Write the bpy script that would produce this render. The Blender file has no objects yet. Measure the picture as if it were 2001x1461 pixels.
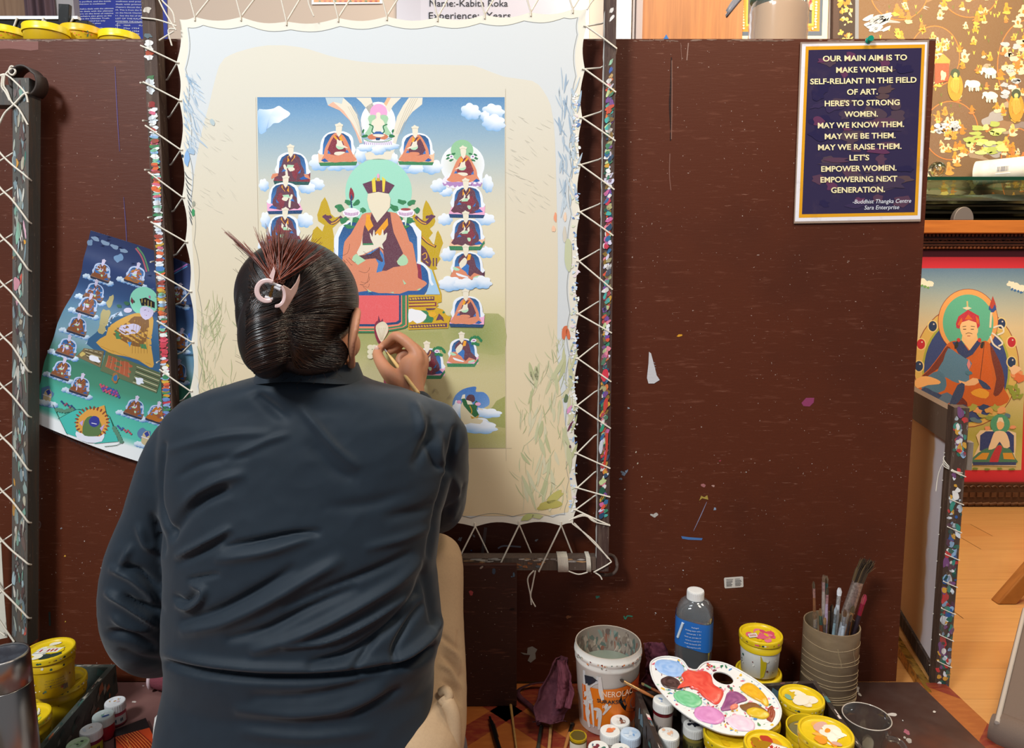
import bpy, bmesh, math, random
import numpy as np
from mathutils import Vector, Matrix, noise as mnoise
R = math.radians
sc = bpy.context.scene
COL = sc.collection
random.seed(7)
# ------------------------------------------------------------------ camera
W, H, F, TH, CZ = 2001.0, 1461.0, 1340.0, R(8.0), 0.88
cam_d = bpy.data.cameras.new('camera'); cam = bpy.data.objects.new('camera', cam_d); COL.objects.link(cam)
cam.location = (0, 0, CZ); cam.rotation_euler = (R(90) - TH, 0, 0)
cam_d.sensor_fit = 'HORIZONTAL'; cam_d.sensor_width = 36.0; cam_d.lens = 36.0 * F / W
cam_d.clip_start = 0.02; cam_d.clip_end = 50
sc.camera = cam
# ------------------------------------------------------------------ world, lamps, exposure
wd = bpy.data.worlds.new('room_ambient'); sc.world = wd; wd.use_nodes = True
bg = wd.node_tree.nodes['Background']; bg.inputs[0].default_value = (0.86, 0.90, 1.0, 1); bg.inputs[1].default_value = 0.20
def area(name, loc, aim, size, power, col, spread=180, size_y=None):
    d = bpy.data.lights.new(name, 'AREA'); d.energy = power; d.color = col; d.spread = R(spread)
    d.shape = 'RECTANGLE'; d.size = size; d.size_y = size_y or size
    o = bpy.data.objects.new(name, d); COL.objects.link(o); o.location = loc
    o.rotation_euler = (Vector(aim) - Vector(loc)).to_track_quat('-Z', 'Y').to_euler()
    return o
area('window_light', (-1.8, -1.2, 3.3), (-0.2, 1.4, 0.6), 0.7, 140, (0.92, 0.97, 1.0))
area('ceiling_lamp_cool', (-0.55, 0.72, 2.45), (-0.35, 1.4, 0.9), 0.45, 5.5, (0.94, 0.98, 1.0))
area('ceiling_lamp_warm', (0.85, 0.70, 2.30), (0.55, 1.35, 0.3), 0.45, 14, (1.0, 0.84, 0.64))
area('display_lamp', (1.65, 1.95, 2.35), (1.6, 2.85, 1.2), 0.5, 27, (1.0, 0.80, 0.52))
area('hall_lamp', (0.6, 2.1, 2.5), (0.2, 2.95, 1.6), 0.9, 14, (1.0, 0.93, 0.84))
area('floor_lamp_glow', (1.75, 1.6, 2.4), (1.6, 1.9, 0.0), 0.5, 17, (1.0, 0.82, 0.60))
vs = sc.view_settings
sc.display_settings.display_device = 'sRGB'
vs.view_transform = 'Standard'; vs.look = 'None'; vs.exposure = 0.03; vs.gamma = 1.0; vs.use_curve_mapping = False

# ------------------------------------------------------------------ measuring: a photo pixel's ray met with a real plane
CT, ST = math.cos(TH), math.sin(TH)
def ray(px, py):
    x = (px - W/2)/F; y = -(py - H/2)/F
    return Vector((x, CT + y*ST, -ST + y*CT))
def on_y(px, py, a, b=0.0):
    d = ray(px, py); t = (a + b*CZ)/(d.y - b*d.z)
    return Vector((0, 0, CZ)) + d*t
def on_z(px, py, z):
    d = ray(px, py); return Vector((0, 0, CZ)) + d*((z - CZ)/d.z)
def on_plane(px, py, p, n):
    d = ray(px, py); c = Vector((0, 0, CZ)); return c + d*((Vector(p) - c).dot(n)/d.dot(n))
def to_px(P):
    """numpy (n,3) world -> (n,2) photo pixels"""
    P = np.asarray(P, float); x = P[:, 0]; y = P[:, 1]; z = P[:, 2] - CZ
    dep = y*CT - z*ST; up = y*ST + z*CT
    return np.stack([W/2 + F*x/dep, H/2 - F*up/dep], 1)

# ------------------------------------------------------------------ colours, tags
def lin(c):
    if isinstance(c, str):
        c = c.lstrip('#'); c = ''.join(q*2 for q in c) if len(c) == 3 else c; c = [int(c[i:i+2], 16)/255 for i in (0, 2, 4)]
        c = [v/12.92 if v <= .04045 else ((v + .055)/1.055)**2.4 for v in c]
    return tuple(c[:3])
def mix(a, b, t):
    a, b = lin(a), lin(b); return tuple(a[i]*(1-t) + b[i]*t for i in range(3))
def tag(o, label=None, cat=None, group=None, kind=None):
    if label: o['label'] = label
    if cat: o['category'] = cat
    if group: o['group'] = group
    if kind: o['kind'] = kind
    return o
def empty(name, loc=(0, 0, 0), rz=0.0, label=None, cat=None, group=None):
    o = bpy.data.objects.new(name, None); COL.objects.link(o); o.location = loc; o.rotation_euler = (0, 0, rz)
    o.empty_display_size = .02
    return tag(o, label, cat, group)
def copy_tree(o, parent=None):
    c = o.copy(); COL.objects.link(c)
    if parent is not None: c.parent = parent
    for ch in list(o.children): copy_tree(ch, c)
    return c

# ------------------------------------------------------------------ materials
def mat(name, col=None, rough=.5, metal=0.0, spec=.5, n_scale=0, n_amt=0, n_col=None, n_stretch=(1, 1, 1), n_lo=.45, n_hi=.6, detail=4,
        bump=0, b_scale=60, b_stretch=(1, 1, 1), trans=0.0, ior=1.45, coat=0, sheen=0, sss=0, sss_r=None, emit=None, extra=None, alpha=1.0, aniso=0):
    """col None -> colour attribute 'Col'. A second colour n_col is mixed in through a stretched noise. extra = list of more such layers."""
    m = bpy.data.materials.new(name); m.use_nodes = True; nt = m.node_tree; N = nt.nodes; L = nt.links
    b = N['Principled BSDF']
    b.inputs['Roughness'].default_value = rough; b.inputs['Metallic'].default_value = metal
    b.inputs['Specular IOR Level'].default_value = spec; b.inputs['IOR'].default_value = ior
    b.inputs['Transmission Weight'].default_value = trans; b.inputs['Coat Weight'].default_value = coat; b.inputs['Alpha'].default_value = alpha
    b.inputs['Anisotropic'].default_value = aniso
    if sheen: b.inputs['Sheen Weight'].default_value = sheen
    if sss:
        b.inputs['Subsurface Weight'].default_value = sss; b.inputs['Subsurface Radius'].default_value = sss_r or (1, .3, .2); b.inputs['Subsurface Scale'].default_value = .006
    if col is None:
        a = N.new('ShaderNodeAttribute'); a.attribute_name = 'Col'; src = a.outputs['Color']
    else:
        a = N.new('ShaderNodeRGB'); a.outputs[0].default_value = (*lin(col), 1); src = a.outputs[0]
    tc = N.new('ShaderNodeTexCoord')
    def noise(scale, stretch, det):
        mp = N.new('ShaderNodeMapping'); mp.inputs['Scale'].default_value = stretch
        L.new(tc.outputs['Object'], mp.inputs['Vector'])
        n = N.new('ShaderNodeTexNoise'); n.inputs['Scale'].default_value = scale; n.inputs['Detail'].default_value = det; n.inputs['Roughness'].default_value = .62
        L.new(mp.outputs[0], n.inputs['Vector']); return n
    layers = list(extra or [])
    if n_amt: layers.insert(0, dict(col=n_col, scale=n_scale, amt=n_amt, stretch=n_stretch, lo=n_lo, hi=n_hi, detail=detail))
    for l in layers:
        n = noise(l['scale'], l.get('stretch', (1, 1, 1)), l.get('detail', 4))
        r = N.new('ShaderNodeMapRange'); r.inputs['From Min'].default_value = l.get('lo', .45); r.inputs['From Max'].default_value = l.get('hi', .6)
        r.inputs['To Max'].default_value = l['amt']; L.new(n.outputs['Fac'], r.inputs['Value'])
        mx = N.new('ShaderNodeMix'); mx.data_type = 'RGBA'
        L.new(r.outputs[0], mx.inputs['Factor']); L.new(src, mx.inputs['A']); mx.inputs['B'].default_value = (*lin(l['col']), 1)
        src = mx.outputs['Result']
    L.new(src, b.inputs['Base Color'])
    if bump:
        n = noise(b_scale, b_stretch, 6); bp = N.new('ShaderNodeBump'); bp.inputs['Strength'].default_value = bump; bp.inputs['Distance'].default_value = .002
        L.new(n.outputs['Fac'], bp.inputs['Height']); L.new(bp.outputs[0], b.inputs['Normal'])
    if emit:
        b.inputs['Emission Color'].default_value = (*lin(emit[0]), 1); b.inputs['Emission Strength'].default_value = emit[1]
    return m

def thin_glass(name, tint, refl=.12, rough=.03, haze=0.0):
    m = bpy.data.materials.new(name); m.use_nodes = True; nt = m.node_tree; N = nt.nodes; L = nt.links; N.clear()
    o = N.new('ShaderNodeOutputMaterial'); t = N.new('ShaderNodeBsdfTransparent'); t.inputs[0].default_value = (*lin(tint), 1)
    g = N.new('ShaderNodeBsdfGlossy'); g.inputs['Roughness'].default_value = rough
    f = N.new('ShaderNodeLayerWeight'); f.inputs['Blend'].default_value = refl; x = N.new('ShaderNodeMixShader')
    L.new(f.outputs['Facing'], x.inputs[0]); L.new(t.outputs[0], x.inputs[1]); L.new(g.outputs[0], x.inputs[2]); L.new(x.outputs[0], o.inputs[0])
    if haze:                                          # slightly milky wall: white mixed in to brighten it in place of reflections
        d = N.new('ShaderNodeBsdfDiffuse'); d.inputs[0].default_value = (.8, .8, .8, 1); y = N.new('ShaderNodeMixShader'); y.inputs[0].default_value = haze
        L.new(x.outputs[0], y.inputs[1]); L.new(d.outputs[0], y.inputs[2]); L.new(y.outputs[0], o.inputs[0])
    return m
def conform(o, maxlen, fn):
    bm = bmesh.new(); bm.from_mesh(o.data); bmesh.ops.triangulate(bm, faces=bm.faces[:])
    for _ in range(5):
        e = [q for q in bm.edges if q.calc_length() > maxlen]
        if not e: break
        bmesh.ops.subdivide_edges(bm, edges=e, cuts=1); bmesh.ops.triangulate(bm, faces=[q for q in bm.faces if len(q.verts) > 3])
    for v in bm.verts: v.co += fn(v.co)
    bm.to_mesh(o.data); bm.free()
# ------------------------------------------------------------------ mesh builder
def smooth_closed(pts, n=4):
    """Catmull-Rom through closed 2D/3D points"""
    m = len(pts); out = []
    for i in range(m):
        p0, p1, p2, p3 = (np.array(pts[(i+k-1) % m], float) for k in range(4))
        for j in range(n):
            t = j/n; out.append(tuple(.5*((2*p1) + (-p0+p2)*t + (2*p0-5*p1+4*p2-p3)*t*t + (-p0+3*p1-3*p2+p3)*t**3)))
    return out
def smooth_open(pts, n=6):
    m = len(pts); out = []
    P = [np.array(p, float) for p in pts]
    for i in range(m-1):
        p0 = P[max(i-1, 0)]; p1 = P[i]; p2 = P[i+1]; p3 = P[min(i+2, m-1)]
        for j in range(n):
            t = j/n; out.append(tuple(.5*((2*p1) + (-p0+p2)*t + (2*p0-5*p1+4*p2-p3)*t*t + (-p0+3*p1-3*p2+p3)*t**3)))
    out.append(tuple(P[-1])); return out
class MB:
    def __init__(s): s.v = []; s.f = []; s.c = []; s.sm = []; s.mi = []; s.cur = 0; s.auto = True
    def add(s, V, Fs, col=(.8, .8, .8), smooth=False):
        o = len(s.v); s.v += [tuple(p) for p in V]
        per = isinstance(col, list)
        cc = [lin(c) for c in col] if per else lin(col)
        for f in Fs:
            s.f.append([o+i for i in f]); s.sm.append(smooth); s.mi.append(s.cur)
            s.c.append([cc[i] for i in f] if per else cc)
        return s
    def box(s, lo, hi, col=(.8,)*3, M=None):
        x0, y0, z0 = lo; x1, y1, z1 = hi
        V = [Vector(p) for p in ((x0,y0,z0),(x1,y0,z0),(x1,y1,z0),(x0,y1,z0),(x0,y0,z1),(x1,y0,z1),(x1,y1,z1),(x0,y1,z1))]
        if M: V = [M @ p for p in V]
        return s.add(V, [(3,2,1,0),(4,5,6,7),(0,1,5,4),(1,2,6,5),(2,3,7,6),(3,0,4,7)], col)
    def hexa(s, b4, t4, col=(.8,)*3):
        return s.add(list(b4)+list(t4), [(3,2,1,0),(4,5,6,7),(0,1,5,4),(1,2,6,5),(2,3,7,6),(3,0,4,7)], col)
    def tube(s, pts, r, n=8, col=(.8,)*3, cap=True, smooth=True, flat=None):
        P = [Vector(p) for p in pts]; m = len(P); rr = r if hasattr(r, '__len__') else [r]*m
        V = []; u = None
        for i in range(m):
            t = (P[min(i+1, m-1)] - P[max(i-1, 0)]);
            if t.length < 1e-9: t = Vector((0, 0, 1))
            t.normalize()
            if u is None:
                u = t.orthogonal().normalized() if flat is None else (Vector(flat) - t*t.dot(Vector(flat))).normalized()
            else:
                u = (u - t*u.dot(t)); u = u.normalized() if u.length > 1e-6 else t.orthogonal().normalized()
            w = t.cross(u)
            for k in range(n):
                a = 2*math.pi*k/n; V.append(P[i] + (u*math.cos(a) + w*math.sin(a))*rr[i])
        Fs = [(i*n+k, i*n+(k+1) % n, (i+1)*n+(k+1) % n, (i+1)*n+k) for i in range(m-1) for k in range(n)]
        if cap: Fs += [tuple(range(n-1, -1, -1)), tuple((m-1)*n+k for k in range(n))]
        return s.add(V, Fs, col, smooth)
    def lathe(s, prof, c=(0, 0, 0), n=32, col=(.8,)*3, cap0=True, cap1=True, M=None, smooth=True, cols=None):
        V = []; Cc = []
        for i, (r, z) in enumerate(prof):
            for k in range(n):
                a = 2*math.pi*k/n; p = Vector((r*math.cos(a), r*math.sin(a), z))
                if M: p = M @ p
                V.append(p + Vector(c)); Cc.append(cols[i] if cols else col)
        m = len(prof)
        Fs = [(i*n+k, i*n+(k+1) % n, (i+1)*n+(k+1) % n, (i+1)*n+k) for i in range(m-1) for k in range(n)]
        if cap0: Fs.append(tuple(range(n-1, -1, -1)))
        if cap1: Fs.append(tuple((m-1)*n+k for k in range(n)))
        return s.add(V, Fs, Cc if cols else col, smooth)
    def grid(s, fn, nu, nv, col=(.8,)*3, smooth=True, colfn=None):
        V = []; C = []
        for j in range(nv+1):
            for i in range(nu+1):
                V.append(fn(i/nu, j/nv)); C.append(colfn(i/nu, j/nv) if colfn else col)
        w = nu+1
        Fs = [(j*w+i, j*w+i+1, (j+1)*w+i+1, (j+1)*w+i) for j in range(nv) for i in range(nu)]
        return s.add(V, Fs, C if colfn else col, smooth)
    def build(s, name, m, parent=None, bevel=0, angle=40, loc=None):
        me = bpy.data.meshes.new(name)
        V = np.array(s.v, float)
        if parent is not None and loc is None:
            mw = world_of(parent).inverted(); A = np.array(mw); V = V @ A[:3, :3].T + A[:3, 3]
        elif loc is not None: V = V - np.array(loc)
        me.from_pydata([tuple(p) for p in V], [], s.f); me.update()
        at = me.color_attributes.new('Col', 'FLOAT_COLOR', 'CORNER')
        buf = []
        for f, c in zip(s.f, s.c):
            if isinstance(c, list):
                for q in c: buf += [*q, 1.0]
            else: buf += [*c, 1.0]*len(f)
        at.data.foreach_set('color', buf)
        me.polygons.foreach_set('use_smooth', s.sm); me.polygons.foreach_set('material_index', s.mi)
        for q in (m if isinstance(m, (list, tuple)) else [m]): me.materials.append(q)
        if s.auto and any(s.sm): me.set_sharp_from_angle(angle=R(63))
        o = bpy.data.objects.new(name, me); COL.objects.link(o)
        if parent is not None: o.parent = parent
        elif loc is not None: o.location = loc
        if bevel:
            bv = o.modifiers.new('b', 'BEVEL'); bv.width = bevel; bv.segments = 2; bv.limit_method = 'ANGLE'; bv.angle_limit = R(angle)
        return o
def world_of(o):
    M = Matrix.LocRotScale(o.location, o.rotation_euler, o.scale)
    return world_of(o.parent) @ M if o.parent else M
# flat paint laid on a plane: polygons are given in photo pixels and met with that plane
class Art:
    def __init__(s, P, nrm, mb=None, step=.00005):
        s.P = P; s.n = Vector(nrm).normalized(); s.mb = mb or MB(); s.L = 0; s.step = step
    def pt(s, x, y): return s.P(x, y) + s.n*(s.L*s.step)
    def poly(s, pts, col, sm=0, up=1):
        s.L += up
        if sm: pts = smooth_closed(pts, sm)
        V = [s.pt(x, y) for x, y in pts]
        s.mb.add(V, [tuple(range(len(V)))], col)
    def fan(s, c, pts, cc, cf, sm=3):
        """polygon round centre c, colour cc there and cf(x,y) on the rim"""
        s.L += 1
        if sm: pts = smooth_closed(pts, sm)
        V = [s.pt(*c)] + [s.pt(x, y) for x, y in pts]; n = len(pts)
        C = [lin(cc)] + [lin(cf(x, y)) for x, y in pts]
        s.mb.add(V, [(0, 1+i, 1+(i+1) % n) for i in range(n)], C)
    def rect(s, x0, y0, x1, y1, col): s.poly([(x0, y0), (x1, y0), (x1, y1), (x0, y1)], col)
    def ell(s, x, y, rx, ry, col, n=24, a=0):
        ca, sa = math.cos(a), math.sin(a)
        s.poly([(x + rx*math.cos(t)*ca - ry*math.sin(t)*sa, y + rx*math.cos(t)*sa + ry*math.sin(t)*ca) for t in (2*math.pi*i/n for i in range(n))], col)
    def line(s, pts, w, col, sm=4, taper=0):
        s.L += 1
        p = smooth_open(pts, sm) if sm and len(pts) > 2 else pts
        a, b = [], []; m = len(p)
        for i in range(m):
            tx = p[min(i+1, m-1)][0]-p[max(i-1, 0)][0]; ty = p[min(i+1, m-1)][1]-p[max(i-1, 0)][1]; l = math.hypot(tx, ty) or 1
            ww = w/2*(1 - taper*abs(2*i/(m-1)-1)**1.5) if m > 1 else w/2
            a.append((p[i][0]-ty/l*ww, p[i][1]+tx/l*ww)); b.append((p[i][0]+ty/l*ww, p[i][1]-tx/l*ww))
        V = [s.pt(*q) for q in a] + [s.pt(*q) for q in b]
        s.mb.add(V, [(i, i+1, m+i+1, m+i) for i in range(m-1)], col)
    def blob(s, x, y, rx, ry, col, a=0, jag=.25, n=11, rnd=random):
        ca, sa = math.cos(a), math.sin(a); pts = []
        for i in range(n):
            t = 2*math.pi*i/n; k = 1 + rnd.uniform(-jag, jag)
            u, v = rx*math.cos(t)*k, ry*math.sin(t)*k; pts.append((x+u*ca-v*sa, y+u*sa+v*ca))
        s.poly(pts, col, 2)
def text_mesh(name, body, size, mtl, M, parent, align='CENTER', offset=0.0, shear=0.0, ext=.0002, width=1.0):
    cu = bpy.data.curves.new(name, 'FONT'); cu.body = body; cu.size = size; cu.align_x = align; cu.offset = offset*size; cu.shear = shear; cu.extrude = ext; cu.resolution_u = 3
    cu.space_character = width
    t = bpy.data.objects.new(name, cu); COL.objects.link(t)
    dg = bpy.context.evaluated_depsgraph_get(); me = bpy.data.meshes.new_from_object(t.evaluated_get(dg))
    bpy.data.objects.remove(t); me.transform(M)
    if parent is not None: me.transform(world_of(parent).inverted())
    me.materials.clear(); me.materials.append(mtl)
    o = bpy.data.objects.new(name, me); COL.objects.link(o)
    if parent is not None: o.parent = parent
    return o
def text_px(name, body, P, nrm, cx, base, cap_px, mtl, parent, width_px=None, **k):
    """text whose baseline centre is at pixel (cx,base), cap height cap_px, on the plane P"""
    o = P(cx, base); ux = (P(cx+10, base) - o); uy = (P(cx, base-10) - o); n = Vector(nrm).normalized()
    sx = ux.length/10; sy = uy.length/10; ux = ux.normalized(); uy = uy.normalized()
    M = Matrix(((ux.x*sx, uy.x*sy, n.x, o.x), (ux.y*sx, uy.y*sy, n.y, o.y), (ux.z*sx, uy.z*sy, n.z, o.z), (0, 0, 0, 1)))
    ob = text_mesh(name, body, cap_px/.729, mtl, M if not width_px else Matrix.Identity(4), parent if not width_px else None, **k)
    if width_px:
        xs = [v.co.x for v in ob.data.vertices]; s = width_px/max(1e-6, max(xs)-min(xs)); mid = (max(xs)+min(xs))/2
        ob.data.transform(M @ Matrix.Diagonal((s, 1, 1, 1)) @ Matrix.Translation((-mid, 0, 0)))
        if parent is not None: ob.data.transform(world_of(parent).inverted()); ob.parent = parent
    return ob
# ================================================================== materials shared
M_paint = mat('painted_surface', None, rough=.75, spec=.25, n_scale=900, n_amt=.06, n_col='#ffffff', bump=.05, b_scale=1500)
M_print = mat('printed_gloss', None, rough=.35, spec=.4)
M_plastic = mat('coloured_plastic', None, rough=.32, spec=.5, n_scale=40, n_amt=.12, n_col='#6b5a10', n_lo=.52, n_hi=.75)
M_wet = mat('thick_paint', None, rough=.28, spec=.5, bump=.25, b_scale=90)
M_cord = mat('cotton_cord', '#e6dccb', rough=.85, bump=.5, b_scale=900)
M_white = mat('white_plastic', '#e9e7e2', rough=.35)
M_text_cream = mat('cream_ink', '#f3e6b4', rough=.6)
M_text_dark = mat('dark_ink', '#26262a', rough=.7)
M_text_white = mat('white_ink', '#e9ecf6', rough=.6)
M_text_red = mat('red_ink', '#b81f22', rough=.6)
M_black = mat('black_plastic', '#0c0c0e', rough=.3)
M_steel = mat('brushed_steel', '#b9b2ab', rough=.28, metal=1.0, bump=.15, b_scale=60, b_stretch=(1, 1, .02), aniso=.5)
M_brass = mat('brass', '#b58b4a', rough=.3, metal=1.0)

# ================================================================== floor, walls of the hall
FZ = -.03
floor = MB()
rnd = random.Random(3)
y = .55; k = 0
while y < 3.2:                                   # laminate boards running across
    x = -2.6 + (k % 3)*.37
    while x < 3.0:
        c = mix('#d09a5c', '#bd8244', rnd.random()*.7)
        floor.add([(x, y, FZ), (x+.86, y, FZ), (x+.86, y+.1185, FZ), (x, y+.1185, FZ)], [(0, 1, 2, 3)], c)
        x += .862
    y += .119; k += 1
floor.box((-2.7, .5, FZ-.05), (3.1, 3.3, FZ-.0015), '#6b4320')
M_lam = mat('laminate_oak', None, rough=.33, n_scale=7, n_amt=.35, n_col='#b0733a', n_stretch=(.6, 14, 1), n_lo=.42, n_hi=.7, coat=.15)
tag(floor.build('floor', M_lam), kind='structure')
M_wall = mat('beige_wall', '#d5c0ad', rough=.85, bump=.05, b_scale=300)
wb = MB(); wb.box((-2.7, 2.92, FZ), (3.1, 3.02, 2.9), '#d2b9a4')
tag(wb.build('wall_back', M_wall), kind='structure')
M_door = mat('door_veneer', '#a8692f', rough=.4, n_scale=4, n_amt=.6, n_col='#7b4618', n_stretch=(16, 1, .7), n_lo=.4, n_hi=.7)
M_doorl = mat('old_door_veneer', '#96755a', rough=.5, n_scale=4, n_amt=.6, n_col='#6d4c38', n_stretch=(14, 1, .6), n_lo=.4, n_hi=.7)
M_frame = mat('grey_white_frame', None, rough=.5)
YB = 2.92
def wallrect(name, x0, x1, m, dy, col='#cccccc', y=YB, z0=FZ, z1=2.85):
    a = on_y(x0, 40, y-dy).x; b = on_y(x1, 40, y-dy).x
    q = MB(); q.box((a, y-dy, z0), (b, y-.0005, z1), col); return q.build(name, m, bevel=.002)
tag(wallrect('door_1', 1250, 1452, M_door, .02), kind='structure')
fr = MB()
for a, b, c, dy in ((1196, 1234, '#e6dcd4', .05), (1236, 1241, '#a69c98', .035), (1243, 1256, '#a2918c', .045)):
    xa = on_y(a, 40, YB-dy).x; xb = on_y(b, 40, YB-dy).x; fr.box((xa, YB-dy, FZ), (xb, YB-.0005, 2.85), c)
tag(fr.build('trim_1', M_frame, bevel=.003), kind='structure')
tag(wallrect('door_2', -60, 52, M_doorl, .02), kind='structure')
tag(wallrect('trim_2', 100, 146, mat('grey_jamb', '#a9a3a3', rough=.6), .045), kind='structure')
# dark curtain between the old door and the jamb
cu = MB()
xa = on_y(46, 40, 2.85).x; xb = on_y(104, 40, 2.85).x
cu.grid(lambda u, v: (xa+(xb-xa)*u, 2.86 + .012*math.sin(u*22) + .004*math.sin(u*51+v*3), FZ+.02 + v*2.7), 60, 12, '#5a454a')
oc = cu.build('curtain', mat('plum_curtain', '#604a50', rough=.9, bump=.2, b_scale=400)); sl = oc.modifiers.new('s', 'SOLIDIFY'); sl.thickness = .003
tag(oc, 'dark plum curtain hanging beside the grey-brown door behind the board', 'curtain')
# linoleum sheet with a parquet print, lying on the floor
lino = MB(); LZ = -.006
lino.box((-1.3, .62, FZ+.0004), (.955, 1.405, LZ-.0006), '#6e3b20')
rr = random.Random(5); T = .26
def quadL(p, c): lino.add([(x, y, LZ) for x, y in p], [tuple(range(len(p)))], c)
X0, X1, Y0, Y1 = -1.3, .955, .62, 1.405
def clip(poly):
    for ax, lim, sg in ((0, X0, 1), (0, X1, -1), (1, Y0, 1), (1, Y1, -1)):
        out = []
        for i in range(len(poly)):
            a, b = poly[i], poly[(i+1) % len(poly)]; da, db = sg*(a[ax]-lim), sg*(b[ax]-lim)
            if da >= 0: out.append(a)
            if (da >= 0) != (db >= 0):
                t = da/(da-db); out.append((a[0]+(b[0]-a[0])*t, a[1]+(b[1]-a[1])*t))
        poly = out
        if len(poly) < 3: return []
    return poly
for i in range(-8, 7):
    for j in range(2, 9):
        cx, cy = i*T-.012, j*T+.005; h = T/2
        w1 = [mix('#b0662f', '#8f4c22', rr.random()) for _ in range(4)]
        for q, (sx, sy) in enumerate(((1, 0), (0, 1), (-1, 0), (0, -1))):
            px_, py_ = -sy, sx
            p = [(cx, cy), (cx+(sx+px_)*h, cy+(sy+py_)*h), (cx+(sx-px_)*h, cy+(sy-py_)*h)]
            p = clip(p)
            if p: quadL(p, w1[q])
        for sgx in (1, -1):                       # two crossing dark red bands
            b = .034
            p = [(cx-h, cy-sgx*h+(b if sgx > 0 else -b)), (cx-h, cy-sgx*h), (cx-h+b, cy-sgx*h), (cx+h, cy+sgx*(h-b)), (cx+h, cy+sgx*h), (cx+h-b, cy+sgx*h)]
            p = clip(p)
            if p:
                lino.add([(x, y, LZ+.0002) for x, y in p], [tuple(range(len(p)))], '#7a2b20')
M_lino = mat('linoleum_print', None, rough=.38, n_scale=9, n_amt=.3, n_col='#c27a3a', n_stretch=(3, 12, 1), n_lo=.45, n_hi=.7)
tag(lino.build('linoleum_sheet', M_lino), 'linoleum sheet with dark red and orange parquet print under the paint pots', 'flooring', kind='structure')
# two thin brown boards lying on the sheet
M_dust = mat('dusty_brown_board', None, rough=.55, n_scale=5, n_amt=.5, n_col='#8d6a60', n_lo=.42, n_hi=.72, bump=.1, b_scale=80)
M_dark = mat('dark_brown_board', None, rough=.42, n_scale=7, n_amt=.55, n_col='#55453f', n_lo=.45, n_hi=.7, extra=[dict(col='#6b3620', scale=4, amt=.5, lo=.5, hi=.7)])
b1 = MB(); b1.box((-1.28, .8, LZ+.0004), (-.565, 1.398, 0), '#6e4844')
AL = Art(lambda x, y: on_z(x, y, 0.0), (0, 0, 1), b1, .0001); AL.L = 3
AL.blob(262, 1371, 5, 2, '#cfc2b8'); AL.blob(222, 1343, 3, 5, '#b7a6a2'); AL.blob(280, 1340, 2, 1, '#c6b6b0')
tag(b1.build('floor_board', M_dust), 'dusty maroon plywood sheet under the yellow paint stack', 'board')
b2 = MB(); c3 = [on_z(1795, 1334, 0), on_z(1902, 1461, 0)]
b2.hexa([(.24, .8, LZ+.0004), (c3[1].x+.03, .8, LZ+.0004), (c3[0].x, 1.398, LZ+.0004), (.30, 1.398, LZ+.0004)], [(.24, .8, 0), (c3[1].x+.03, .8, 0), (c3[0].x, 1.398, 0), (.30, 1.398, 0)], '#3c231c')
AR = Art(lambda x, y: on_z(x, y, 0.0), (0, 0, 1), b2, .0001); AR.L = 3
for a in ((1744, 1396, 11, 3, '#d8cfc6'), (1772, 1430, 7, 4, '#c06a80'), (1776, 1447, 6, 4, '#b9b5ae'), (1768, 1441, 3, 2, '#b9b5ae'), (1674, 1348, 5, 6, '#cfc8bf'), (1680, 1357, 5, 2, '#cfc8bf'), (1826, 1391, 3, 2, '#c9c0b8'), (1764, 1408, 1.5, 1, '#ddd')): AR.blob(*a, a=random.random())
tag(b2.build('floor_board', M_dark), 'dark brown plywood sheet with paint flecks under the glass mug', 'board')
# ================================================================== the brown board everything leans on
BA, BB = 1.40, .045
BN = Vector((0, -1, BB)).normalized()
def BD(x, y): return on_y(x, y, BA, BB)
M_board = mat('brown_painted_plywood', None, rough=.5, spec=.35, n_scale=36, n_amt=.42, n_col='#85523f', n_stretch=(.5, 1, 3.6), n_lo=.58, n_hi=.74, detail=10,
              extra=[dict(col='#a87a66', scale=70, amt=.5, lo=.65, hi=.72, stretch=(.5, 1, 5), detail=6), dict(col='#c9b4a8', scale=210, amt=.55, lo=.765, hi=.79, detail=1), dict(col='#220e09', scale=2.2, amt=.35, lo=.5, hi=.75)], bump=.12, b_scale=70, b_stretch=(.5, 1, 4))
zt = BD(1000, 76).z
def bp(x, z): return Vector((x, BA+BB*z, z))
bdm = MB()
xl, xr0, xr1 = -1.32, BD(1751, 1330).x, BD(1829, 80).x
f4 = [bp(xl, 0.0005), bp(xr0, 0.0005), bp(xr1, zt), bp(xl, zt)]; bk = [p + Vector((0, .018, 0)) for p in f4]
bdm.add(f4+bk, [(0, 1, 2, 3), (7, 6, 5, 4), (1, 5, 6, 2), (2, 6, 7, 3), (3, 7, 4, 0), (4, 5, 1, 0)], '#562612')
A = Art(BD, BN, bdm, .00008); A.L = 2
A.poly([(-30, 78), (75, 78), (75, 97), (60, 99), (20, 95), (-30, 97)], '#7d4e45')
for i in range(160):                              # bare, sanded upper edge
    x = random.uniform(-20, 1825); w = random.uniform(3, 16); A.L = 3
    A.blob(x, random.uniform(77.5, 80.5), w, 1.0, '#8d7061', 0, .4, 8)
A.L = 3                                           # crack and drips, dabs of paint
A.line([(1312, 112), (1311, 160), (1309, 205), (1311, 250), (1310, 275)], 4, '#25100b', taper=.5)
A.line([(1313, 118), (1313, 200), (1312, 272)], 1.5, '#8a6355'); A.line([(1309, 300), (1308, 340), (1311, 372)], 1.6, '#80584b')
A.line([(1345, 84), (1342, 118)], 2, '#98776a'); A.line([(1330, 84), (1332, 118)], 1.2, '#7d5548')
A.line([(225, 130), (229, 215), (234, 296)], 1.8, '#5a4574', taper=.5); A.line([(242, 385), (247, 455), (250, 540)], 1.8, '#584673', taper=.5)
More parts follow.
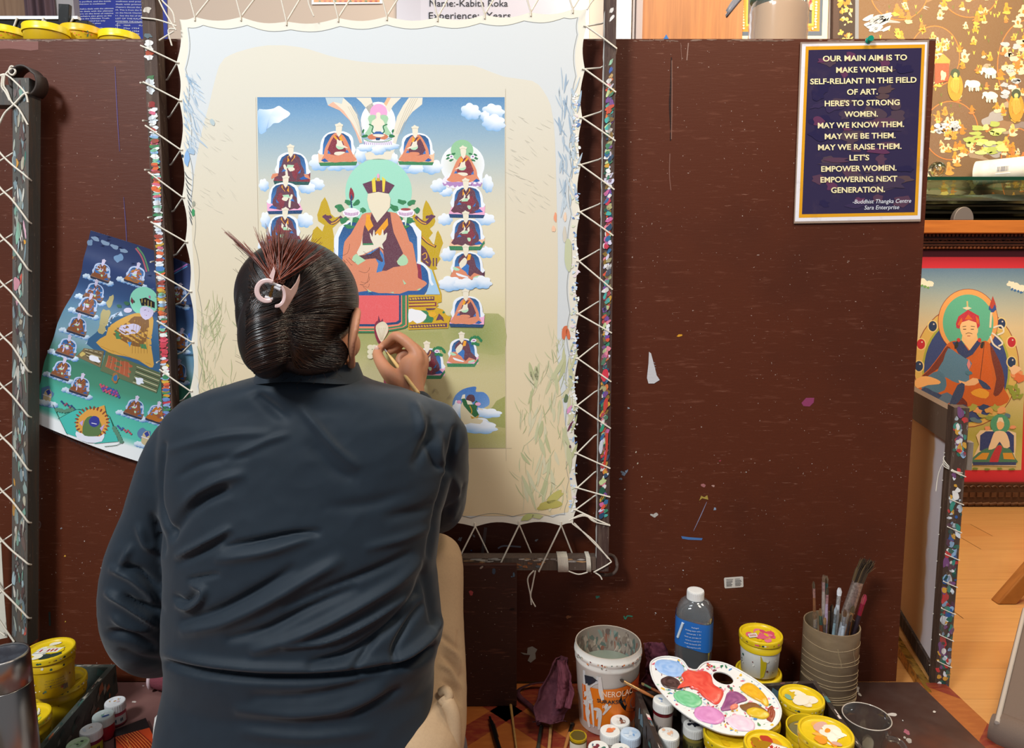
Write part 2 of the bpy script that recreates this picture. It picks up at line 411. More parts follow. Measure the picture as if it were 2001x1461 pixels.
A.poly([(1268, 687), (1272, 690), (1280, 720), (1283, 733), (1289, 742), (1278, 749), (1267, 749), (1264, 738), (1267, 710)], '#c9c6c8')
for i in range(7): A.L = 5; A.line([(1266+random.uniform(0, 14), 705+i*5), (1270+random.uniform(0, 14), 709+i*5)], 1.2, '#8f8488')
A.L = 3
A.poly([(1566, 787), (1575, 777), (1591, 777), (1590, 786), (1582, 794), (1570, 793)], '#8e3c62')
A.poly([(1322, 657), (1326, 653), (1333, 653), (1333, 656), (1326, 658)], '#d99a2c')
A.poly([(1331, 1047), (1345, 1049), (1373, 1051), (1371, 1055), (1345, 1054), (1333, 1052)], '#4a74ac')
A.line([(1381, 980), (1370, 1005), (1355, 1037)], 1.6, '#8b87a0', taper=.6)
A.poly([(1366, 978), (1370, 968), (1376, 971), (1382, 967), (1384, 976), (1372, 973)], '#a88e42')
for x, y, c, r in ((1228, 797, '#9fa3aa', 2.4), (1218, 925, '#7f92a8', 5), (1224, 921, '#8aa0b8', 4), (1213, 935, '#7f92a8', 3), (1397, 994, '#8ea2ba', 3), (1280, 1006, '#bfb9b0', 5), (1274, 1006, '#bfb9b0', 3), (1243, 883, '#d5cdb8', 1.4), (1246, 905, '#c9c0a8', 1.6),
                   (1254, 931, '#d8d0c0', 1.2), (1221, 956, '#c8c0b4', 1.5), (1458, 922, '#c8d4d0', 1.2), (1407, 900, '#a03c4a', 1.8), (1394, 949, '#b58e84', 3), (1374, 948, '#a56a6a', 4), (128, 1214, '#d8b24a', 1.2), (127, 1086, '#d8a33a', 2), (82, 974, '#bbb', 1.4),
                   (120, 1032, '#8d8688', 2), (215, 995, '#b7a9a5', 2), (1195, 1310, '#aaa', 1.5), (1111, 1205, '#a86a40', 4), (1168, 1166, '#2f6a5a', 4), (1335, 1114, '#c9c9c9', 1.4), (1281, 1197, '#ddd', 1.4), (1309, 1151, '#b58a3a', 2), (926, 1047, '#97908e', 3), (899, 1053, '#9a9a9c', 4), (1048, 1055, '#9a9a9c', 3), (921, 1075, '#4c7ab0', 2)):
    A.L = 3; A.blob(x, y, r, r*.7, c, random.uniform(-1, 1), .4)
A.L = 3; A.line([(1219, 1203), (1222, 1209), (1226, 1203), (1236, 1204)], 2.4, '#2f7a62')
A.line([(55, 1024), (68, 1023), (78, 1019), (78, 1030), (66, 1031), (55, 1028)], 3, '#6f5a56'); A.line([(54, 1146), (64, 1155), (80, 1151)], 2, '#34525a'); A.line([(197, 1108), (200, 1118), (195, 1128)], 1.6, '#9a8f8d')
A.line([(97, 1195), (98, 1222)], 4, '#2f3a38'); A.line([(949, 1030), (942, 1088)], 6, '#6a5855'); A.line([(973, 1071), (985, 1066), (1018, 1068)], 3, '#8d8d96')
A.poly([(1017, 1274), (1030, 1276), (1031, 1265), (1040, 1262), (1050, 1268), (1046, 1275), (1047, 1286), (1037, 1294), (1031, 1290), (1036, 1279), (1024, 1278)], '#aaa196')
for i in range(170):
    A.L = 4; A.blob(random.uniform(40, 1780), random.uniform(100, 1300), random.uniform(.6, 1.4), random.uniform(.5, 1.1), random.choice(['#b89a8c', '#a98576', '#c6b4aa', '#9c6f5c']), 0, .3, 6)
board = bdm.build('plywood_board', M_board)
tag(board, 'large dark brown painted plywood board standing behind the painter and her easel frame', 'board')

# low counter behind the board that carries the pots and the jar
ct = MB(); ZC = zt - .012; ct.box((-1.45, 1.485, FZ+.0005), (xr1-.03, 1.80, ZC), '#4a2a1e')
tag(ct.build('counter', mat('counter_wood', '#4a2a1e', rough=.5), bevel=.004), 'brown counter standing behind the plywood board and carrying the pots', 'counter')

# ================================================================== the laced stretcher frame with the painting
FA, FB = 1.335, .055
def FP(x, y): return on_y(x, y, FA, FB)
def CP(x, y): return on_y(x, y, FA+.010, FB)
FN = Vector((0, -1, FB)).normalized(); FK = -FN
M_bar = mat('worn_frame_wood', None, rough=.7, n_scale=14, n_amt=.6, n_col='#6e5a4c', n_stretch=(8, 8, .7), n_lo=.48, n_hi=.66, bump=.5, b_scale=60, b_stretch=(6, 6, .5), extra=[dict(col='#bdb0a2', scale=60, amt=.5, lo=.66, hi=.72, stretch=(4, 4, 1))])
fr0 = FP(760, 1113)
FRAME = empty('painting_frame', (fr0.x, fr0.y, fr0.z), 0, 'tall wooden stretcher frame holding the cream canvas with the half-finished deity painting', 'painting frame')
def bar(name, q, dep, col, paint=None, label=None, extra=None):
    m = MB(); f = [FP(*p) for p in q]; b = [p + FK*dep for p in f]
    m.add(f+b, [(0, 1, 2, 3), (7, 6, 5, 4), (1, 5, 6, 2), (2, 6, 7, 3), (3, 7, 4, 0), (4, 5, 1, 0)], col)
    a = Art(FP, FN, m, .00012)
    if paint: paint(a)
    o = m.build(name, M_bar, FRAME)
    if label: tag(o, label)
    return o
def lerp(a, b, t): return a + (b-a)*t
def paint_left(a):
    P = ['#e8ecf0', '#f2f0ea', '#dfe8ee', '#8fb8dc', '#4f7fb8', '#3d8a5a', '#c89b2c', '#a8483c', '#d86a86', '#7fc2a0', '#c8d4e6', '#e06a3a', '#d8b040']
    def sp(y): return lerp(277, 333, y/1115), lerp(301, 350, y/1115)
    for y, c in ((20, '#cfc4b6'), (85, '#e3e0dc'), (95, '#d9d6d0'), (104, '#b0482c'), (112, '#e3e0dc'), (70, '#5a6a70'), (153, '#3f7a4c'), (160, '#e6edf2'), (170, '#e6edf2'), (178, '#e6edf2'), (205, '#93302e')):
        x0, x1 = sp(y); a.L = random.randint(1, 6); a.blob(lerp(x0, x1, .4), y, 8, 5.5, c, random.uniform(-.3, .3), .35)
    y = 214
    while y < 880:
        x0, x1 = sp(y); c = random.choice(P[:3] if (y < 250 or 395 < y < 470) and random.random() < .7 else P)
        if 690 < y < 700 or 655 < y < 690: c = random.choice(['#d8485a', '#cf3f50', '#e0566a'])
        if 760 < y < 850: c = random.choice(['#6f8fc8', '#8fa8d8', '#4a6aa8', '#d89a2c', '#c83a4a', '#3d8a5a'])
        a.L = random.randint(2, 14)
        w_ = (x1-x0)*.5; k_ = random.uniform(.55, .86); a.blob(lerp(x0, x1, .5)+random.uniform(-1, 1)*w_*(.9-k_), y, w_*k_, random.uniform(2.2, 4.4), c, random.uniform(-.3, .2), .16, 10)
        y += random.uniform(2.2, 4.6)
def paint_right(a):
    P = ['#3a8a6a', '#2f6a9a', '#e8e4e0', '#dcd8ee', '#c83a50', '#e0553a', '#d8a23a', '#7a4a9a', '#1f5a44', '#e88a9a', '#c8d89a', '#e87a3a', '#244a6a', '#b0a878', '#4ab0a8', '#f0f0f0', '#8a6a2a', '#d06aa0']
    def sp(y): return lerp(1183, 1166, y/1090), lerp(1204, 1189, y/1110)
    for y, c in ((20, '#d8d2cc'), (36, '#e0dcd8'), (122, '#9ac8a8'), (137, '#3a62b0'), (150, '#d8b070')):
        x0, x1 = sp(y); a.L = 3; a.blob(lerp(x0, x1, .6), y, 3, 7, c, .6, .3)
    y = 158
    while y < 1010:
        x0, x1 = sp(y)
        for k in range(2):
            a.L = random.randint(2, 18)
            a.blob(lerp(x0, x1, random.uniform(.3, .72)), y+random.uniform(-3, 3), random.uniform(2.4, 4.8), random.uniform(4, 8), random.choice(P), random.uniform(.3, 1.0), .25, 10)
        y += random.uniform(4.5, 8)
    a.L = 20; a.blob(1181, 735, 7, 12, '#d8364a', .3, .3); a.blob(1183, 792, 4, 13, '#e03a2a', .2, .3); a.poly([(1182, 846), (1188, 845), (1187, 880), (1182, 912), (1177, 912), (1183, 880)], '#dd3a26'); a.blob(1175, 872, 4, 13, '#cfd2da', .1, .3); a.blob(1176, 836, 3, 8, '#2f9a78', .4)
def paint_bottom(a):
    for i in range(26):
        x = random.uniform(905, 1150); a.L = 3; a.blob(x, random.uniform(1091, 1098), random.uniform(4, 14), 1.6, random.choice(['#b8b0a8', '#cfc6ba', '#9a8a7c', '#c89a6a']), 0, .4, 8)
    for i in range(8): a.L = 4; a.blob(random.uniform(1000, 1060), random.uniform(1100, 1110), 5, 2.4, random.choice(['#a8693a', '#8f5a36', '#5a6a72']), .2, .4)
bar('side_bar', [(333.5, 1117), (351, 1117), (299, -75), (272, -75)], .030, '#4a362c', paint_left, 'side bar crusted with horizontal brush wipes')
rb_ = bar('side_bar', [(1165.6, 1116), (1189, 1116), (1206, -75), (1184.5, -75)], .030, '#45302a', paint_right, 'side bar covered in many coloured paint dabs')
sm_ = MB()                                           # white gesso on the inner face of that bar
ys = list(range(20, 1100, 14)); V = []
for y in ys:
    e = FP(lerp(1183, 1166, y/1090), y) - Vector((.0004, 0, 0)); V += [e + FK*.001, e + FK*random.uniform(.012, .026)]
sm_.add(V, [(2*i, 2*i+2, 2*i+3, 2*i+1) for i in range(len(ys)-1)], '#d9d4cc'); sm_.build('gesso_smear', M_paint, rb_)
bar('cross_bar', [(351.5, 1114), (1165, 1114), (1165, 1090), (350.5, 1090)], .030, '#5a4a40', paint_bottom, 'lower cross bar with string wound round it')
bar('cross_bar', [(302, -52), (1184, -52), (1184, -75), (301, -75)], .030, '#4a382e', None, 'upper cross bar')

# canvas outline in photo pixels
LN = [(345, 122), (350, 196), (352, 292), (356, 385), (362, 472), (370, 569), (374, 668), (371, 763), (374, 860), (378, 950)]
RN = [(1146, 52), (1143, 136), (1138, 231), (1135, 323), (1134, 415), (1132, 511), (1131, 614), (1130, 701), (1128, 793), (1128, 886), (1129, 953), (1126, 996)]
TN = [(381, 33), (471, 33), (560, 42), (661, 35), (756, 32), (855, 34), (947, 29), (1037, 24), (1119, 18)]
BN_ = [(1096, 1027), (1014, 1026), (928, 1029), (842, 1029), (757, 1030), (670, 1030), (585, 1030), (500, 1030), (420, 1030)]
def chain(nodes, out, k):
    r = []
    for i in range(len(nodes)-1):
        a, b = nodes[i], nodes[i+1]; L_ = math.hypot(b[0]-a[0], b[1]-a[1])
        for j in range(8):
            t = j/8; s = math.sin(math.pi*t)*k*min(1, L_/90); r.append((lerp(a[0], b[0], t)+out[0]*s, lerp(a[1], b[1], t)+out[1]*s))
    return r
outl = chain([(350, 38)]+TN+[(1147, 17)], (0, 1), 7.5) + chain([(1147, 17)]+RN+[(1120, 1022)], (-1, 0), 6.5) + chain([(1120, 1022)]+BN_+[(386, 1026)], (0, -1), 8) + chain([(386, 1026)]+LN[::-1]+[(350, 38)], (1, 0), 6.5)
cm = MB(); ca = Art(CP, FN, cm, .00005)
V = [CP(*p) for p in outl]; Vb = [p + FK*.0012 for p in V]; n_ = len(V)
cm.add(V, [tuple(range(n_-1, -1, -1))], '#e8e0d0'); cm.add(Vb, [tuple(range(n_))], '#ddd2bd')
cm.add(V+Vb, [(i, (i+1) % n_, n_+(i+1) % n_, n_+i) for i in range(n_)], '#e6dcc8')
def inset(pts, c, k):
    return [(c[0]+(x-c[0])*k[0], c[1]+(y-c[1])*k[1]) for x, y in pts]
ins = inset(outl, (745, 520), (.962, .968))
ca.L = 4; ca.poly(ins, '#d6d8d8')
cream = [(500, 92), (550, 88), (600, 95), (640, 108), (700, 120), (800, 127), (900, 125), (940, 133), (985, 150), (1040, 158), (1060, 175), (1076, 205), (1083, 250), (1086, 320), (1088, 400), (1090, 480), (1090, 560), (1089, 640), (1090, 720), (1098, 780), (1108, 860), (1112, 930), (1110, 1000), (1000, 1008), (800, 1010), (600, 1010), (396, 1008),
         (392, 900), (388, 760), (386, 640), (380, 540), (375, 450), (376, 370), (386, 300), (396, 250), (410, 200), (422, 150), (440, 112)]
ca.L = 8
pc = smooth_closed(cream, 2); ctr = (742, 560)
def creamc(x, y): return mix('#ddd6c6', '#e6d0a8', min(1, max(0, (y-200)/700)))  # warmer downwards: ground paint, with some of the lighting's tint in the colour
for i in range(len(pc)):                             # ring-wise so that the colour follows the height evenly
    pass
rows = 24
def spanx(y):
    xs = []
    for i in range(len(pc)):
        a, b = pc[i], pc[(i+1) % len(pc)]
        if (a[1] <= y) != (b[1] <= y): xs.append(a[0]+(b[0]-a[0])*(y-a[1])/(b[1]-a[1]))
    return (min(xs), max(xs)) if xs else (500, 560)
ylist = [88.6, 92, 96, 102, 108, 114, 120, 124, 128, 134, 142, 150, 158, 166, 176, 190, 205] + [205 + i*32 for i in range(1, 25)] + [1000, 1007.5]
V = []; C = []
for y in ylist:
    a, b = spanx(y); V += [ca.pt(a, y), ca.pt(b, y)]; C += [creamc(a, y)]*2
cm.add(V, [(2*i, 2*i+2, 2*i+3, 2*i+1) for i in range(len(ylist)-1)], C)
ca.L = 10; hem = inset(outl, (745, 520), (.955, .966))
ca.line(hem + hem[:1], .9, '#8f8d82', sm=0)          # stitched thread
rs = random.Random(11)
def stroke(x, y, l, ang, bend, w, c):
    dx, dy = math.cos(ang), -math.sin(ang)
    ca.L = rs.randint(11, 20)
    ca.line([(x, y), (x+dx*l*.5+bend*dy, y+dy*l*.5-bend*dx), (x+dx*l+bend*1.6*dy, y+dy*l-bend*1.6*dx)], w, c, 4, taper=.9)
G = ['#c6c59c', '#bcbd90', '#d2cca8', '#d8cfae', '#adb38a']
for i in range(230):                                 # grass brushed along both sides
    if i % 2: x, y = rs.uniform(394, 412+70*rs.random()), rs.uniform(600, 800)
    else:
        y = rs.uniform(640, 1005); x = rs.uniform(1122-120*min(1, (y-560)/300), 1118)
    stroke(x, y, rs.uniform(14, 42), rs.uniform(1.1, 2.0), rs.uniform(-11, 11), rs.uniform(.6, 2.2), rs.choice(G))
for i in range(60):
    y = rs.uniform(720, 1000); stroke(rs.uniform(1030, 1118), y, rs.uniform(25, 60), rs.uniform(1.2, 1.9), rs.uniform(-8, 8), rs.uniform(4, 10), rs.choice(G[:4]))
for i in range(110):
    if i % 2: stroke(rs.uniform(357, 384), rs.uniform(140, 280), rs.uniform(14, 40), rs.uniform(-1.35, -.7), rs.uniform(-4, 4), rs.uniform(1, 4), rs.choice(['#b8c6d2', '#c6d2dc', '#9db4c8']))
    else: stroke(rs.uniform(1092, 1128), rs.uniform(170, 430), rs.uniform(16, 48), rs.uniform(1.3, 2.1), rs.uniform(-5, 5), rs.uniform(1, 6), rs.choice(['#b2c0cc', '#c3ced6', '#9fb2c4']))
for i in range(90):
    stroke(rs.choice([rs.uniform(378, 470), rs.uniform(1000, 1085)]), rs.uniform(230, 420), rs.uniform(10, 24), rs.uniform(2.0, 2.6), 2, .6, '#c9c3b4')
for i in range(210):                                 # colour trials along the hem
    ca.L = rs.randint(12, 20); y = rs.uniform(180, 1000)
    ca.blob(lerp(1131, 1122, y/1000)+rs.uniform(-9, 4), y, rs.uniform(1.2, 4), rs.uniform(1, 3.2), rs.choice(['#f2f0ee', '#f6f4f2', '#cfdcec', '#a8c2e0', '#e8d6dc', '#6a86b8', '#f2f2f4', '#d8dcc0']), rs.uniform(-1, 1), .4, 8)
for x, y, rx, ry, c, a_ in ((1085, 425, 3, 9, '#f0a07c', 0), (1104, 424, 3, 9, '#f0d0b4', 0), (1082, 447, 4, 6, '#f2c4a4', 0), (1103, 650, 5, 15, '#d8734f', .2), (1110, 652, 4, 10, '#d8734f', -.2), (1103, 458, 4, 15, '#d5cbba', 0), (1110, 500, 7, 30, '#c8caa6', 0), (1106, 778, 4, 9, '#6a7a58', .3), (1112, 800, 3, 9, '#e29cc4', .5), (1114, 832, 2, 12, '#6a3448', .5), (1114, 872, 2, 3, '#5a3a48', 0),
                              (1075, 986, 24, 8, '#bdb060', -.2), (1085, 970, 18, 7, '#c2b86a', -.6), (1050, 1008, 10, 5, '#c4c48c', 0), (1030, 1010, 12, 6, '#bcc07a', -.4),
                              (366, 310, 5, 15, '#8fb4de', .05), (374, 296, 8, 5, '#a4bcd2', .5), (416, 239, 4, 7, '#b9c6c8', -.5), (357, 305, 2, 3, '#2a3a4a', 0), (379, 398, 3, 5, '#a3a392', 0), (378, 415, 3, 8, '#4a9a66', 0), (370, 655, 2.5, 4, '#3a5aa8', 0), (412, 790, 6, 26, '#c2c69a', -.1), (450, 770, 5, 22, '#cfcca6', .3)):
    ca.L = 21; ca.blob(x, y, rx, ry, c, a_, .2)
for i in range(9): ca.L = 21; ca.line([(361+i*1.2, 335+i*11), (366+i, 345+i*11), (376, 352+i*11)], 1.6, '#3a4650', taper=.8)
CANVAS = cm.build('canvas', mat('primed_canvas', None, rough=.85, spec=.15, bump=.12, b_scale=1100), FRAME)
# ------------------------------------------------------------------ the painted panel (flat colours as laid in by the painter)
pm = MB(); pa = Art(CP, FN, pm, .00001); PB = 70
CR, MAR, RED, ORG, YEL, BLU, NAV, MIN_, GRN, PNK, PCH, WHT, GLD, PUR, HAL = '#ede3cd', '#6b4250', '#8a3a46', '#e08d6b', '#f2a62f', '#3d78c0', '#274a74', '#b7dfba', '#3f8558', '#f5b3d3', '#f7c6a2', '#eef2f8', '#c9a728', '#6a4058', '#a3ddc4'
px0, px1, py0, py1 = 503, 986, 190, 875
stops = [(190, '#5d8cb8'), (225, '#7ba2c3'), (270, '#9ab4c4'), (320, '#b9c4c2'), (370, '#d3cfbe'), (440, '#e3d8bc'), (560, '#e6d8b6'), (615, '#ddd0a4'), (650, '#a6a868'), (680, '#b0ae72'), (730, '#cbbf8e'), (800, '#cdbf8c'), (850, '#b3ac6c'), (875, '#bdb57c')]
pa.L = PB; V = []; C = []
def edge(y): return lerp(503, 513, (y-190)/685), lerp(986, 988, (y-190)/685)
for y, c in stops:
    a, b = edge(y); V += [pa.pt(a, y), pa.pt(b, y)]; C += [c, c]
pm.add(V, [(2*i, 2*i+2, 2*i+3, 2*i+1) for i in range(len(stops)-1)], C)
pa.L = PB+1; pa.fan((930, 655), [(860, 625), (900, 615), (955, 612), (985, 622), (986, 690), (940, 690), (880, 685)], '#8f9a5a', lambda x, y: '#b0ae72', 2)
CLD = [0]
def cloud(cx, cy, rx, ry, seed=0, lift=0, flip=1, c0='#f3f6fb', c1='#86b6e2'):
    r_ = random.Random(seed*7+3); n = 48; lobes = 7; pts = []; ph = r_.random()*6
    for i in range(n):
        t = 2*math.pi*i/n; k = .84 + .20*abs(math.sin(lobes*t/2+ph)) + .05*math.sin(2*t+ph)
        pts.append((cx+flip*rx*math.cos(t)*k, cy+ry*math.sin(t)*k*(1 if math.sin(t) < 0 else .8)))
    CLD[0] += 1; pa.L = PB + 2 + lift + .35*(CLD[0] % 9)
    pa.fan((cx-flip*rx*.15, cy-ry*.1), pts, mix(c0, c1, .12), lambda x, y: mix(c0, c1, min(1, max(0, .5+.75*(y-cy)/ry - .25*flip*(cx-x)/rx))), 0)
ROT = 0.0
def tf(o, x, y, s, m): return (o[0]+s*(m*x*math.cos(ROT)-y*math.sin(ROT)), o[1]+s*(m*x*math.sin(ROT)+y*math.cos(ROT)))
def F_(pts, c, s, o, sm=0, up=1, m=1): pa.poly([tf(o, x, y, s, m) for x, y in pts], c, sm, up)
HEAD = [(0, 0), (-2.5, 2.5), (-6.5, 4.5), (-4.5, 8), (-4, 14), (-2.5, 21), (1.5, 27), (5.5, 21), (7, 14), (7, 8), (9, 4), (4, 2.5)]
AUR = [(-26, 58), (-25, 40), (-24.6, 32), (-22, 25), (-16, 20), (-6.5, 16.5), (6, 15.5), (20, 18.5), (29, 25.5), (34, 36), (35.5, 48), (36, 58)]
ARC = [(-21.6, 58), (-21, 44), (-20, 34), (-16, 26), (-6.5, 20), (10, 19), (21, 22), (27, 28), (30, 40), (31, 58)]
def lama(x, y, s, typ, cush, base, kind=0, m=1, aura=True, L=6):
    o = (x, y); pa.L = PB + L + 4
    F_([(-25.6, 55), (-32, 71), (38, 73), (39, 56)], cush, s, o, m=m)
    F_([(-32, 71), (-29.5, 78), (35, 79), (38, 73)] if kind != 2 else [(-32, 71), (-30, 79), (30, 79), (39, 66), (38, 60), (29, 72)], base, s, o, m=m)
    if aura:
        F_(AUR, WHT, s, o, 2, m=m)
        pa.L += 1; q = [tf(o, a, b, s, m) for a, b in ARC]
        V = [pa.pt(*tf(o, 4, 58, s, m))] + [pa.pt(*p) for p in q]
        pm.add(V, [(0, i, i+1) for i in range(1, len(q))], [lin('#4c84c4')] + [lin(mix('#28507c', '#4a80c0', min(1, max(0, (b-19)/32)))) for a, b in ARC])
    if typ == 'A':
        F_([(-3, 21), (-10, 28), (-16, 40), (-21, 52), (-26, 62), (-31, 68), (-20, 72), (-8, 71), (8, 73), (20, 71), (33, 69), (29, 60), (27, 48), (20, 34), (14, 24), (7, 19)], ORG, s, o, 2, m=m)
        F_([(-3, 22), (1, 26), (9, 23), (16, 35), (22, 50), (17, 58), (6, 60), (-4, 55), (-13, 55), (-10, 46), (-6, 36)], RED if kind != 1 else MAR, s, o, m=m)
        F_([(-3, 23), (-6, 34), (-2, 34), (1.5, 28)], YEL, s, o, m=m); F_([(9, 23), (11, 27), (2, 36), (0, 35)], '#e8873c' if kind else YEL, s, o, m=m)
        F_([(-7, 44), (3, 41), (7, 44), (2, 49), (-6, 48)], MIN_, s, o, 2, m=m)
        F_([(-16, 47), (-6, 41), (-3, 33), (1, 33), (5, 30), (5, 38), (7, 42), (0, 44), (-8, 46)], CR, s, o, m=m)
        F_([(-10, 54), (-2, 53), (8, 54), (10, 58), (2, 60), (-6, 57)], CR if kind == 0 else ORG, s, o, 2, m=m)
        F_([(-17, 55), (-13, 49), (-10, 55)], BLU, s, o, m=m); F_([(16, 57), (21, 50), (22, 57)], BLU, s, o, m=m); F_([(20, 71), (27, 65), (34, 69), (28, 72)], '#2f5fa8', s, o, m=m)
    elif typ == 'B':
        F_([(-6.5, 23), (-13, 30), (-16.5, 42), (-21, 47), (-22, 56), (-28, 65), (-22, 69), (-15, 68), (-6.6, 70.5), (13.6, 70.7), (25, 68), (28, 58), (26.5, 49), (21, 39), (19, 27.5), (10.6, 19.5)], MAR, s, o, m=m)
        F_([(9, 37), (14, 36), (19.6, 48), (15, 57), (11, 70), (5, 62), (3, 52), (-9.7, 48.6), (4, 45)], RED, s, o, m=m)
        F_([(-4.5, 23.7), (-5.2, 35.7), (.8, 30), (-1.5, 22)], YEL, s, o, m=m); F_([(8.3, 20), (10, 25), (3, 34), (0, 33)], YEL, s, o, m=m)
        F_([(-1.5, 22), (2, 30), (8.3, 20), (7, 27), (1, 35), (-4, 26)], '#5a3446', s, o, m=m)
        F_([(-7, 47), (-5, 40), (8, 41), (4.5, 46.5)], MIN_, s, o, m=m)
        if kind == 3: F_([(-13, 42), (-9, 40), (-5, 52), (-4, 64), (-8, 66), (-9, 54)], CR, s, o, 2, m=m); F_([(-4, 46), (6, 45), (9, 50), (0, 53)], CR, s, o, 2, m=m)
        else: F_([(-13, 47), (-3, 39), (-1.5, 31), (1.2, 36), (-1.5, 42.5)], CR, s, o, m=m); F_([(4, 37), (8.3, 32), (9, 41), (6, 44)], CR, s, o, m=m); F_([(4, 55), (10.5, 55), (11, 60.5), (7, 62)], MIN_, s, o, 2, m=m)
        F_([(-16.5, 54), (-12, 47.7), (-7, 52)], BLU, s, o, m=m); F_([(14.3, 57), (21, 49), (19.5, 56)], BLU, s, o, m=m); F_([(18, 66.5), (28.6, 61), (35, 67), (22, 69)], '#2f64b0', s, o, m=m)
    else:                                             # wrapped in maroon over orange skirts
        F_([(-30, 66), (-20, 46), (0, 44), (18, 50), (34, 60), (34, 67), (10, 72), (-20, 71)], ORG, s, o, m=m)
        F_([(-4, 22), (-12, 30), (-14, 38), (-8, 46), (6, 48), (4, 60), (10, 66), (18, 58), (34, 64), (34, 58), (22, 46), (18, 30), (10, 19)], MAR, s, o, m=m)
        F_([(6, 21), (12, 22), (10, 32), (3, 34)], YEL, s, o, m=m); F_([(-12, 40), (-4, 30), (0, 28), (4, 34), (0, 44), (-8, 50)], CR, s, o, 2, m=m)
        F_([(-8, 50), (4, 40), (8, 44), (6, 64), (1, 56)], BLU, s, o, m=m); F_([(-18, 58), (-6, 62), (6, 66), (4, 68), (-14, 64)], WHT, s, o, 2, m=m); F_([(-22, 46), (-10, 52), (-18, 54), (-24, 50)], MIN_, s, o, 2, m=m); F_([(18, 66), (30, 63), (28, 68), (16, 70)], MIN_, s, o, 2, m=m)
    F_(HEAD, CR, s, o, m=m)
    pa.L += 1; pa.line([tf(o, -6, 8, s, 1), tf(o, 1, 6.5, s, 1), tf(o, 7, 8, s, 1)], .5, '#b9a98c')
# sky clouds
pa.L = PB+1
pa.fan((528, 226), [(504, 217), (515, 214), (522, 214), (535, 212), (545, 207), (555, 213), (567, 221), (563, 228), (553, 234), (545, 240), (535, 241), (529, 247), (521, 253), (520, 257), (507, 260)], '#cfe0f4', lambda x, y: mix('#f6f8fc', '#9cc4ee', min(1, max(0, (545-x)/42+ (y-230)/60))))
for a in ((920, 220, 20, 18, 1), (964, 219, 22, 16, 2), (948, 229, 10, 12, 5), (965, 242, 24, 18, 3)): cloud(*a[:4], seed=a[4], flip=-1)
# rainbow ribbons
pa.L = PB+4
for pts in ([(636, 191), (671, 191), (686, 205), (698, 224), (704, 250), (708, 279), (703, 280), (695, 258), (684, 236), (664, 216), (641, 206)], [(696, 191), (725, 191), (730, 206), (722, 222), (716, 212), (706, 200)], [(756, 191), (784, 191), (768, 207), (761, 220), (752, 208)], [(799, 191), (826, 191), (825, 204), (806, 219), (790, 240), (778, 266), (769, 300), (763, 300), (768, 262), (776, 228), (788, 206)], [(713, 300), (723, 296), (756, 296), (768, 296), (764, 312), (716, 312)]):
    pa.poly(pts, '#e9dfcb', 0)
pa.poly([(641, 206), (651, 199), (672, 217), (690, 243), (700, 262), (708, 279), (703, 280), (695, 258), (684, 236), (664, 216)], '#efb79c'); pa.poly([(636, 191), (671, 191), (668, 203), (652, 199), (641, 205)], '#c3d0d4')
pa.poly([(757, 191), (764, 191), (755, 207), (750, 203)], '#f3b98f')
for k in range(4): pa.line([(808+k*4-4, 192), (790+k*4, 220), (774+k*3, 262)], .6, '#b9ab92'); pa.line([(680+k*4, 208), (697+k*3, 240), (704+k, 266)], .6, '#c3b59c')
# small deity in its white aura
pa.L = PB+5
pa.fan((739, 240), [(739+34*math.cos(t), 238+39*math.sin(t)) for t in np.linspace(0, 2*math.pi, 28, endpoint=False)], '#d8dcc4', lambda x, y: '#f1f3f6', 0)
pa.ell(740, 220, 17, 17, '#eea9d2')
for sx in (-1, 1):
    pa.poly([(739+sx*q, y) for q, y in ((4, 226), (15, 225), (20, 232), (16, 244), (22, 256), (26, 262), (14, 264), (12, 250), (8, 240))], '#a9d0a8', 2)
    pa.line([(739+sx*18, 243), (739+sx*10, 247), (739+sx*12, 257), (739+sx*6, 262)], 2.4, '#2f7a4c'); pa.blob(739+sx*26, 266, 6, 3, '#2f7a4c'); pa.blob(739+sx*29, 256, 2, 4, '#2f7a4c', .4)
pa.poly([(735, 224), (737, 220), (742, 220), (744, 224), (743, 231), (749, 236), (752, 244), (745, 246), (744, 257), (733, 257), (732, 246), (726, 244), (728, 236), (736, 231)], CR, 2)
pa.poly([(718, 268), (726, 262), (739, 261), (752, 262), (759, 267), (752, 273), (740, 271), (726, 273)], '#d37f5c', 2); pa.poly([(728, 262), (735, 257), (744, 257), (750, 262), (742, 265)], '#3a64a8'); pa.poly([(734, 269), (744, 269), (742, 274), (735, 274)], '#2c4a74'); pa.poly([(728, 263), (740, 262), (752, 264), (745, 268), (734, 267)], CR, 2)
pa.poly([(711, 272), (725, 275), (752, 275), (769, 270), (766, 280), (752, 284), (726, 284), (714, 280)], '#f0eef4', 2)
pa.line([(712, 272), (726, 277), (752, 277), (766, 272)], 2, '#8cbc8c')
for k in range(14): pa.line([(714+k*3.8, 276), (712+k*4.1, 283)], 1.1, '#b07cc0')
for a in ((718, 289, 21, 9, 1), (761, 287, 20, 8, 2), (740, 294, 15, 11, 3)): cloud(*a[:4], seed=a[4], lift=9)
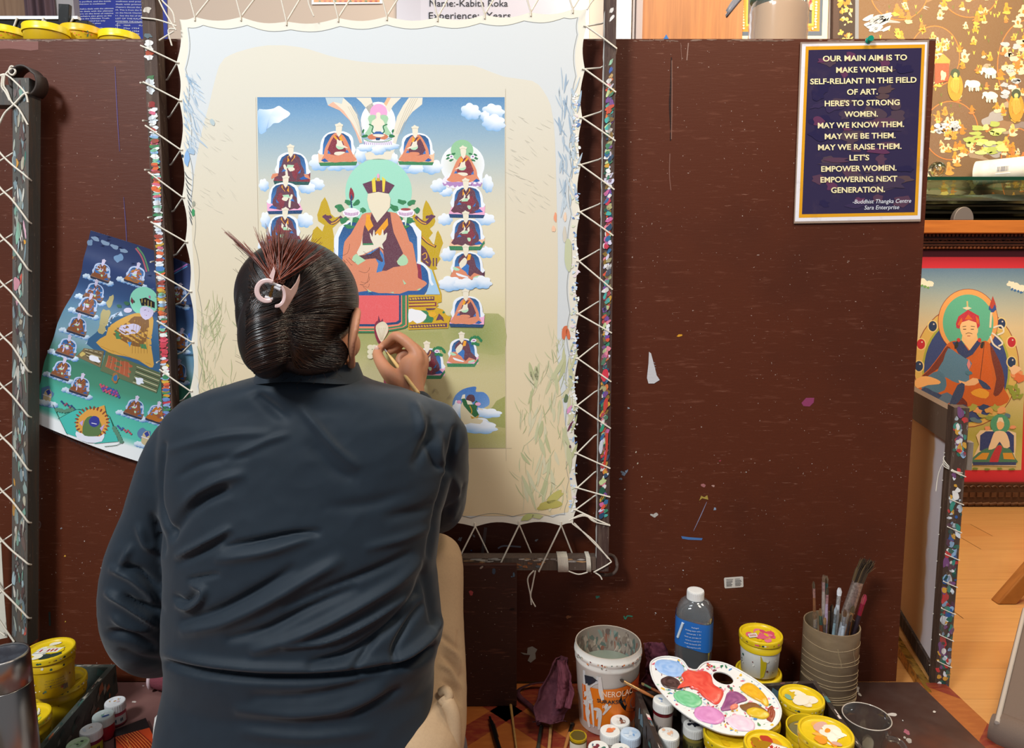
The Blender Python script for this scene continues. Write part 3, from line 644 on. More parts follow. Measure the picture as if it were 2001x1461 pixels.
# cushions of cloud round the lamas
for a in ((626, 318, 22, 20, 1, 1), (658, 324, 22, 13, 2, 1), (685, 322, 18, 14, 3, 1), (706, 304, 12, 18, 4, 1), (769, 312, 10, 14, 5, -1), (806, 330, 26, 13, 6, -1), (845, 328, 20, 16, 7, -1), (790, 322, 12, 12, 8, 1),
          (857, 364, 16, 15, 1, 1), (953, 361, 11, 20, 2, -1), (872, 376, 14, 10, 3, 1), (516, 363, 10, 14, 4, 1), (620, 361, 15, 13, 5, -1), (600, 368, 16, 14, 6, -1), (519, 432, 10, 18, 7, 1), (596, 432, 16, 17, 8, -1), (512, 482, 8, 12, 9, 1),
          (870, 430, 14, 14, 11, 1), (947, 430, 20, 14, 12, -1), (876, 498, 15, 16, 13, 1), (949, 494, 18, 13, 14, -1)): cloud(*a[:4], seed=a[4], flip=a[5], lift=1)
lama(567, 281, 1.02, 'B', RED, '#2f5a58', 3, 1, True, 6)
pa.poly([(530, 347), (533, 340), (543, 338), (544, 343), (531, 350)], ORG); pa.poly([(594, 340), (603, 342), (607, 351), (596, 346)], ORG)
lama(560, 341, .98, 'B', PNK, NAV, 3, -1, True, 30)
lama(559, 404, .98, 'B', RED, NAV, 0, -1, True, 54)
for q in ((556, 468, 'A', PCH, GRN), (552, 532, 'B', PNK, NAV), (550, 600, 'A', PNK, GRN)): lama(q[0], q[1], .98, q[2], q[3], q[4], 0, -1, True, 6)
lama(664, 239, 1.08, 'A', PCH, GRN, 0, -1, True, 6)
lama(810, 244, 1.0, 'A', PCH, GRN, 1, 1, True, 6)
# lama on a lotus with a green halo
pa.L = PB+4; pa.fan((904, 318), [(904+43*math.cos(t), 322+41*math.sin(t)) for t in np.linspace(0, 2*math.pi, 30, endpoint=False)], '#cfcfae', lambda x, y: '#f0f2f5', 0)
pa.ell(903, 294, 22, 21, '#97c79b')
for sx in (-1, 1):
    for dx, dy in ((26, -1), (17, -3), (27, 5), (21, 9)): pa.blob(903+sx*dx, 306+dy-2, 4.5, 2, '#2f7a4c', sx*.4)
    pa.ell(903+sx*21, 306, 4.5, 3.5, '#f4f0f6'); pa.ell(903+sx*21, 306, 2, 1.6, '#9a6aaa')
pa.poly([(864, 352), (876, 344), (903, 350), (932, 344), (944, 350), (940, 362), (925, 368), (885, 368), (868, 362)], '#efe9f2', 2)
for k in range(8): pa.blob(870+k*9.6, 359+2*math.sin(k*.45), 4.6, 4.6, '#b58ac0'); pa.blob(870+k*9.6, 357+2*math.sin(k*.45), 3, 2.4, '#efe6f2')
lama(904, 284, 1.0, 'A', WHT, '#b58ac0', 0, 1, False, 24)
lama(909, 347, 1.0, 'B', PNK, NAV, 0, 1, True, 44)
lama(909, 411, .98, 'B', PCH, GRN, 2, 1, True, 68)
lama(909, 476, .98, 'C', '#5a3446', NAV, 0, 1, True, 92)
for a in ((880, 556, 24, 16, 21, 1), (942, 553, 20, 14, 22, -1), (911, 556, 24, 13, 23, 1)): cloud(*a[:4], seed=a[4], flip=a[5], lift=116)
lama(909, 563, .97, 'A', PNK, NAV, 1, 1, True, 122)
lama(901, 647, .88, 'C', PNK, GRN, 2, 1, True, 6)
lama(833, 665, .95, 'B', PNK, GRN, 2, 1, True, 6)
for ox, oy in ((930, 662), (858, 683)):
    pa.L = PB+40
    for dx, dy in ((-10, 0), (-3, -3), (4, -3), (9, 2), (-4, 8), (2, 10)): pa.blob(ox+dx, oy+dy, 5, 3, '#2f8050', dx*.1)
    pa.ell(ox-4, oy+3, 5, 3.4, '#f0e6f0'); pa.ell(ox-4, oy+3, 3, 1.2, '#b06aa0')
# central figure
pa.L = PB+8; P_ = pa.poly
pa.ell(740, 375, 65, 65, HAL, 48)
P_([(620, 420), (625, 405), (628, 395), (635, 385), (640, 395), (645, 410), (647, 418), (655, 425), (668, 422), (665, 432), (650, 446), (655, 475), (650, 520), (612, 500), (608, 470), (612, 450), (620, 442), (630, 452), (634, 440), (622, 432)], GLD)
P_([(804, 419), (808, 416), (819, 427), (826, 429), (826, 412), (829, 400), (832.5, 391), (838, 398), (843, 408), (848, 420), (851, 432), (848, 440), (840, 447), (846, 455), (838, 465), (848, 479), (853, 455), (856, 450), (862, 462), (866, 475), (861, 488), (858, 500), (861, 506), (852, 520), (855, 526), (845, 528), (834, 520), (822, 512), (822, 452), (814, 442)], GLD)
for sx, c0 in ((-1, 740), (1, 740)):
    q = lambda d, y: (c0+sx*d, y)
    pa.line([q(72, 423), q(82, 432), q(92, 436), q(101, 428), q(106, 420)], 6.5, PUR); pa.line([q(76, 427), q(84, 434), q(93, 437)], 2.4, '#e0a63a'); pa.blob(*q(103, 424), 7, 4, PUR); pa.blob(*q(95, 424), 4, 3, PUR)
P_([(823, 478), (832, 486), (838, 498), (843, 512), (840, 522), (828, 515), (823, 508)], PUR)
pa.line([(825, 498), (832, 494), (834, 503), (828, 507)], 2, '#e0a63a'); pa.line([(832, 510), (837, 514)], 2, '#e0a63a'); pa.line([(824, 462), (836, 474), (852, 482)], 5, '#5a3446', 4); pa.line([(825, 462), (836, 473), (850, 481)], 2.8, '#e8a83c', 4)
for x in (847, 853): pa.line([(x, 504), (x, 520)], 2.4, PUR)
P_([(652, 540), (653, 465), (663, 444), (680, 432), (700, 428), (780, 428), (803, 432), (815, 443), (823.5, 452), (822, 514), (815, 520)], WHT)
pa.L += 1; bl = [(660, 540), (661, 500), (662, 464), (671, 444), (684, 434), (796, 434), (806, 444), (815, 463), (816, 500), (815, 540)]
pm.add([pa.pt(740, 500)]+[pa.pt(*p) for p in bl], [(0, i, i+1) for i in range(1, len(bl))], [lin('#3a70b0')]+[lin(mix('#2b5180', '#4580be', min(1, (y-434)/80))) for x, y in bl])
for bx, by in ((0, 0), (106, 0)):
    for dx, dy, rx, ry, a_ in ((680, 395, 8, 5, .3), (698, 396, 8, 5, -.4), (664, 406, 9, 6, .5), (709, 411, 6, 5, .6), (672, 430, 9, 6, -.2), (695, 430, 9, 6, .3), (683, 443, 11, 4, 0)): pa.blob(dx+bx, dy+by, rx, ry, '#3c8556', a_, .3, 12)
    pa.ell(687+bx, 416, 17, 9, '#f4eef4')
    for k in range(9): pa.line([(674+bx+k*3.2, 414+2*math.sin(k*.4)), (676+bx+k*2.8, 420+2*math.sin(k*.4))], 1.5, '#b06aa8')
    pa.ell(687+bx, 409, 10, 2.6, '#f6f2f6' if bx == 0 else '#a84a4a')
    P_([(684+bx, 424), (690+bx, 424), (687.5+bx, 441), (686+bx, 441)], '#cfe6cf')
P_([(686, 366), (692, 378), (691, 388), (687, 392), (683, 386), (683, 376)], '#9a3440', 2); P_([(686, 378), (690, 386), (687, 392), (689, 406), (686, 406), (685, 390)], '#2c4a74')
P_([(690, 577), (828, 577), (836, 565), (838.5, 545), (834, 525), (826, 515), (815, 512), (690, 540)], '#2f5f9c', 0)
P_([(815, 514), (822, 514), (825, 547), (817, 543)], '#96364e')
P_([(839, 526), (846, 528), (861, 575), (832, 575), (838, 558)], '#a8cdea'); pa.line([(845, 526), (862, 576)], 3, GLD, 0); pa.line([(815, 512), (828, 517), (838, 530), (841, 548), (846, 557)], 5, WHT)
P_([(715, 416), (705, 424.5), (696, 439), (685.5, 457.5), (673.5, 472.5), (670.5, 495), (668, 520), (662, 550), (668, 568), (690, 572), (719, 568), (740, 572.5), (755, 572.5), (781, 574), (797.6, 568), (817, 568), (826, 562), (834.5, 554.5), (829, 548.5), (817, 542.5), (817, 530), (812.7, 508), (806.6, 476), (800.6, 471.6), (794.6, 452), (790, 444), (780, 421.5), (763.5, 414)], ORG, 2)
P_([(727, 414), (737, 435), (755, 412), (763, 416), (765, 432), (769.5, 454), (788, 495), (775, 511), (783, 520), (769, 522), (755, 529), (746, 529), (752, 515), (749, 490), (740, 480), (709, 476), (708, 465), (712, 442), (724, 426)], MAR)
P_([(711.7, 498.7), (740, 483.7), (749.4, 497), (752.4, 515), (746.4, 530), (735.8, 532.6), (739.6, 515), (734, 505)], '#4a82c2'); P_([(701, 500), (725, 495.7), (742, 483), (742.6, 495.7), (748.6, 507.8), (746, 512), (733, 504.8), (713, 507), (705.7, 504.8)], '#5f3c46', 2)
P_([(696.7, 495.7), (702, 500), (714.8, 508.5), (699.7, 517.6), (688, 507.8), (690.7, 500)], '#b3d9b0', 0); P_([(788.6, 496.5), (797.6, 507.8), (794.6, 516.8), (782.5, 519), (775.8, 510.8)], '#b3d9b0', 2)
P_([(715.5, 430.5), (714, 441), (720, 452), (730, 441.7), (724.5, 429), (723, 420), (716, 418.5)], YEL); P_([(757.5, 426), (759, 439.5), (750, 451.5), (744, 463.5), (736.5, 462), (733.5, 454.5)], YEL)
P_([(709, 475.5), (730.5, 475), (730.5, 478), (709.5, 480)], GRN)
P_([(710, 457.5), (708, 469.5), (708.7, 479), (730.5, 478.5), (724.5, 466), (722.5, 455), (724.5, 456), (728, 463), (730.3, 449.5), (732, 450), (733, 460), (735, 459), (738, 455.5), (741, 460), (745, 459), (747.5, 448), (749, 449), (750.3, 460), (755.5, 454.5), (757, 456), (754.5, 468), (747, 477), (750, 487), (742, 482), (708, 498), (700.5, 499.5), (697.5, 493.5), (705, 478.5)], CR)
P_([(719.2, 378.7), (739.4, 375), (759.7, 378.7), (763.4, 388.5), (762, 405), (755.2, 414), (737.2, 435), (727.4, 417), (721.4, 406.5), (717.7, 390)], '#ecdfc4')
P_([(708.7, 359.5), (726, 353.5), (740, 352), (754, 353.5), (771, 362), (759.7, 378), (739.4, 375), (719.2, 378.3)], '#6a3f55'); P_([(726.7, 352), (733.4, 346), (735, 375), (728.6, 375.7)], '#efd44a'); P_([(747, 345), (753.7, 351), (751.4, 375), (747.7, 375)], '#efd44a'); P_([(737, 347), (741.5, 347), (743.5, 354), (736, 354)], '#d8b028'); pa.ell(739.4, 344, 2.4, 4.6, '#f0a8cc')
for q in ([(787, 546), (794, 554), (790, 556)], [(718, 565), (727, 570), (720, 571)], [(762, 571), (770, 570), (769, 573)], [(814, 566), (824, 562), (820, 567)]): P_(q, '#b3d9b0')
# throne and hanging carpet
P_([(798, 576), (863, 576), (863, 590), (855, 592), (857, 598), (852, 600), (866, 605), (872, 615), (882, 620), (878, 628), (876, 641), (798, 644)], '#d6aa26')
P_([(799, 581), (849, 579), (849, 587), (799, 588)], PUR); P_([(799, 591), (853, 590), (853, 598), (799, 600)], '#8a3a46'); P_([(799, 594), (850, 592), (850, 596), (799, 597)], '#dcb43a'); P_([(800, 634), (874, 631), (874, 639), (800, 641)], PUR)
for k in range(9): pa.blob(802+k*5.4, 584-k*.25, 2.2, 1.7, '#dcb43a', .5)
for k in range(13): pa.blob(803+k*5.4, 638-k*.25, 2.2, 1.6, '#dcb43a', .5)
P_([(799, 604), (812, 605), (824, 607), (832, 612), (834, 618), (828, 627), (815, 632), (807, 626), (799, 630)], '#f1f2f4', 2); P_([(822, 606), (834, 607), (840, 615), (848, 622), (844, 630), (826, 630), (833, 622), (834, 615)], GRN); P_([(858, 612), (866, 620), (868, 628), (862, 624), (852, 626)], PUR); pa.blob(846, 614, 7, 5, '#eab02c'); P_([(832, 602), (852, 602), (848, 605), (834, 606)], PUR); pa.ell(867, 610, 2.2, 2.2, GRN)
for c, x1, y1, d in ((GRN, 798, 640, 10), ('#f0886c', 795, 638, 8.5), (GRN, 792.5, 637, 7.5), ('#f0886c', 786, 635, 6.5), (NAV, 784, 632, 5.5), ('#ec6668', 780, 628, 5)):
    P_([(690, 577), (x1, 577), (x1, y1-3), (x1-6, y1+1), (x1-28, y1+d*.6), (735, y1+d), (690, y1+d)], c)
# jewel being painted, and pencil sketches
P_([(733, 632), (740, 626), (748, 630), (756, 634), (760, 646), (752, 660), (744, 672), (738, 668), (732, 650)], '#8c2840', 2); P_([(738, 632), (740, 616), (744, 628), (748, 622), (750, 632)], '#7a3048'); pa.fan((746, 646), [(735, 636), (748, 628), (757, 634), (759, 645), (752, 660), (745, 668), (737, 652)], '#efe4cc', lambda x, y: '#e2d4b6')
for k in range(5): pa.line([(739+k*3.6, 640), (744+k, 664)], .5, '#a89878')
for k in range(7): pa.ell(724+(k % 3)*8, 678+(k//3)*9, 6, 5, '#e3dab8'); pa.ell(724+(k % 3)*8, 678+(k//3)*9, 5.4, 4.4, '#e8dfc2')
P_([(750, 740), (757, 746), (764, 754), (772, 768), (752, 768)], '#8c3048'); pa.ell(766, 768, 8, 5, '#b8502c')
for k in range(5): pa.line([(846, 768-k*2), (852, 760), (858, 768)], .5, '#b3a482'); pa.line([(874+k*2.5, 778), (880, 770-k)], .5, '#b3a482')
# dancing figure on the lowest cloud
pa.L = PB+6
P_([(987, 774), (970, 783), (962, 795), (948, 806), (950, 830), (987, 836)], '#a0a05c', 0)
pa.fan((918, 795), [(884, 790), (890, 772), (905, 760), (925, 755), (931, 757), (930, 765), (945, 766), (955, 776), (956, 790), (945, 797), (930, 808), (900, 812), (890, 805)], '#5a8cc8', lambda x, y: mix('#3f70b4', '#8ab0de', (y-755)/60))
cloud(893, 805, 10, 22, 31, 9); cloud(952, 808, 28, 11, 32, 9, -1); cloud(925, 832, 40, 17, 33, 10); cloud(940, 836, 34, 14, 34, 11, -1)
pa.L = PB+20
P_([(901, 790), (908, 784), (918, 806), (934, 818), (944, 820), (938, 828), (920, 826), (906, 829), (900, 812)], '#e0d2ae', 2); P_([(904, 771), (909, 770), (909, 780), (901, 779)], CR)
P_([(902, 779), (908, 778), (918, 790), (926, 790), (930, 782), (935, 786), (931, 800), (936, 810), (928, 815), (918, 806), (906, 792)], '#2c6a3c'); P_([(919, 812), (928, 816), (937, 809), (934, 815), (922, 818)], '#c99a2c'); pa.line([(918, 792), (922, 802), (921, 808)], 2, '#c99a2c')
P_([(911, 778), (916, 771), (926, 772), (928, 783), (920, 786), (912, 784)], '#5a3a44', 2); P_([(911, 781), (921, 784), (924, 790), (914, 790)], CR); pa.ell(897, 785, 4.5, 3.4, '#f0a8c8'); pa.ell(934, 789, 5.5, 3.4, '#f0a8c8'); pa.line([(934, 797), (944, 800)], 2.5, CR)
pa.L = PB+2; pa.line([(988, 190), (988, 240), (989, 900)], .5, '#b9ab90'); pa.line([(800, 875.5), (1000, 875.5)], .6, '#b9ab90'); pa.line([(500, 190), (513, 900)], .5, '#b9ab90')
pm.build('painting', mat('matt_mineral_paint', None, rough=.8, spec=.15, n_scale=700, n_amt=.05, n_col='#ffffff'), CANVAS)

# ------------------------------------------------------------------ lacing: one cord from bar to canvas edge and back, all the way round
cord = MB(); CRD = .0017
def P3(x, y, k=0): return FP(x, y) + FN*.0022 if k == 0 else (CP(x, y) if k == 1 else FP(x, y) + FK*.0325)
LO = [(277, 90), (282, 161), (286, 246), (292, 337), (297, 434), (304, 530), (309, 627), (314, 722), (318, 815), (323, 905)]
for (nx, ny), (ox, oy) in zip(LN, LO):
    cord.tube([P3(nx+5, ny+1, 1)+FN*.001, P3(nx, ny, 1)+FN*.001, P3(lerp(nx, ox, .55), lerp(ny, oy, .55), 0)+FN*.001, P3(ox-.6, oy, 0), P3(ox-1.5, oy-3, 2)], CRD, 6)
    cord.tube([P3(nx, ny+3, 1), P3(lerp(nx, ox, .5), ny+22, 2), P3(ox-1.5, ny+34, 2), P3(ox-1.8, ny+40, 0)], CRD, 6)
RO = [(1204, 95), (1202, 180), (1201, 275), (1199, 370), (1197, 460), (1195.5, 565), (1194, 650), (1193, 745), (1192, 836), (1191, 914), (1190.5, 970), (1190, 1025)]
RI = [(1180, 32), (1177, 121), (1175, 210), (1173, 305), (1172, 395), (1171, 487), (1169, 591), (1167, 675), (1166, 769), (1165, 857), (1165, 930), (1165, 977)]
for (nx, ny), (ox, oy), (ix, iy) in zip(RN, RO, RI):
    cord.tube([P3(nx-6, ny-1, 1)+FN*.001, P3(nx, ny, 1)+FN*.001, P3(lerp(nx, ox, .6), lerp(ny, oy, .6), 0)+FN*.001, P3(ox+.5, oy, 0), P3(ox+1.5, oy+5, 2)], CRD, 6)
    cord.tube([P3(nx, ny-1, 1), P3(ix, iy, 2), P3(lerp(ix, ox, .9), iy-12, 2)], CRD, 6)
for nx, ny in TN:
    cord.tube([P3(nx, ny+8, 1)+FN*.001, P3(nx, ny, 1)+FN*.001, P3(nx-22, -52, 0), P3(nx-30, -76, 0), P3(nx-31, -78, 2)], CRD, 6)
    cord.tube([P3(nx, ny, 1), P3(nx+24, -30, 2), P3(nx+36, -60, 2)], CRD, 6)
for nx, ny in BN_:
    cord.tube([P3(nx, ny-8, 1)+FN*.001, P3(nx, ny, 1)+FN*.001, P3(nx-30, 1088, 0), P3(nx-43, 1115.5, 0), P3(nx-44, 1117, 2)], CRD, 6)
    cord.tube([P3(nx+1, ny, 1), P3(nx+24, 1089, 2), P3(nx+26, 1100, 2)], CRD, 6)
for p in ([(1122, 1021), (1160, 1060), (1191, 1092), (1190, 1100), (1160, 1117)], [(1118, 1022), (1158, 1054), (1188, 1090)], [(1112, 1016), (1140, 1004), (1160, 1018), (1192, 1026)], [(1115, 1014), (1143, 1007), (1168, 1021)], [(345, 60), (322, 22), (305, -14)], [(343, 46), (338, 24), (318, 2), (305, -20)], [(346, 52), (310, 40), (277, 36)], [(341, 62), (312, 80)], [(344, 58), (330, 60), (337, 90)], [(1147, 20), (1155, 6), (1172, -12)],
          [(1111, 1115), (1130, 1121), (1148, 1117)], [(1043, 1114), (1031, 1130), (1036, 1160), (1038, 1180)], [(1046, 1114), (1040, 1145), (1037, 1165), (1046, 1184)], [(1163, 1118), (1172, 1124), (1176, 1131)], [(600, -20), (604, 8), (614, 33)]):
    cord.tube(smooth_open([P3(*q, 0) for q in p], 5), CRD*.9, 6)
for x0, k in ((1090, 7), (1102, 4), (1146, 4)):
    for i in range(k):
        q = [P3(x0+i*2.1, 1088.5, 2), P3(x0+i*2.1, 1088.5, 0), P3(x0+i*2.1+1, 1101, 0)+FN*.0005, P3(x0+i*2.1+1.5, 1115.5, 0), P3(x0+i*2.1+1.5, 1115.5, 2)]; cord.tube(q, CRD*.8, 6)
cord.build('lacing_cord', M_cord, FRAME)
rg = MB(); c0 = FP(1186, 1110) + FK*.02
rg.tube([c0 + Vector((.024*math.cos(t), .004*math.sin(3*t), .0245*math.sin(t))) for t in np.linspace(1.4, -3.4, 26)], [.0032+.0006*(i % 2) for i in range(26)], 8, '#5b4a40')
tag(rg.build('rope_ring', mat('dark_rope', '#5a4a42', rough=.9, bump=.6, b_scale=300), FRAME), 'dark rope loop hanging from the lower corner')

# the brown rest the frame stands on
rs_ = MB(); e = on_y(1010, 1103, 1.320); xl_ = -.115
rs_.box((xl_, 1.320, LZ+.0004), (e.x, 1.332, e.z), '#3a2018'); zb = FP(760, 1117).z - .004
rs_.box((xl_, 1.332, LZ+.0004), (e.x-.004, 1.392, zb), '#33190f')
ra = Art(lambda x, y: on_y(x, y, 1.320), (0, -1, 0), rs_, .0001); ra.L = 2
ra.poly([(916, 1155), (920, 1153), (925, 1156), (923, 1163), (919, 1163)], '#a84a4c'); ra.blob(941, 1108, 4, 2, '#a09488', -.5); ra.blob(965, 1116, 4, 6, '#3e4c5c'); ra.blob(1004, 1122, 2, 5, '#4f6474'); ra.blob(1000, 1126, 1.5, 1.5, '#52687a'); ra.blob(1001, 1190, 5, 2, '#120a08')
for i in range(14): ra.blob(random.uniform(905, 1005), random.uniform(1130, 1320), .9, .7, '#9a8a80', 0, .3, 6)
tag(rs_.build('wooden_rest', M_board, bevel=.002), 'dark brown wooden block under the lower bar of the painting frame', 'frame rest')
# ================================================================== creased print tucked behind the frame's side bar
PPN = Vector((0, -1, .049)).normalized()
def creaseh(x, y):
    u = (y - .36*(x-177) - 450)                     # runs down the sheet
    h = 0
    for c, w, a in ((62, 20, .0032), (118, 22, -.0036), (172, 24, .003), (238, 26, -.003), (300, 26, .0022)): h += a*math.exp(-((u-c)/w)**2)
    return h
def PP(x, y): return on_y(x, y, 1.3815, .049)
prm = MB(); pr_outl = [(177, 450), (188, 449), (300, 488), (363, 515), (440, 545), (405, 680), (372, 790), (330, 915), (300, 907), (293, 906), (284, 909), (230, 896), (160, 873), (100, 845), (55, 822), (56, 812), (82, 742), (90, 700), (100, 668), (112, 632), (139, 580), (158, 536), (160, 526)]
lft = [(177, 450), (160, 530), (139, 580), (112, 632), (100, 668), (88, 705), (80, 745), (55, 820)]
rgt = [(440, 545), (425, 605), (408, 670), (395, 715), (385, 745), (375, 780), (362, 820), (332, 920)]
def sheet(s, t):
    k = t*7; i = min(6, int(k)); f = k-i
    a = (lerp(lft[i][0], lft[i+1][0], f), lerp(lft[i][1], lft[i+1][1], f)); b = (lerp(rgt[i][0], rgt[i+1][0], f), lerp(rgt[i][1], rgt[i+1][1], f))
    return a[0]+(b[0]-a[0])*s, a[1]+(b[1]-a[1])*s - 7*math.sin(math.pi*s)*(t-.5)*-1.6
cst = [(0, '#2a3358'), (.12, '#33436e'), (.25, '#3d5a84'), (.36, '#5d8aa6'), (.5, '#7d9fb0'), (.58, '#5c8a84'), (.66, '#3c7660'), (.78, '#4a8a70'), (.88, '#56b6a2'), (.955, '#5ec4b2'), (.957, '#eef1f1'), (1, '#f0f2f2')]
def shade(t):
    for (a, c), (b, d) in zip(cst, cst[1:]):
        if t <= b: return mix(c, d, (t-a)/(b-a+1e-9))
    return lin(cst[-1][1])
NT = 90
def shv(u, v):
    return PP(*sheet(u, v))
prm.grid(shv, 24, NT, colfn=lambda u, v: mix(shade(v), '#9fc0c6', .35*max(0, 1-((u-.35)/.5)**2-((v-.42)/.18)**2)))
prm.grid(lambda u, v: PP(*sheet(1-u, v)) - PPN*.0008, 8, 30, col='#d9d9d9')
SAVE = (pa, pm, PB, CR, MAR, RED, ORG, YEL, WHT)
pa = Art(PP, PPN, prm, .000012); pm = prm; PB = 8
CR, MAR, RED, ORG, YEL, WHT = '#cfc4de', '#8a5436', '#9a5a40', '#b8702e', '#c8862e', '#b9c9e8'
pa.L = 6
for i in range(4): pa.blob(186+i*19, 466+i*8, 9, 4, '#7f93ac', .3)
pa.blob(176, 474, 5, 6, '#6f87a4'); pa.line([(268, 483), (281, 500), (291, 530)], 3, '#5a8a60'); pa.line([(265, 485), (277, 502), (287, 531)], 3, '#b05a64')
pa.blob(232, 504, 8, 8, '#7090b4'); pa.line([(338, 532), (352, 524), (366, 516)], 3, '#b070b4'); pa.line([(338, 536), (352, 528), (366, 520)], 2, '#5a9ad0')
ROT = R(17)
LM = [(205, 506, 1), (272, 512, 0), (189, 545, 1), (178, 572, 1), (158, 611, 1), (136, 653, 1), (128, 697, 1), (164, 728, 1), (270, 772, 1), (313, 783, 0), (354, 552, 1), (356, 640, 0), (352, 700, 1)]
for i, (x, y, k) in enumerate(LM):
    for j in range(6):
        t = j/5; cx, cy = x-24+46*t - 12, y+38+15*t - 4; cloud(cx, cy, 8, 6, i*7+j, -1+j % 2, 1, '#d6e6f2', '#2f74b8')
for i, (x, y, k) in enumerate(LM): lama(x, y, .56, 'B' if k else 'A', '#8a6a58', '#3a3a4a', 3 if i % 2 else 0, 1, True, 8)
ROT = 0.0
# large seated figure
pa.L = 12
pa.poly([(243, 622), (226, 612), (212, 650), (180, 668), (165, 672), (182, 655), (205, 640), (218, 616), (236, 608)], '#c6d8ee')
pa.poly([(215, 700), (168, 672), (188, 650), (230, 618), (320, 625), (322, 720), (285, 720)], '#3d6488', 2)
pa.ell(281, 588, 29, 28, '#8fd8bc')
for a in ((214, 588, 6, 12), (206, 620, 9, 16), (200, 644, 7, 10)): pa.blob(*a, '#b8aa78', .2)
pa.poly([(262, 612), (274, 612), (296, 616), (299, 640), (297, 680), (300, 712), (292, 718), (270, 704), (244, 696), (214, 690), (187, 669), (208, 655), (213, 640), (228, 628), (246, 618)], '#d9a650', 2)
pa.poly([(252, 628), (262, 618), (290, 624), (289, 655), (282, 675), (262, 676), (238, 664), (222, 652), (236, 638)], '#8a6038', 2); pa.poly([(225, 646), (232, 640), (238, 662), (228, 662)], '#4f8a5c'); pa.poly([(274, 672), (286, 672), (288, 682), (276, 680)], '#4f8a5c'); pa.poly([(250, 668), (258, 668), (254, 678)], '#5a9ad8')
pa.poly([(238, 636), (252, 634), (262, 632), (276, 638), (270, 650), (258, 652), (246, 654), (234, 646)], '#d3cbe6', 2)
for k in range(5): pa.line([(196+k*22, 676+k*8), (222+k*18, 688+k*6)], .7, '#b07f34')
for k in range(6): pa.line([(264+k*5, 620+k*4), (258+k*6, 690)], .6, '#a87a3a')
pa.poly([(275, 600), (284, 598), (298, 606), (296, 618), (284, 625), (274, 616), (272, 606)], '#d5cae6', 2); pa.poly([(272, 584), (285, 581), (302, 590), (301, 602), (287, 597), (275, 597)], '#2e2a2c')
for k in range(4): pa.line([(277+k*6, 583+k*2), (276+k*6, 595+k*2)], 1.6, '#c6ab5c')
pa.ell(292.5, 580, 2, 3, '#b07a9a'); pa.line([(280, 606), (284, 605)], .8, '#4a4050'); pa.line([(288, 608), (292, 608)], .8, '#4a4050'); pa.line([(281, 615), (286, 616)], .9, '#a0647a')
for x, y in ((249, 605), (232, 598), (258, 588), (246, 592)): pa.blob(x, y, 5, 3.4, '#3f6a50', .4)
pa.ell(249, 606, 8, 5, '#d8cfe6'); pa.ell(249, 606, 5, 2, '#5a4a78'); pa.poly([(256, 580), (260, 588), (257, 594), (254, 588)], '#7a3a48')
pa.poly([(163, 680), (202, 686), (196, 718), (148, 696)], '#7a6a4c'); pa.poly([(206, 686), (316, 730), (306, 768), (196, 724)], '#5f6a4c'); pa.poly([(211, 694), (259, 711), (252, 738), (205, 716)], '#a8583a')
for k in range(6): pa.line([(211+k*8, 694+k*3), (206+k*9, 716+k*4)], .7, '#c88a64'); pa.line([(164+k*1, 682+k*3), (198-k, 690+k*4.5)], 1.1, '#3e3626' if k % 2 else '#c9bd9a')
for k in range(7): pa.line([(266-k, 716+k*5), (312-k, 734+k*5)], 1.3, '#3e3626' if k % 2 else '#cfc39c')
pa.blob(184, 701, 10, 5, '#e2e2ec', .4, .3); pa.blob(160, 692, 5, 4, '#c8b068', 0, .3); pa.blob(272, 744, 9, 6, '#dde0ea', .5, .3)
pa.blob(226, 738, 7, 9, '#9a6a3c'); pa.blob(226, 738, 4, 6, '#2f6a9c')
for i in range(24): pa.ell(198+(i % 6)*6+(i//6)*2, 751+(i//6)*4+(i % 6)*2.4, 2.4, 2.4, random.choice(['#a04a8a', '#3a5aa0', '#c0566a', '#6a4a9a']))
for i in range(9): pa.ell(121+i*3.2, 784+i*1.4+(i % 3)*2, 2, 2, random.choice(['#a04a6a', '#3a4a80'])); pa.ell(231+i*3.2, 832+i*1.4+(i % 3)*2, 2, 2, random.choice(['#c0566a', '#4a5aa0']))
pa.poly([(116, 816), (150, 800), (172, 803), (215, 815), (232, 862), (186, 866), (130, 846)], '#4cbcb0', 0); pa.line([(114, 818), (150, 800), (165, 802)], 1, '#2d5a4c'); pa.line([(214, 812), (226, 840), (235, 866), (205, 872)], 1, '#2d5a4c'); pa.line([(104, 790), (116, 816), (132, 848)], 1, '#2d5a4c')
for i in range(7): pa.blob(112+i*5, 803-abs(i-3), 4, 4, '#5f8a74'); pa.blob(224+i*2.4, 836+i*4.4, 4, 4, '#5f8a74')
pa.poly([(205, 791), (208, 806), (213, 820), (210, 838), (200, 853), (184, 858), (163, 852), (150, 838), (149, 824), (157, 812), (172, 800), (190, 796)], '#e0a24c', 0)
for i in range(26):
    t = 2*math.pi*i/26; pa.blob(181+31*math.cos(t), 828+29*math.sin(t)-3, 4, 1.6, '#8a4a38', t)
pa.poly([(150, 842), (170, 850), (196, 852), (205, 846), (200, 862), (172, 864), (152, 855)], '#e4e6f2', 2); pa.poly([(162, 846), (166, 822), (178, 812), (194, 818), (200, 838), (194, 850), (174, 852)], '#5f7a4c', 2); pa.poly([(175, 820), (184, 812), (194, 816), (195, 828), (186, 834), (177, 830)], '#3b3f94', 2); pa.line([(180, 826), (190, 828)], 1.4, '#e8e4ee'); pa.poly([(196, 836), (206, 828), (200, 842)], '#c8a8d8'); pa.poly([(156, 826), (164, 820), (162, 832)], '#c8a8d8')
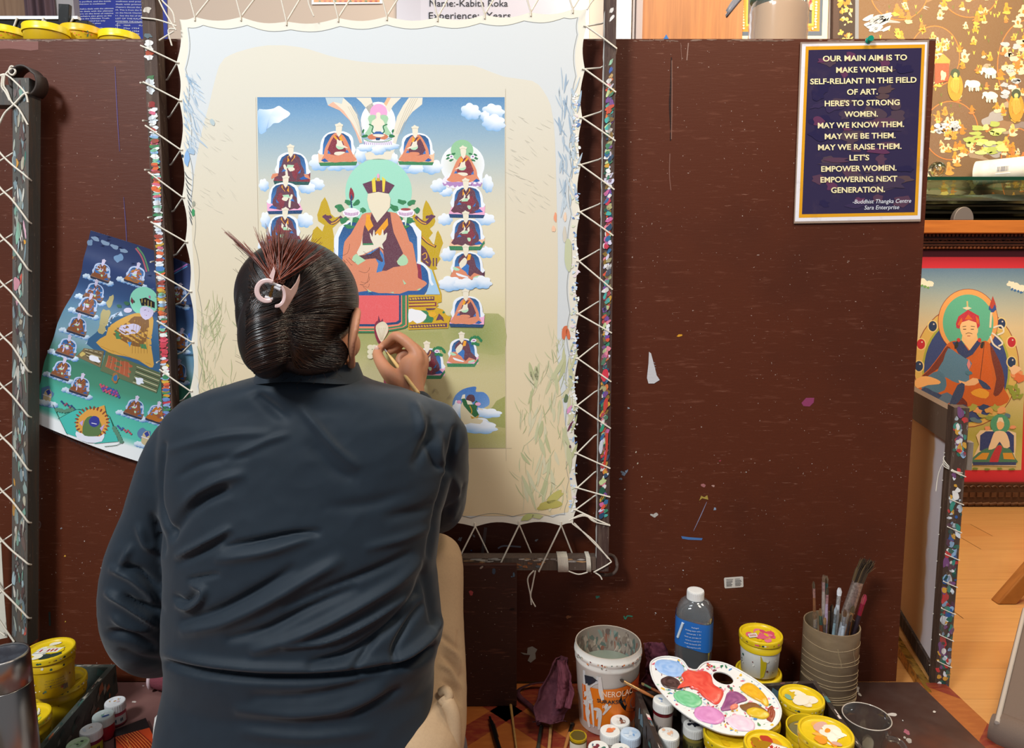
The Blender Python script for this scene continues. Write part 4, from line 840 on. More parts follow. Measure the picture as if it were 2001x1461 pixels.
for x, y in ((92, 768), (284, 850)):
    for j in range(5): cloud(x-14+j*7, y+18+j*1.5, 8, 7, j, 10, 1, '#dfecf4', '#3a7ab8')
    pa.blob(x-2, y, 13, 13, '#5c7fa6', 0, .3); pa.poly([(x-8, y+12), (x-4, y-4), (x+6, y-8), (x+9, y+6), (x+4, y+20), (x-4, y+18)], '#cbb88e', 2); pa.poly([(x-2, y-4), (x+5, y-8), (x+8, y), (x+2, y+4)], '#3a4494'); pa.line([(x-8, y+2), (x+8, y+8)], 1.6, '#e4dcea')
PRINT = prm.build('paper_print', M_print)
conform(PRINT, .012, lambda c: PPN*creaseh(*to_px([c])[0]))
tag(PRINT, 'creased blue and green paper print of seated figures tucked behind the laced frame', 'print')
PT_ = lambda x, y: PP(x, y) + PPN*(creaseh(x, y)+.0012)
def slant(P, cx, k): return lambda x, y: P(x, y + k*(x-cx))
pa, pm, PB, CR, MAR, RED, ORG, YEL, WHT = SAVE
text_px('caption', 'The Sixteenth Karmapa Rangjung Rigpe Dorje (1924-1981)', slant(PT_, 140, .47), PPN, 142, 861, 4.2, M_text_dark, PRINT, width_px=150, ext=.00005)

# ================================================================== laminated motto poster pinned to the board
def MP(x, y): return BD(x, y) + BN*.0035
mm = MB(); a = Art(MP, BN, mm, .0001)
def lam(q, c, back=0):
    a.L += 1; mm.add([a.pt(*p) for p in q], [(0, 1, 2, 3)], c)
lamq = [(1550, 437), (1797, 433), (1813.5, 79.5), (1563, 83.5)]
f_ = [MP(*p) for p in lamq]; b_ = [p - BN*.0012 for p in f_]
mm.add(f_+b_, [(0, 1, 2, 3), (7, 6, 5, 4), (1, 5, 6, 2), (2, 6, 7, 3), (3, 7, 4, 0), (4, 5, 1, 0)], '#a08a7a')
lam([(1552, 433), (1796.5, 428.5), (1810, 83.5), (1566, 87)], '#ece8ee'); lam([(1559.5, 426), (1791, 421), (1805.5, 88), (1573, 92)], '#e3a11c'); lam([(1565.5, 419), (1785, 415), (1799, 95), (1578.5, 99)], '#332a4a')
rp = random.Random(21)
for i in range(60):
    x, y = rp.uniform(1590, 1775), rp.uniform(112, 405); rx, ry = rp.uniform(6, 26), rp.uniform(3, 12)
    lo_, hi_ = lerp(1578, 1566, (y-99)/320)+rx+4, lerp(1797, 1783, (y-99)/320)-rx-4
    x = min(max(x, lo_), hi_); a.L = 5+i % 7; a.blob(x, y, rx, ry, rp.choice(['#46384e', '#52404c', '#3a2e50', '#5a3c50', '#5c4648', '#2a2348', '#643656']), rp.uniform(-.2, .2), .35, 12)
POSTER = mm.build('motto_poster', mat('laminated_paper', None, rough=.16, spec=.5, coat=.3, n_scale=30, n_amt=.25, n_col='#5a4650', n_lo=.55, n_hi=.75))
tag(POSTER, 'laminated dark purple poster with cream capitals and a yellow border pinned to the board', 'poster')
TP = slant(lambda x, y: MP(x, y) + BN*.0015, 1680, -.017)
for s_, cx, by, w in (('OUR MAIN AIM IS TO', 1687.7, 120.3, 164), ('MAKE WOMEN', 1686.2, 142.8, 109), ('SELF-RELIANT IN THE FIELD', 1684.7, 164.4, 207), ('OF ART.', 1682.8, 186, 60), ("HERE'S TO STRONG", 1682.4, 207.6, 146), ('WOMEN.', 1680.4, 229.2, 65), ('MAY WE KNOW THEM.', 1680, 250.3, 168), ('MAY WE BE THEM.', 1678.5, 271.8, 138), ('MAY WE RAISE THEM.', 1677.7, 293, 162.5), ("LET'S", 1676.8, 314, 38.5), ('EMPOWER WOMEN.', 1676, 335, 146.7), ('EMPOWERING NEXT', 1675.9, 356, 149.5), ('GENERATION.', 1674.3, 376.5, 105)):
    text_px('lettering', s_, slant(TP, 1680, 0), BN, cx, by, 11.0, M_text_cream, POSTER, width_px=w, offset=.022, ext=.00008)
for s_, cx, by, w in (('-Buddhist Thangka Centre', 1720.8, 398.3, 114), ('Sara Enterprise', 1720.5, 410.2, 68)):
    text_px('lettering', s_, TP, BN, cx, by, 8.2, M_text_white, POSTER, width_px=w, shear=.22, ext=.00008)
pn = MB(); c = MP(1694, 81); Mq = BN.to_track_quat('Z', 'Y').to_matrix().to_4x4()
pn.lathe([(.0012, -.004), (.0012, .001), (.0055, .001), (.006, .002), (.0045, .003), (.0036, .005), (.0036, .009), (.0055, .0105), (.0062, .012), (.0055, .0135)], c=c, n=20, M=Mq, col='#128a72')
tag(pn.build('push_pin', mat('green_plastic', '#0f8a70', rough=.25)), 'green push pin holding the top edge of the motto poster', 'push pin')
# small printed sticker on the board
st = MB(); sa = Art(lambda x, y: BD(x, y)+BN*.0006, BN, st, .0001)
sa.poly([(1414.5, 1130), (1416, 1128), (1450, 1125.5), (1452, 1127), (1452.5, 1145), (1451, 1146.5), (1417, 1149), (1415.5, 1147)], '#cfc8bf')
for i in range(6):
    for k in range(2): sa.line([(1419+k*17, 1132+i*2.4-k*1), (1419+k*17+random.uniform(8, 14), 1131.4+i*2.4-k*1)], 1.0, '#4a4648', 0)
q = [sa.P(x, y) for x, y in ((1414.5, 1148), (1452.5, 1146), (1452, 1126), (1415, 1129))]
tag(st.build('sticker', M_print), 'small pale printed sticker on the board above the yellow pot with white sides', 'sticker')

# ================================================================== far wall: notices, door pictures
def WP(d): return lambda x, y: on_y(x, y, YB-d)
NW = Vector((0, -1, 0))
def sheet_thing(name, q, d, col, m, label, cat, th=.002, fn=None):
    mb_ = MB(); P = WP(d); f = [P(*p) for p in q]; b = [p + Vector((0, th, 0)) for p in f]
    mb_.add(f+b, [(0, 1, 2, 3), (7, 6, 5, 4), (1, 5, 6, 2), (2, 6, 7, 3), (3, 7, 4, 0), (4, 5, 1, 0)], col)
    if fn: fn(Art(P, NW, mb_, .0001))
    return tag(mb_.build(name, m), label, cat)
no = sheet_thing('blue_notice', [(116, 110), (328, 110), (323, -140), (112, -140)], .006, '#2a3796', M_print, 'glossy blue notice with white columns of text on the wall above the yellow lids', 'notice')
TN_ = WP(.0075)
for i, s_ in enumerate(('environment is purified, and the inside', 'practice thereon is meditated.', '', 'Alternative Kalachakra deals with the ultimate', 'the creation. This deals with the ultimate', 'the other two are on the level of relative', 'Alternative Kalachakra also gives us the', 'tools to replace the Ultimate Truth,', 'endowed with the mind but only', 'tion is expressed when', '', 'can not be generated with', 'for the method of', 'the help of the')):
    if s_: text_px('lettering', s_, slant(TN_, 160, -.02), NW, 169+(i % 2), 4.5+i*4.75, 2.7, M_text_white, no, width_px=min(104, len(s_)*2.45))
for i, (s_, w) in enumerate((('wellness and practice', 60), ('deals with primordial', 60), ('chapters discuss the above.', 64), ('10. This is from the Gelugpa', 66), ('on the North Charter.', 52), ('11. See the list of the same', 66), ('LIST OF THE KALACHAKRA', 74), ('REMEMBER THE KALACHAKRA', 70), ('NO.   YEAR          PLACE', 62), ('1      May 1954', 46), ('2      April 1956', 46), ('3      March 1970', 46))):
    text_px('lettering', s_, slant(TN_, 250, .01), NW, 226+w/2, 4+i*5.6+(2 if i > 7 else 0), 2.6, M_text_white, no, width_px=w)
lm = MB(); la = Art(TN_, NW, lm, .0001); la.line([(229, 45), (320, 44)], .7, '#e9ecf6'); la.line([(229, 45), (231, 80)], .7, '#e9ecf6'); lm.build('table_rule', M_text_white, no)
ns = sheet_thing('name_sheet', [(775, 90), (1151, 88), (1151, -150), (775, -150)], .006, '#c3bcc2', mat('laminate_sheet', None, rough=.2, coat=.4), 'laminated grey sheet with a printed name behind the top of the canvas', 'sign', fn=lambda a: (a.rect(822, -140, 1145, 84, '#cbc4ca'),))
text_px('lettering', 'Name:-Kabita Roka', WP(.0085), NW, 916, 12.5, 13.5, M_text_dark, ns, width_px=153)
text_px('lettering', 'Experience:- Years', WP(.0085), NW, 918, 36.5, 13.5, M_text_dark, ns, width_px=160)
def orangepic(a):
    a.rect(613, -90, 742, 4.5, '#e58a1c'); a.rect(617, -90, 738, .5, '#c8702a')
    for i in range(12): a.blob(625+i*10, 2.4, 3, 1.2, '#b8361f' if i % 3 else '#3a7a4a')
sheet_thing('small_picture', [(609, 8.5), (747, 7), (747, -95), (609, -95)], .006, '#f0ede8', M_print, 'orange picture with a white margin on the beige wall above the canvas', 'picture', fn=orangepic)
def bordered(a):
    a.poly([(1441, 70), (1606, 70), (1611, -90), (1446, -90)], '#55606e'); a.poly([(1445, 62), (1601, 61), (1604, -90), (1449, -90)], '#e5852a'); a.poly([(1458, 51), (1590, 50), (1593, -90), (1461, -90)], '#eeb244'); a.poly([(1461, 47), (1586, 46), (1589, -90), (1464, -90)], '#55504c')
    for i in range(10): a.blob(1451+.2*i, 6+i*5.5, 2.4, 2, '#f6d6b0', i); a.blob(1595-.2*i, 4+i*5.5, 2.6, 2, '#f6d6b0', i)
    for i in range(12): a.blob(1466+i*11, 56, 3, 2, '#f6cfa0', i)
    for i in range(14): a.blob(1580+random.uniform(-3, 5), 2+random.uniform(-4, 16), 3, 3, random.choice(['#d84a4a', '#e8a0a0', '#e8c090']), 0, .4)
    a.ell(1441, 68, 2.6, 2.6, '#c8382c')
sheet_thing('bordered_picture', [(1437, 84), (1616, 84), (1622, -95), (1443, -95)], .010, '#efdcae', M_paint, 'small painting with grey and orange borders on the wall behind the green-lidded jar', 'painting', fn=bordered)

# large golden scroll painting behind the glass shelf
gm = MB(); GP = WP(.03); ga = Art(GP, NW, gm, .00004)
gq = [(1622, 500), (2300, 500), (2300, -110), (1630, -110)]
f = [GP(*p) for p in gq]; b = [p + Vector((0, .025, 0)) for p in f]
gm.add(f+b, [(0, 1, 2, 3), (7, 6, 5, 4), (1, 5, 6, 2), (2, 6, 7, 3), (3, 7, 4, 0), (4, 5, 1, 0)], '#4a342a')
ga.L = 1; ga.poly([(1637, 495), (2290, 495), (2290, -105), (1640, -105)], '#3a2a20'); ga.poly([(1668, 490), (2285, 490), (2285, -100), (1672, -100)], '#7d7f86'); ga.poly([(1675, 488), (2280, 488), (2280, -95), (1679, -95)], '#75583a')
rg_ = random.Random(4); GC = ['#d8a848', '#c98f30', '#e0b868', '#b87a2c', '#e4c690', '#d09040', '#e6cfa8', '#c8783e']
for i in range(70): ga.L = 5+i % 8; ga.blob(rg_.uniform(1640, 1664), rg_.uniform(-20, 110), rg_.uniform(2, 6), rg_.uniform(1.5, 4), rg_.choice(GC[:5]), rg_.uniform(-1.5, 1.5), .4)
for i in range(90): ga.L = 4+i % 9; ga.blob(rg_.uniform(1695, 2150), rg_.uniform(-40, 460), rg_.uniform(10, 40), rg_.uniform(4, 14), rg_.choice(['#9a8268', '#6f5a40', '#7a6850', '#a8957c', '#8a7a74', '#927050', '#a09a98']), rg_.uniform(-.4, .4), .35, 14)
def figure(x, y, s, c):
    ga.L = 18+int(rg_.random()*20); ga.blob(x, y-7*s, 2.6*s, 2.8*s, c, 0, .1); ga.L += 1; ga.blob(x, y, 4.6*s, 6*s, c, rg_.uniform(-.3, .3), .25); ga.L += 1; ga.blob(x+rg_.uniform(-1, 1)*s, y+6*s, 6.4*s, 3.2*s, rg_.choice(GC), 0, .3); ga.L += 1; ga.blob(x+rg_.choice((-5, 5))*s, y-1*s, 4*s, 1.3*s, c, rg_.uniform(-.9, .9), .2); ga.L += 1; ga.blob(x, y+1*s, 2*s, 3*s, '#b87a34', 0, .3)
rings = [(1757, -20, 58, 60), (1895, -25, 60, 60), (1826, 110, 50, 60), (2010, 130, 62, 92), (1858, 255, 54, 58), (1990, 330, 36, 80)]
for x, y, rx, ry in rings:
    ga.L = 14; ga.ell(x, y, rx, ry, '#d8783a', 40); ga.L = 15; ga.ell(x, y, rx-1.8, ry-1.8, '#7a5c42', 40)
    for k in range(26):
        t = rg_.uniform(0, 6.28); q = rg_.uniform(0, .72); figure(x+rx*q*math.cos(t), y+ry*q*math.sin(t), rg_.uniform(.6, 1.0), rg_.choice(GC))
for i in range(170): figure(rg_.uniform(1690, 2080), rg_.uniform(-20, 400), rg_.uniform(.7, 1.35), rg_.choice(GC))
for i in range(120):
    x, y = rg_.uniform(1690, 2020), rg_.uniform(0, 260); ga.L = 17; ga.poly([(x-2.4, y-3), (x, y), (x+2.4, y-3), (x+.6, y+5), (x-.6, y+5)], rg_.choice(['#c9b04a', '#6a6a34', '#d8b848']))
for i in range(30): ga.L = 40+i % 6; x, y = rg_.uniform(1890, 1960), rg_.uniform(235, 300); ga.blob(x, y, rg_.uniform(6, 13), rg_.uniform(3, 6), rg_.choice(['#b9c468', '#a8b45a', '#c6cf80']), 0, .25)
for i in range(14): ga.L = 41; ga.blob(rg_.uniform(1830, 1870), rg_.uniform(240, 258), 8, 4, rg_.choice(['#c0c4cc', '#d8d8da']), 0, .3); ga.blob(rg_.uniform(1690, 1740), rg_.uniform(30, 60), 12, 4, '#b4b8bc', -.4, .3)
for i in range(18): ga.L = 42; ga.blob(rg_.uniform(1958, 1996), rg_.uniform(80, 190), 8, 5, rg_.choice(['#aeb2b8', '#c6c8cc', '#e2cfa8']), 0, .3)
for x, y in ((1902, 165), (1936, 187), (1934, 140)):
    ga.L = 60; ga.blob(x, y, 12, 7.5, '#efe3cf', 0, .12); ga.L += 1; ga.blob(x-11, y-3, 6, 5, '#efe3cf', .3, .12); ga.L += 1; ga.blob(x-16, y+2, 1.8, 5, '#efe3cf', .3, .1)
    for k in (-8, -3, 5, 9): ga.L += 1; ga.blob(x+k, y+9, 2, 5, '#e6d8c0', 0, .1)
for x, y in ((1866, 160), (1985, 200)):
    ga.L = 60; ga.ell(x, y+10, 15, 28, '#c98f30'); ga.L += 1; ga.ell(x, y-16, 9, 10, '#46503a'); ga.L += 1; ga.blob(x, y-13, 4, 5, '#e8c274', 0, .1); ga.L += 1; ga.blob(x, y+6, 9, 16, '#e2ae48', 0, .15)
    for k in range(7): ga.line([(x-8+k*2.6, y-4), (x-7+k*2.4, y+22)], .8, '#a8732a', 0)
ga.L = 70; ga.poly([(1828, 120), (1842, 105), (1856, 118), (1852, 140), (1830, 142)], '#d8984a', 0); ga.poly([(1826, 124), (1854, 124), (1852, 158), (1826, 164)], '#d0563a'); ga.blob(1842, 148, 5, 10, '#f0d0a0')
tag(gm.build('scroll_painting', M_paint), 'large golden scroll painting of many tiny figures behind the glass shelf', 'painting')

# ================================================================== display shelf on the far right
SHX0, SHX1 = 1.25, 2.62
z430, z455, z485 = on_y(1900, 430, 2.60).z, on_y(1900, 455, 2.60).z, on_y(1900, 486, 2.635).z
M_shelf = mat('orange_oak', '#b4692a', rough=.35, n_scale=5, n_amt=.5, n_col='#8a4717', n_stretch=(.8, 1, 12), n_lo=.4, n_hi=.7)
M_carv = mat('carved_walnut', None, rough=.45, n_scale=40, n_amt=.5, n_col='#3a1a0a', n_lo=.45, n_hi=.65)
CAB = empty('display_cabinet', ((SHX0+SHX1)/2, 2.76, FZ), 0, 'carved wooden display cabinet with an orange top board beside the brown partition', 'cabinet')
q = MB(); q.box((SHX0, 2.60, z455), (SHX1, 2.888, z430)); q.build('top_board', M_shelf, CAB, bevel=.002)
q = MB(); q.box((SHX0, 2.66, z485), (SHX1, 2.888, z455-.0003), '#5a2c12')
n = 92
for i in range(n):                                  # rows of beads and a carved wave
    x = lerp(SHX0+.01, SHX1-.01, i/(n-1)); q.box((x-.0045, 2.650, z455-.010), (x+.0045, 2.660, z455-.002), '#6a3416'); q.lathe([(.002, -.0048), (.0052, -.002), (.0052, .002), (.002, .0048)], c=(x, 2.657, z485+.005), n=8, col='#8a4a22')
for k in range(3): q.box((SHX0, 2.652-.003*k, z485+.012+.011*k), (SHX1, 2.660, z485+.018+.011*k), '#5f3014')
for i in range(40):
    x = lerp(SHX0+.02, SHX1-.02, i/39); q.tube([(x-.012, 2.654, z485+.03), (x, 2.651, z485+.036), (x+.012, 2.654, z485+.03)], .0028, 6, '#6a3618')
q.build('cornice', M_carv, CAB)
q = MB(); q.box((SHX0, 2.70, FZ+.0004), (SHX1, 2.888, z485-.0004), '#4a1420'); q.build('body', mat('maroon_backing', '#471019', rough=.4), CAB)
# glass shelf with its wall rail, and what lies on both boards
zg = on_y(1900, 345, 2.60).z
q = MB(); q.box((1.40, 2.60, zg-.0125), (SHX1, 2.888, zg), '#ffffff')
M_glass = thin_glass('clear_glass', '#eef0ec', .35, .05, .015)
M_gedge = mat('glass_edge', '#0d3322', rough=.08, spec=.6)
q.mi[2] = 1
tag(q.build('glass_shelf', [thin_glass('shelf_glass', '#dff0e4', .1), M_gedge]), 'glass shelf with a dark green edge above the black packets', 'shelf')
tr_ = MB(); A0, A1 = Vector((2.035, 2.655, 0)), Vector((1.865, 2.842, 0)); rt = .0465; ax = (A1-A0).normalized(); side = Vector((ax.y, -ax.x, 0)); zc_ = zg + rt + .0006
n = 40; V = []
for (t, r_) in ((0, rt-.0035), (0, rt), (1, rt), (1, rt-.0035)):
    for k in range(n):
        a_ = 2*math.pi*k/n; V.append(A0.lerp(A1, t) + side*(r_*math.cos(a_)) + Vector((0, 0, zc_ + r_*math.sin(a_))))
tr_.add(V, [(i*n+k, i*n+(k+1) % n, (i+1)*n+(k+1) % n, (i+1)*n+k) for i in range(3) for k in range(n)] + [(3*n+k, 3*n+(k+1) % n, (k+1) % n, k) for k in range(n)], '#dcd6cc', True)
TUBE = tag(tr_.build('paper_tube', mat('roll_paper', None, rough=.6, n_scale=12, n_amt=.3, n_col='#b9ab98')), 'white cardboard tube lying on the glass shelf, its open end towards the room', 'tube')
bc = MB(); up = Vector((0, 0, 1)); fr_ = -side if side.y > 0 else side
cc_ = A0.lerp(A1, .60) + up*zc_ + fr_*(rt+.0006); Mb = lambda u, v, k=0: cc_ + ax*(-u) + up*v + fr_*(.0003*k - (v*v)/(2*rt))
bc.add([Mb(-.024, -.016), Mb(.024, -.016), Mb(.024, .016), Mb(-.024, .016)], [(0, 1, 2, 3)], '#e6e8f0')
xx = -.019
while xx < .018:
    w = random.choice((.0008, .0012, .002)); bc.add([Mb(xx, -.007, 1), Mb(xx+w, -.007, 1), Mb(xx+w, .011, 1), Mb(xx, .011, 1)], [(0, 1, 2, 3)], '#5a5c6c'); xx += w + random.choice((.0009, .0015))
bc.build('barcode_label', M_print, TUBE)
gb = MB(); pb = on_y(1832, 324, 2.64); pb.z = zg + .0305
gb.lathe([(.0301*math.sin(t), -.0301*math.cos(t)) for t in np.linspace(0.02, math.pi-.02, 20)], c=pb, n=28, col='#ffffff')
tag(gb.build('glass_ball', mat('dark_glass', '#cfcfb8', rough=.02, trans=1.0, ior=1.5)), 'clear dark glass ball on the glass shelf in front of the tube', 'glass ball')
M_bag = mat('black_film', None, rough=.14, spec=.6, bump=.3, b_scale=14)
def packet(x0, x1, y0, y1, z, th, label, tilt=0, col='#15130f', seed=0, k=.006):
    m_ = MB(); nu, nv = 26, 8
    def fn(sg):
        def g(u, v):
            e = min(u, 1-u, v*.6, (1-v)*.6); rr_ = min(1, e*14)
            return (lerp(x0, x1, u) + .006*math.sin(v*7+seed), lerp(y0, y1, v), z + tilt*u + (th*rr_ if sg else 0) + (k*abs(mnoise.noise(Vector((u*5+seed, v*3, seed*1.7))))*rr_ if sg else 0))
        return g
    m_.grid(fn(0), nu, nv, col); m_.grid(fn(1), nu, nv, col)
    return tag(m_.build('packet', M_bag), label, 'packet', 'black packets on the cabinet top')
zt_ = z430 + .0006
packet(1.50, 2.30, 2.635, 2.86, zt_, .016, 'flat black plastic packet, lowest of the pile on the cabinet top', col='#2a2216', seed=1)
packet(1.45, 2.10, 2.63, 2.86, zt_+.026, .016, 'dull black packet with folded end, second from the bottom of the pile', col='#161410', seed=2)
packet(1.48, 2.02, 2.635, 2.86, zt_+.052, .012, 'thin black packet with a pale seam, third up in the pile', col='#1c1812', seed=3)
packet(1.44, 2.06, 2.64, 2.87, zt_+.074, .022, 'bulging grey-black packet with a blue streak on top of the pile', col='#34302c', seed=4, k=.016)
q = MB(); cs = on_y(1883, 427, 2.605); cs.z = z430 + .0004; rr_ = .0375
pts = [(rr_*math.cos(t), rr_*math.sin(t)*1.3) for t in np.linspace(0, math.pi, 18)]
V = [Vector((cs.x+a_, 2.604, cs.z+b_)) for a_, b_ in pts]; W_ = [p + Vector((0, .022, 0)) for p in V]; n = len(V)
q.add(V+W_, [tuple(range(n-1, -1, -1)), tuple(range(n, 2*n))] + [(i, i+1, n+i+1, n+i) for i in range(n-1)] + [(n-1, 0, n, 2*n-1)], '#8c8078')
tag(q.build('shelf_clip', mat('grey_metal', '#8a7f78', rough=.4, metal=.6), bevel=.002), 'grey half-round clip on the front edge of the cabinet top', 'clip')
# framed deity painting standing at the foot of the cabinet
TY = 2.672
def TF(x, y): return on_y(x, y, TY)
TFR = empty('framed_painting', (TF(1950, 985).x, TY, FZ), 0, 'framed painting with a red mount, robed seated figure and green halo, standing on the floor', 'framed painting')
zb0 = FZ + .0008; zb1 = on_y(1900, 944, TY-.02).z; xL, xR = 1.32, TF(2040, 800).x
def moulding(name, lo, hi, horiz):
    m_ = MB(); m_.box(lo, hi, '#4a2c18'); L_ = (hi[0]-lo[0]) if horiz else (hi[2]-lo[2]); n = int(L_/.028)
    for i in range(n):
        t = (i+.5)/n
        if horiz:
            x = lerp(lo[0], hi[0], t); m_.box((x-.010, lo[1]-.004, lerp(lo[2], hi[2], .42)), (x+.010, lo[1], lerp(lo[2], hi[2], .62)), '#5c3820'); m_.tube([(x-.014, lo[1]-.001, lo[2]+.010), (x+.014, lo[1]-.001, lo[2]+.014)], .006, 8, '#6a4426')
            m_.tube([(x-.01, lo[1]-.001, hi[2]-.014), (x, lo[1]-.004, hi[2]-.008), (x+.01, lo[1]-.001, hi[2]-.014)], .004, 6, '#553218')
        else:
            z = lerp(lo[2], hi[2], t); m_.box((lerp(lo[0], hi[0], .4), lo[1]-.004, z-.01), (lerp(lo[0], hi[0], .6), lo[1], z+.01), '#5c3820')
    return m_.build(name, M_carv, TFR)
moulding('frame_rail', (xL-.07, TY-.022, zb0), (xR+.09, TY+.02, zb1), True)
moulding('frame_stile', (xR+.03, TY-.022, zb1+.0002), (xR+.10, TY+.02, z485-.002), False); moulding('frame_stile', (xL-.08, TY-.022, zb1+.0002), (xL-.01, TY+.02, z485-.002), False)
m_ = MB(); z502, z485b = on_y(1900, 502, TY).z, z485-.003
m_.box((xL-.01, TY, zb1-.01), (xR+.03, TY+.012, z485b), '#4a0e18'); m_.box((xL, TY-.0008, zb1), (xR+.028, TY, z502), '#d8323a'); m_.build('mount', mat('silk_mount', None, rough=.6), TFR)
tm = MB(); t_ = Art(TF, NW, tm, .00002); t_.L = 80
pq = [(1760, 918), (1995, 918), (2010, 526), (1760, 523)]
def grad(st_, x0, x1):
    V = []; C = []
    for y, c in st_: V += [t_.pt(x0, y), t_.pt(x1(y), y)]; C += [c, c]
    tm.add(V, [(2*i, 2*i+2, 2*i+3, 2*i+1) for i in range(len(st_)-1)], C)
grad([(524, '#5f7f98'), (560, '#869a9c'), (600, '#b4b29a'), (640, '#d8bf90'), (700, '#d8bd84'), (770, '#cfb878'), (800, '#c4b46a'), (850, '#b0a848'), (885, '#c4b85c'), (918, '#d0b878')], 1755, lambda y: lerp(2010, 1995, (y-524)/394))
T_ = t_.poly
for x, y in ((1803, 551), (1985, 560)):
    for k in range(5): t_.blob(x+k*6-10, y+k*2-5+(k % 2)*4, 8, 5.5, '#efe3c6', .3, .25)
    for k in range(4): t_.blob(x+k*6-8, y+5+k*2, 3, 2.4, '#6a9a50' if x < 1900 else '#3a6a9a')
t_.ell(1888, 715, 103, 120, '#8f3f2c', 40); t_.ell(1888, 715, 101.5, 118.5, '#d9b25a', 40); t_.ell(1887, 722, 86, 105, '#a8a83c', 40); t_.ell(1887, 723, 82, 102, '#33457c', 40)
for x, y, c in ((1822, 637, '#1f3458'), (1956, 632, '#1f3458'), (1799, 672, '#c01e2c'), (1976, 668, '#c01e2c'), (1795, 715, '#1f3458'), (1976, 707, '#1f3458')): t_.ell(x, y, 10.5, 12, '#e8ca80'); t_.ell(x, y, 8, 10, c); t_.ell(x+2, y-4, 1.6, 1.6, '#d8c8b8')
t_.ell(1891, 628, 59, 64, '#8a3c30', 40); t_.ell(1891, 628, 58, 63, '#e8a056', 40); t_.ell(1891, 630, 49.5, 55, '#5cb08c', 40)
T_([(1850, 672), (1865, 665), (1880, 672), (1905, 672), (1925, 665), (1938, 680), (1955, 720), (1962, 760), (1972, 778), (1955, 792), (1900, 793), (1840, 794), (1800, 790), (1786, 770), (1795, 740), (1815, 720), (1838, 690)], '#c9601c', 2)
T_([(1790, 745), (1815, 722), (1838, 692), (1850, 676), (1858, 684), (1846, 700), (1835, 718), (1815, 732), (1798, 752)], '#74301f', 2); T_([(1934, 674), (1945, 690), (1958, 720), (1962, 752), (1950, 772), (1940, 770), (1946, 740), (1938, 705)], '#74301f', 2)
T_([(1852, 680), (1870, 690), (1895, 705), (1905, 725), (1895, 742), (1870, 748), (1850, 738), (1830, 728), (1842, 705)], '#56809c', 2); T_([(1812, 735), (1835, 724), (1848, 742), (1845, 762), (1820, 768), (1800, 758)], '#4d7690', 2)
T_([(1893, 722), (1912, 690), (1926, 680), (1936, 720), (1940, 765), (1918, 775), (1898, 762)], '#d06018', 2); T_([(1792, 770), (1815, 778), (1850, 766), (1862, 780), (1840, 792), (1806, 790)], '#56708a', 2)
for q_, c in (([(1786, 745), (1800, 735), (1818, 736), (1836, 744), (1834, 750), (1812, 752), (1792, 758)], '#efb06a'), ([(1872, 742), (1886, 746), (1900, 738), (1914, 742), (1904, 752), (1880, 752)], '#f0ba84'), ([(1795, 770), (1806, 756), (1822, 764), (1840, 772), (1822, 782)], '#33456a'), ([(1896, 766), (1914, 758), (1932, 766), (1926, 778), (1906, 774)], '#e8a22c'), ([(1856, 786), (1866, 770), (1882, 778), (1890, 792), (1862, 794)], '#6a2418'), ([(1910, 740), (1926, 748), (1936, 760), (1920, 758)], '#33456a'), ([(1870, 752), (1884, 750), (1880, 775), (1862, 794), (1854, 790)], '#33456a')): T_(q_, c, 2)
T_([(1860, 668), (1878, 665), (1892, 685), (1908, 664), (1916, 670), (1900, 692), (1886, 700), (1872, 690)], '#2f3c68'); T_([(1878, 664), (1880, 652), (1908, 652), (1910, 663), (1894, 684)], '#efbc7c')
T_([(1876, 630), (1892, 624), (1908, 630), (1910, 648), (1903, 660), (1892, 664), (1882, 658), (1876, 646)], '#f0c084', 2); T_([(1867, 632), (1872, 618), (1891, 605), (1912, 617), (1914, 636), (1909, 642), (1907, 630), (1892, 625), (1877, 630), (1874, 642), (1868, 640)], '#c02c3c'); T_([(1870, 634), (1878, 620), (1880, 627), (1875, 636)], '#d8641c'); T_([(1884, 624), (1891, 614), (1900, 624)], '#d8641c'); T_([(1906, 617), (1912, 624), (1911, 634), (1907, 628)], '#d8641c')
t_.line([(1880, 638), (1887, 637)], 1.1, '#5a3a28'); t_.line([(1896, 637), (1904, 638)], 1.1, '#5a3a28'); t_.line([(1881, 643), (1887, 643)], 1.4, '#4a3428'); t_.line([(1896, 643), (1902, 643)], 1.4, '#4a3428'); t_.line([(1886, 652), (1892, 650), (1899, 652)], 1.1, '#6a4a30'); t_.line([(1889, 656), (1895, 656)], 1.3, '#b8503c')
t_.line([(1889, 588), (1890, 605)], 3, '#d8b878'); t_.blob(1889, 602, 8, 3, '#e2d4b0')
t_.line([(1923, 668), (1914, 742)], .9, '#3a2a20'); t_.line([(1934, 640), (1936, 610)], 4, '#e8d0a8'); t_.line([(1937, 610), (1939, 585)], 3, '#2c4a8c'); T_([(1934, 592), (1939, 578), (1944, 592), (1946, 600), (1939, 603), (1932, 602)], '#b8402c'); T_([(1931, 604), (1932, 596), (1937, 606), (1943, 594), (1946, 604), (1940, 610)], '#2c4a8c')
for p_ in ([(1937, 650), (1948, 658), (1958, 670), (1950, 676)], [(1940, 640), (1955, 636), (1960, 648), (1948, 654)], [(1934, 656), (1940, 672), (1954, 682)]): t_.line(p_, 3.4, '#e6dac0')
for x in (1872, 1913): t_.ell(x, 664, 3.6, 4, '#c8382c'); t_.blob(x-4 if x < 1890 else x+5, 674, 3, 7, '#2a2a24', .3)
T_([(1892, 700), (1896, 712), (1892, 722), (1888, 712)], '#e08a8a'); t_.blob(1892, 728, 8, 4, '#4a7a90')
for k in range(14): t_.blob(1812+k*11, 796+(k % 2)*5, 9, 6, ['#a8a848', '#e8a468', '#27406c', '#d8a050'][k % 4], 0, .35)
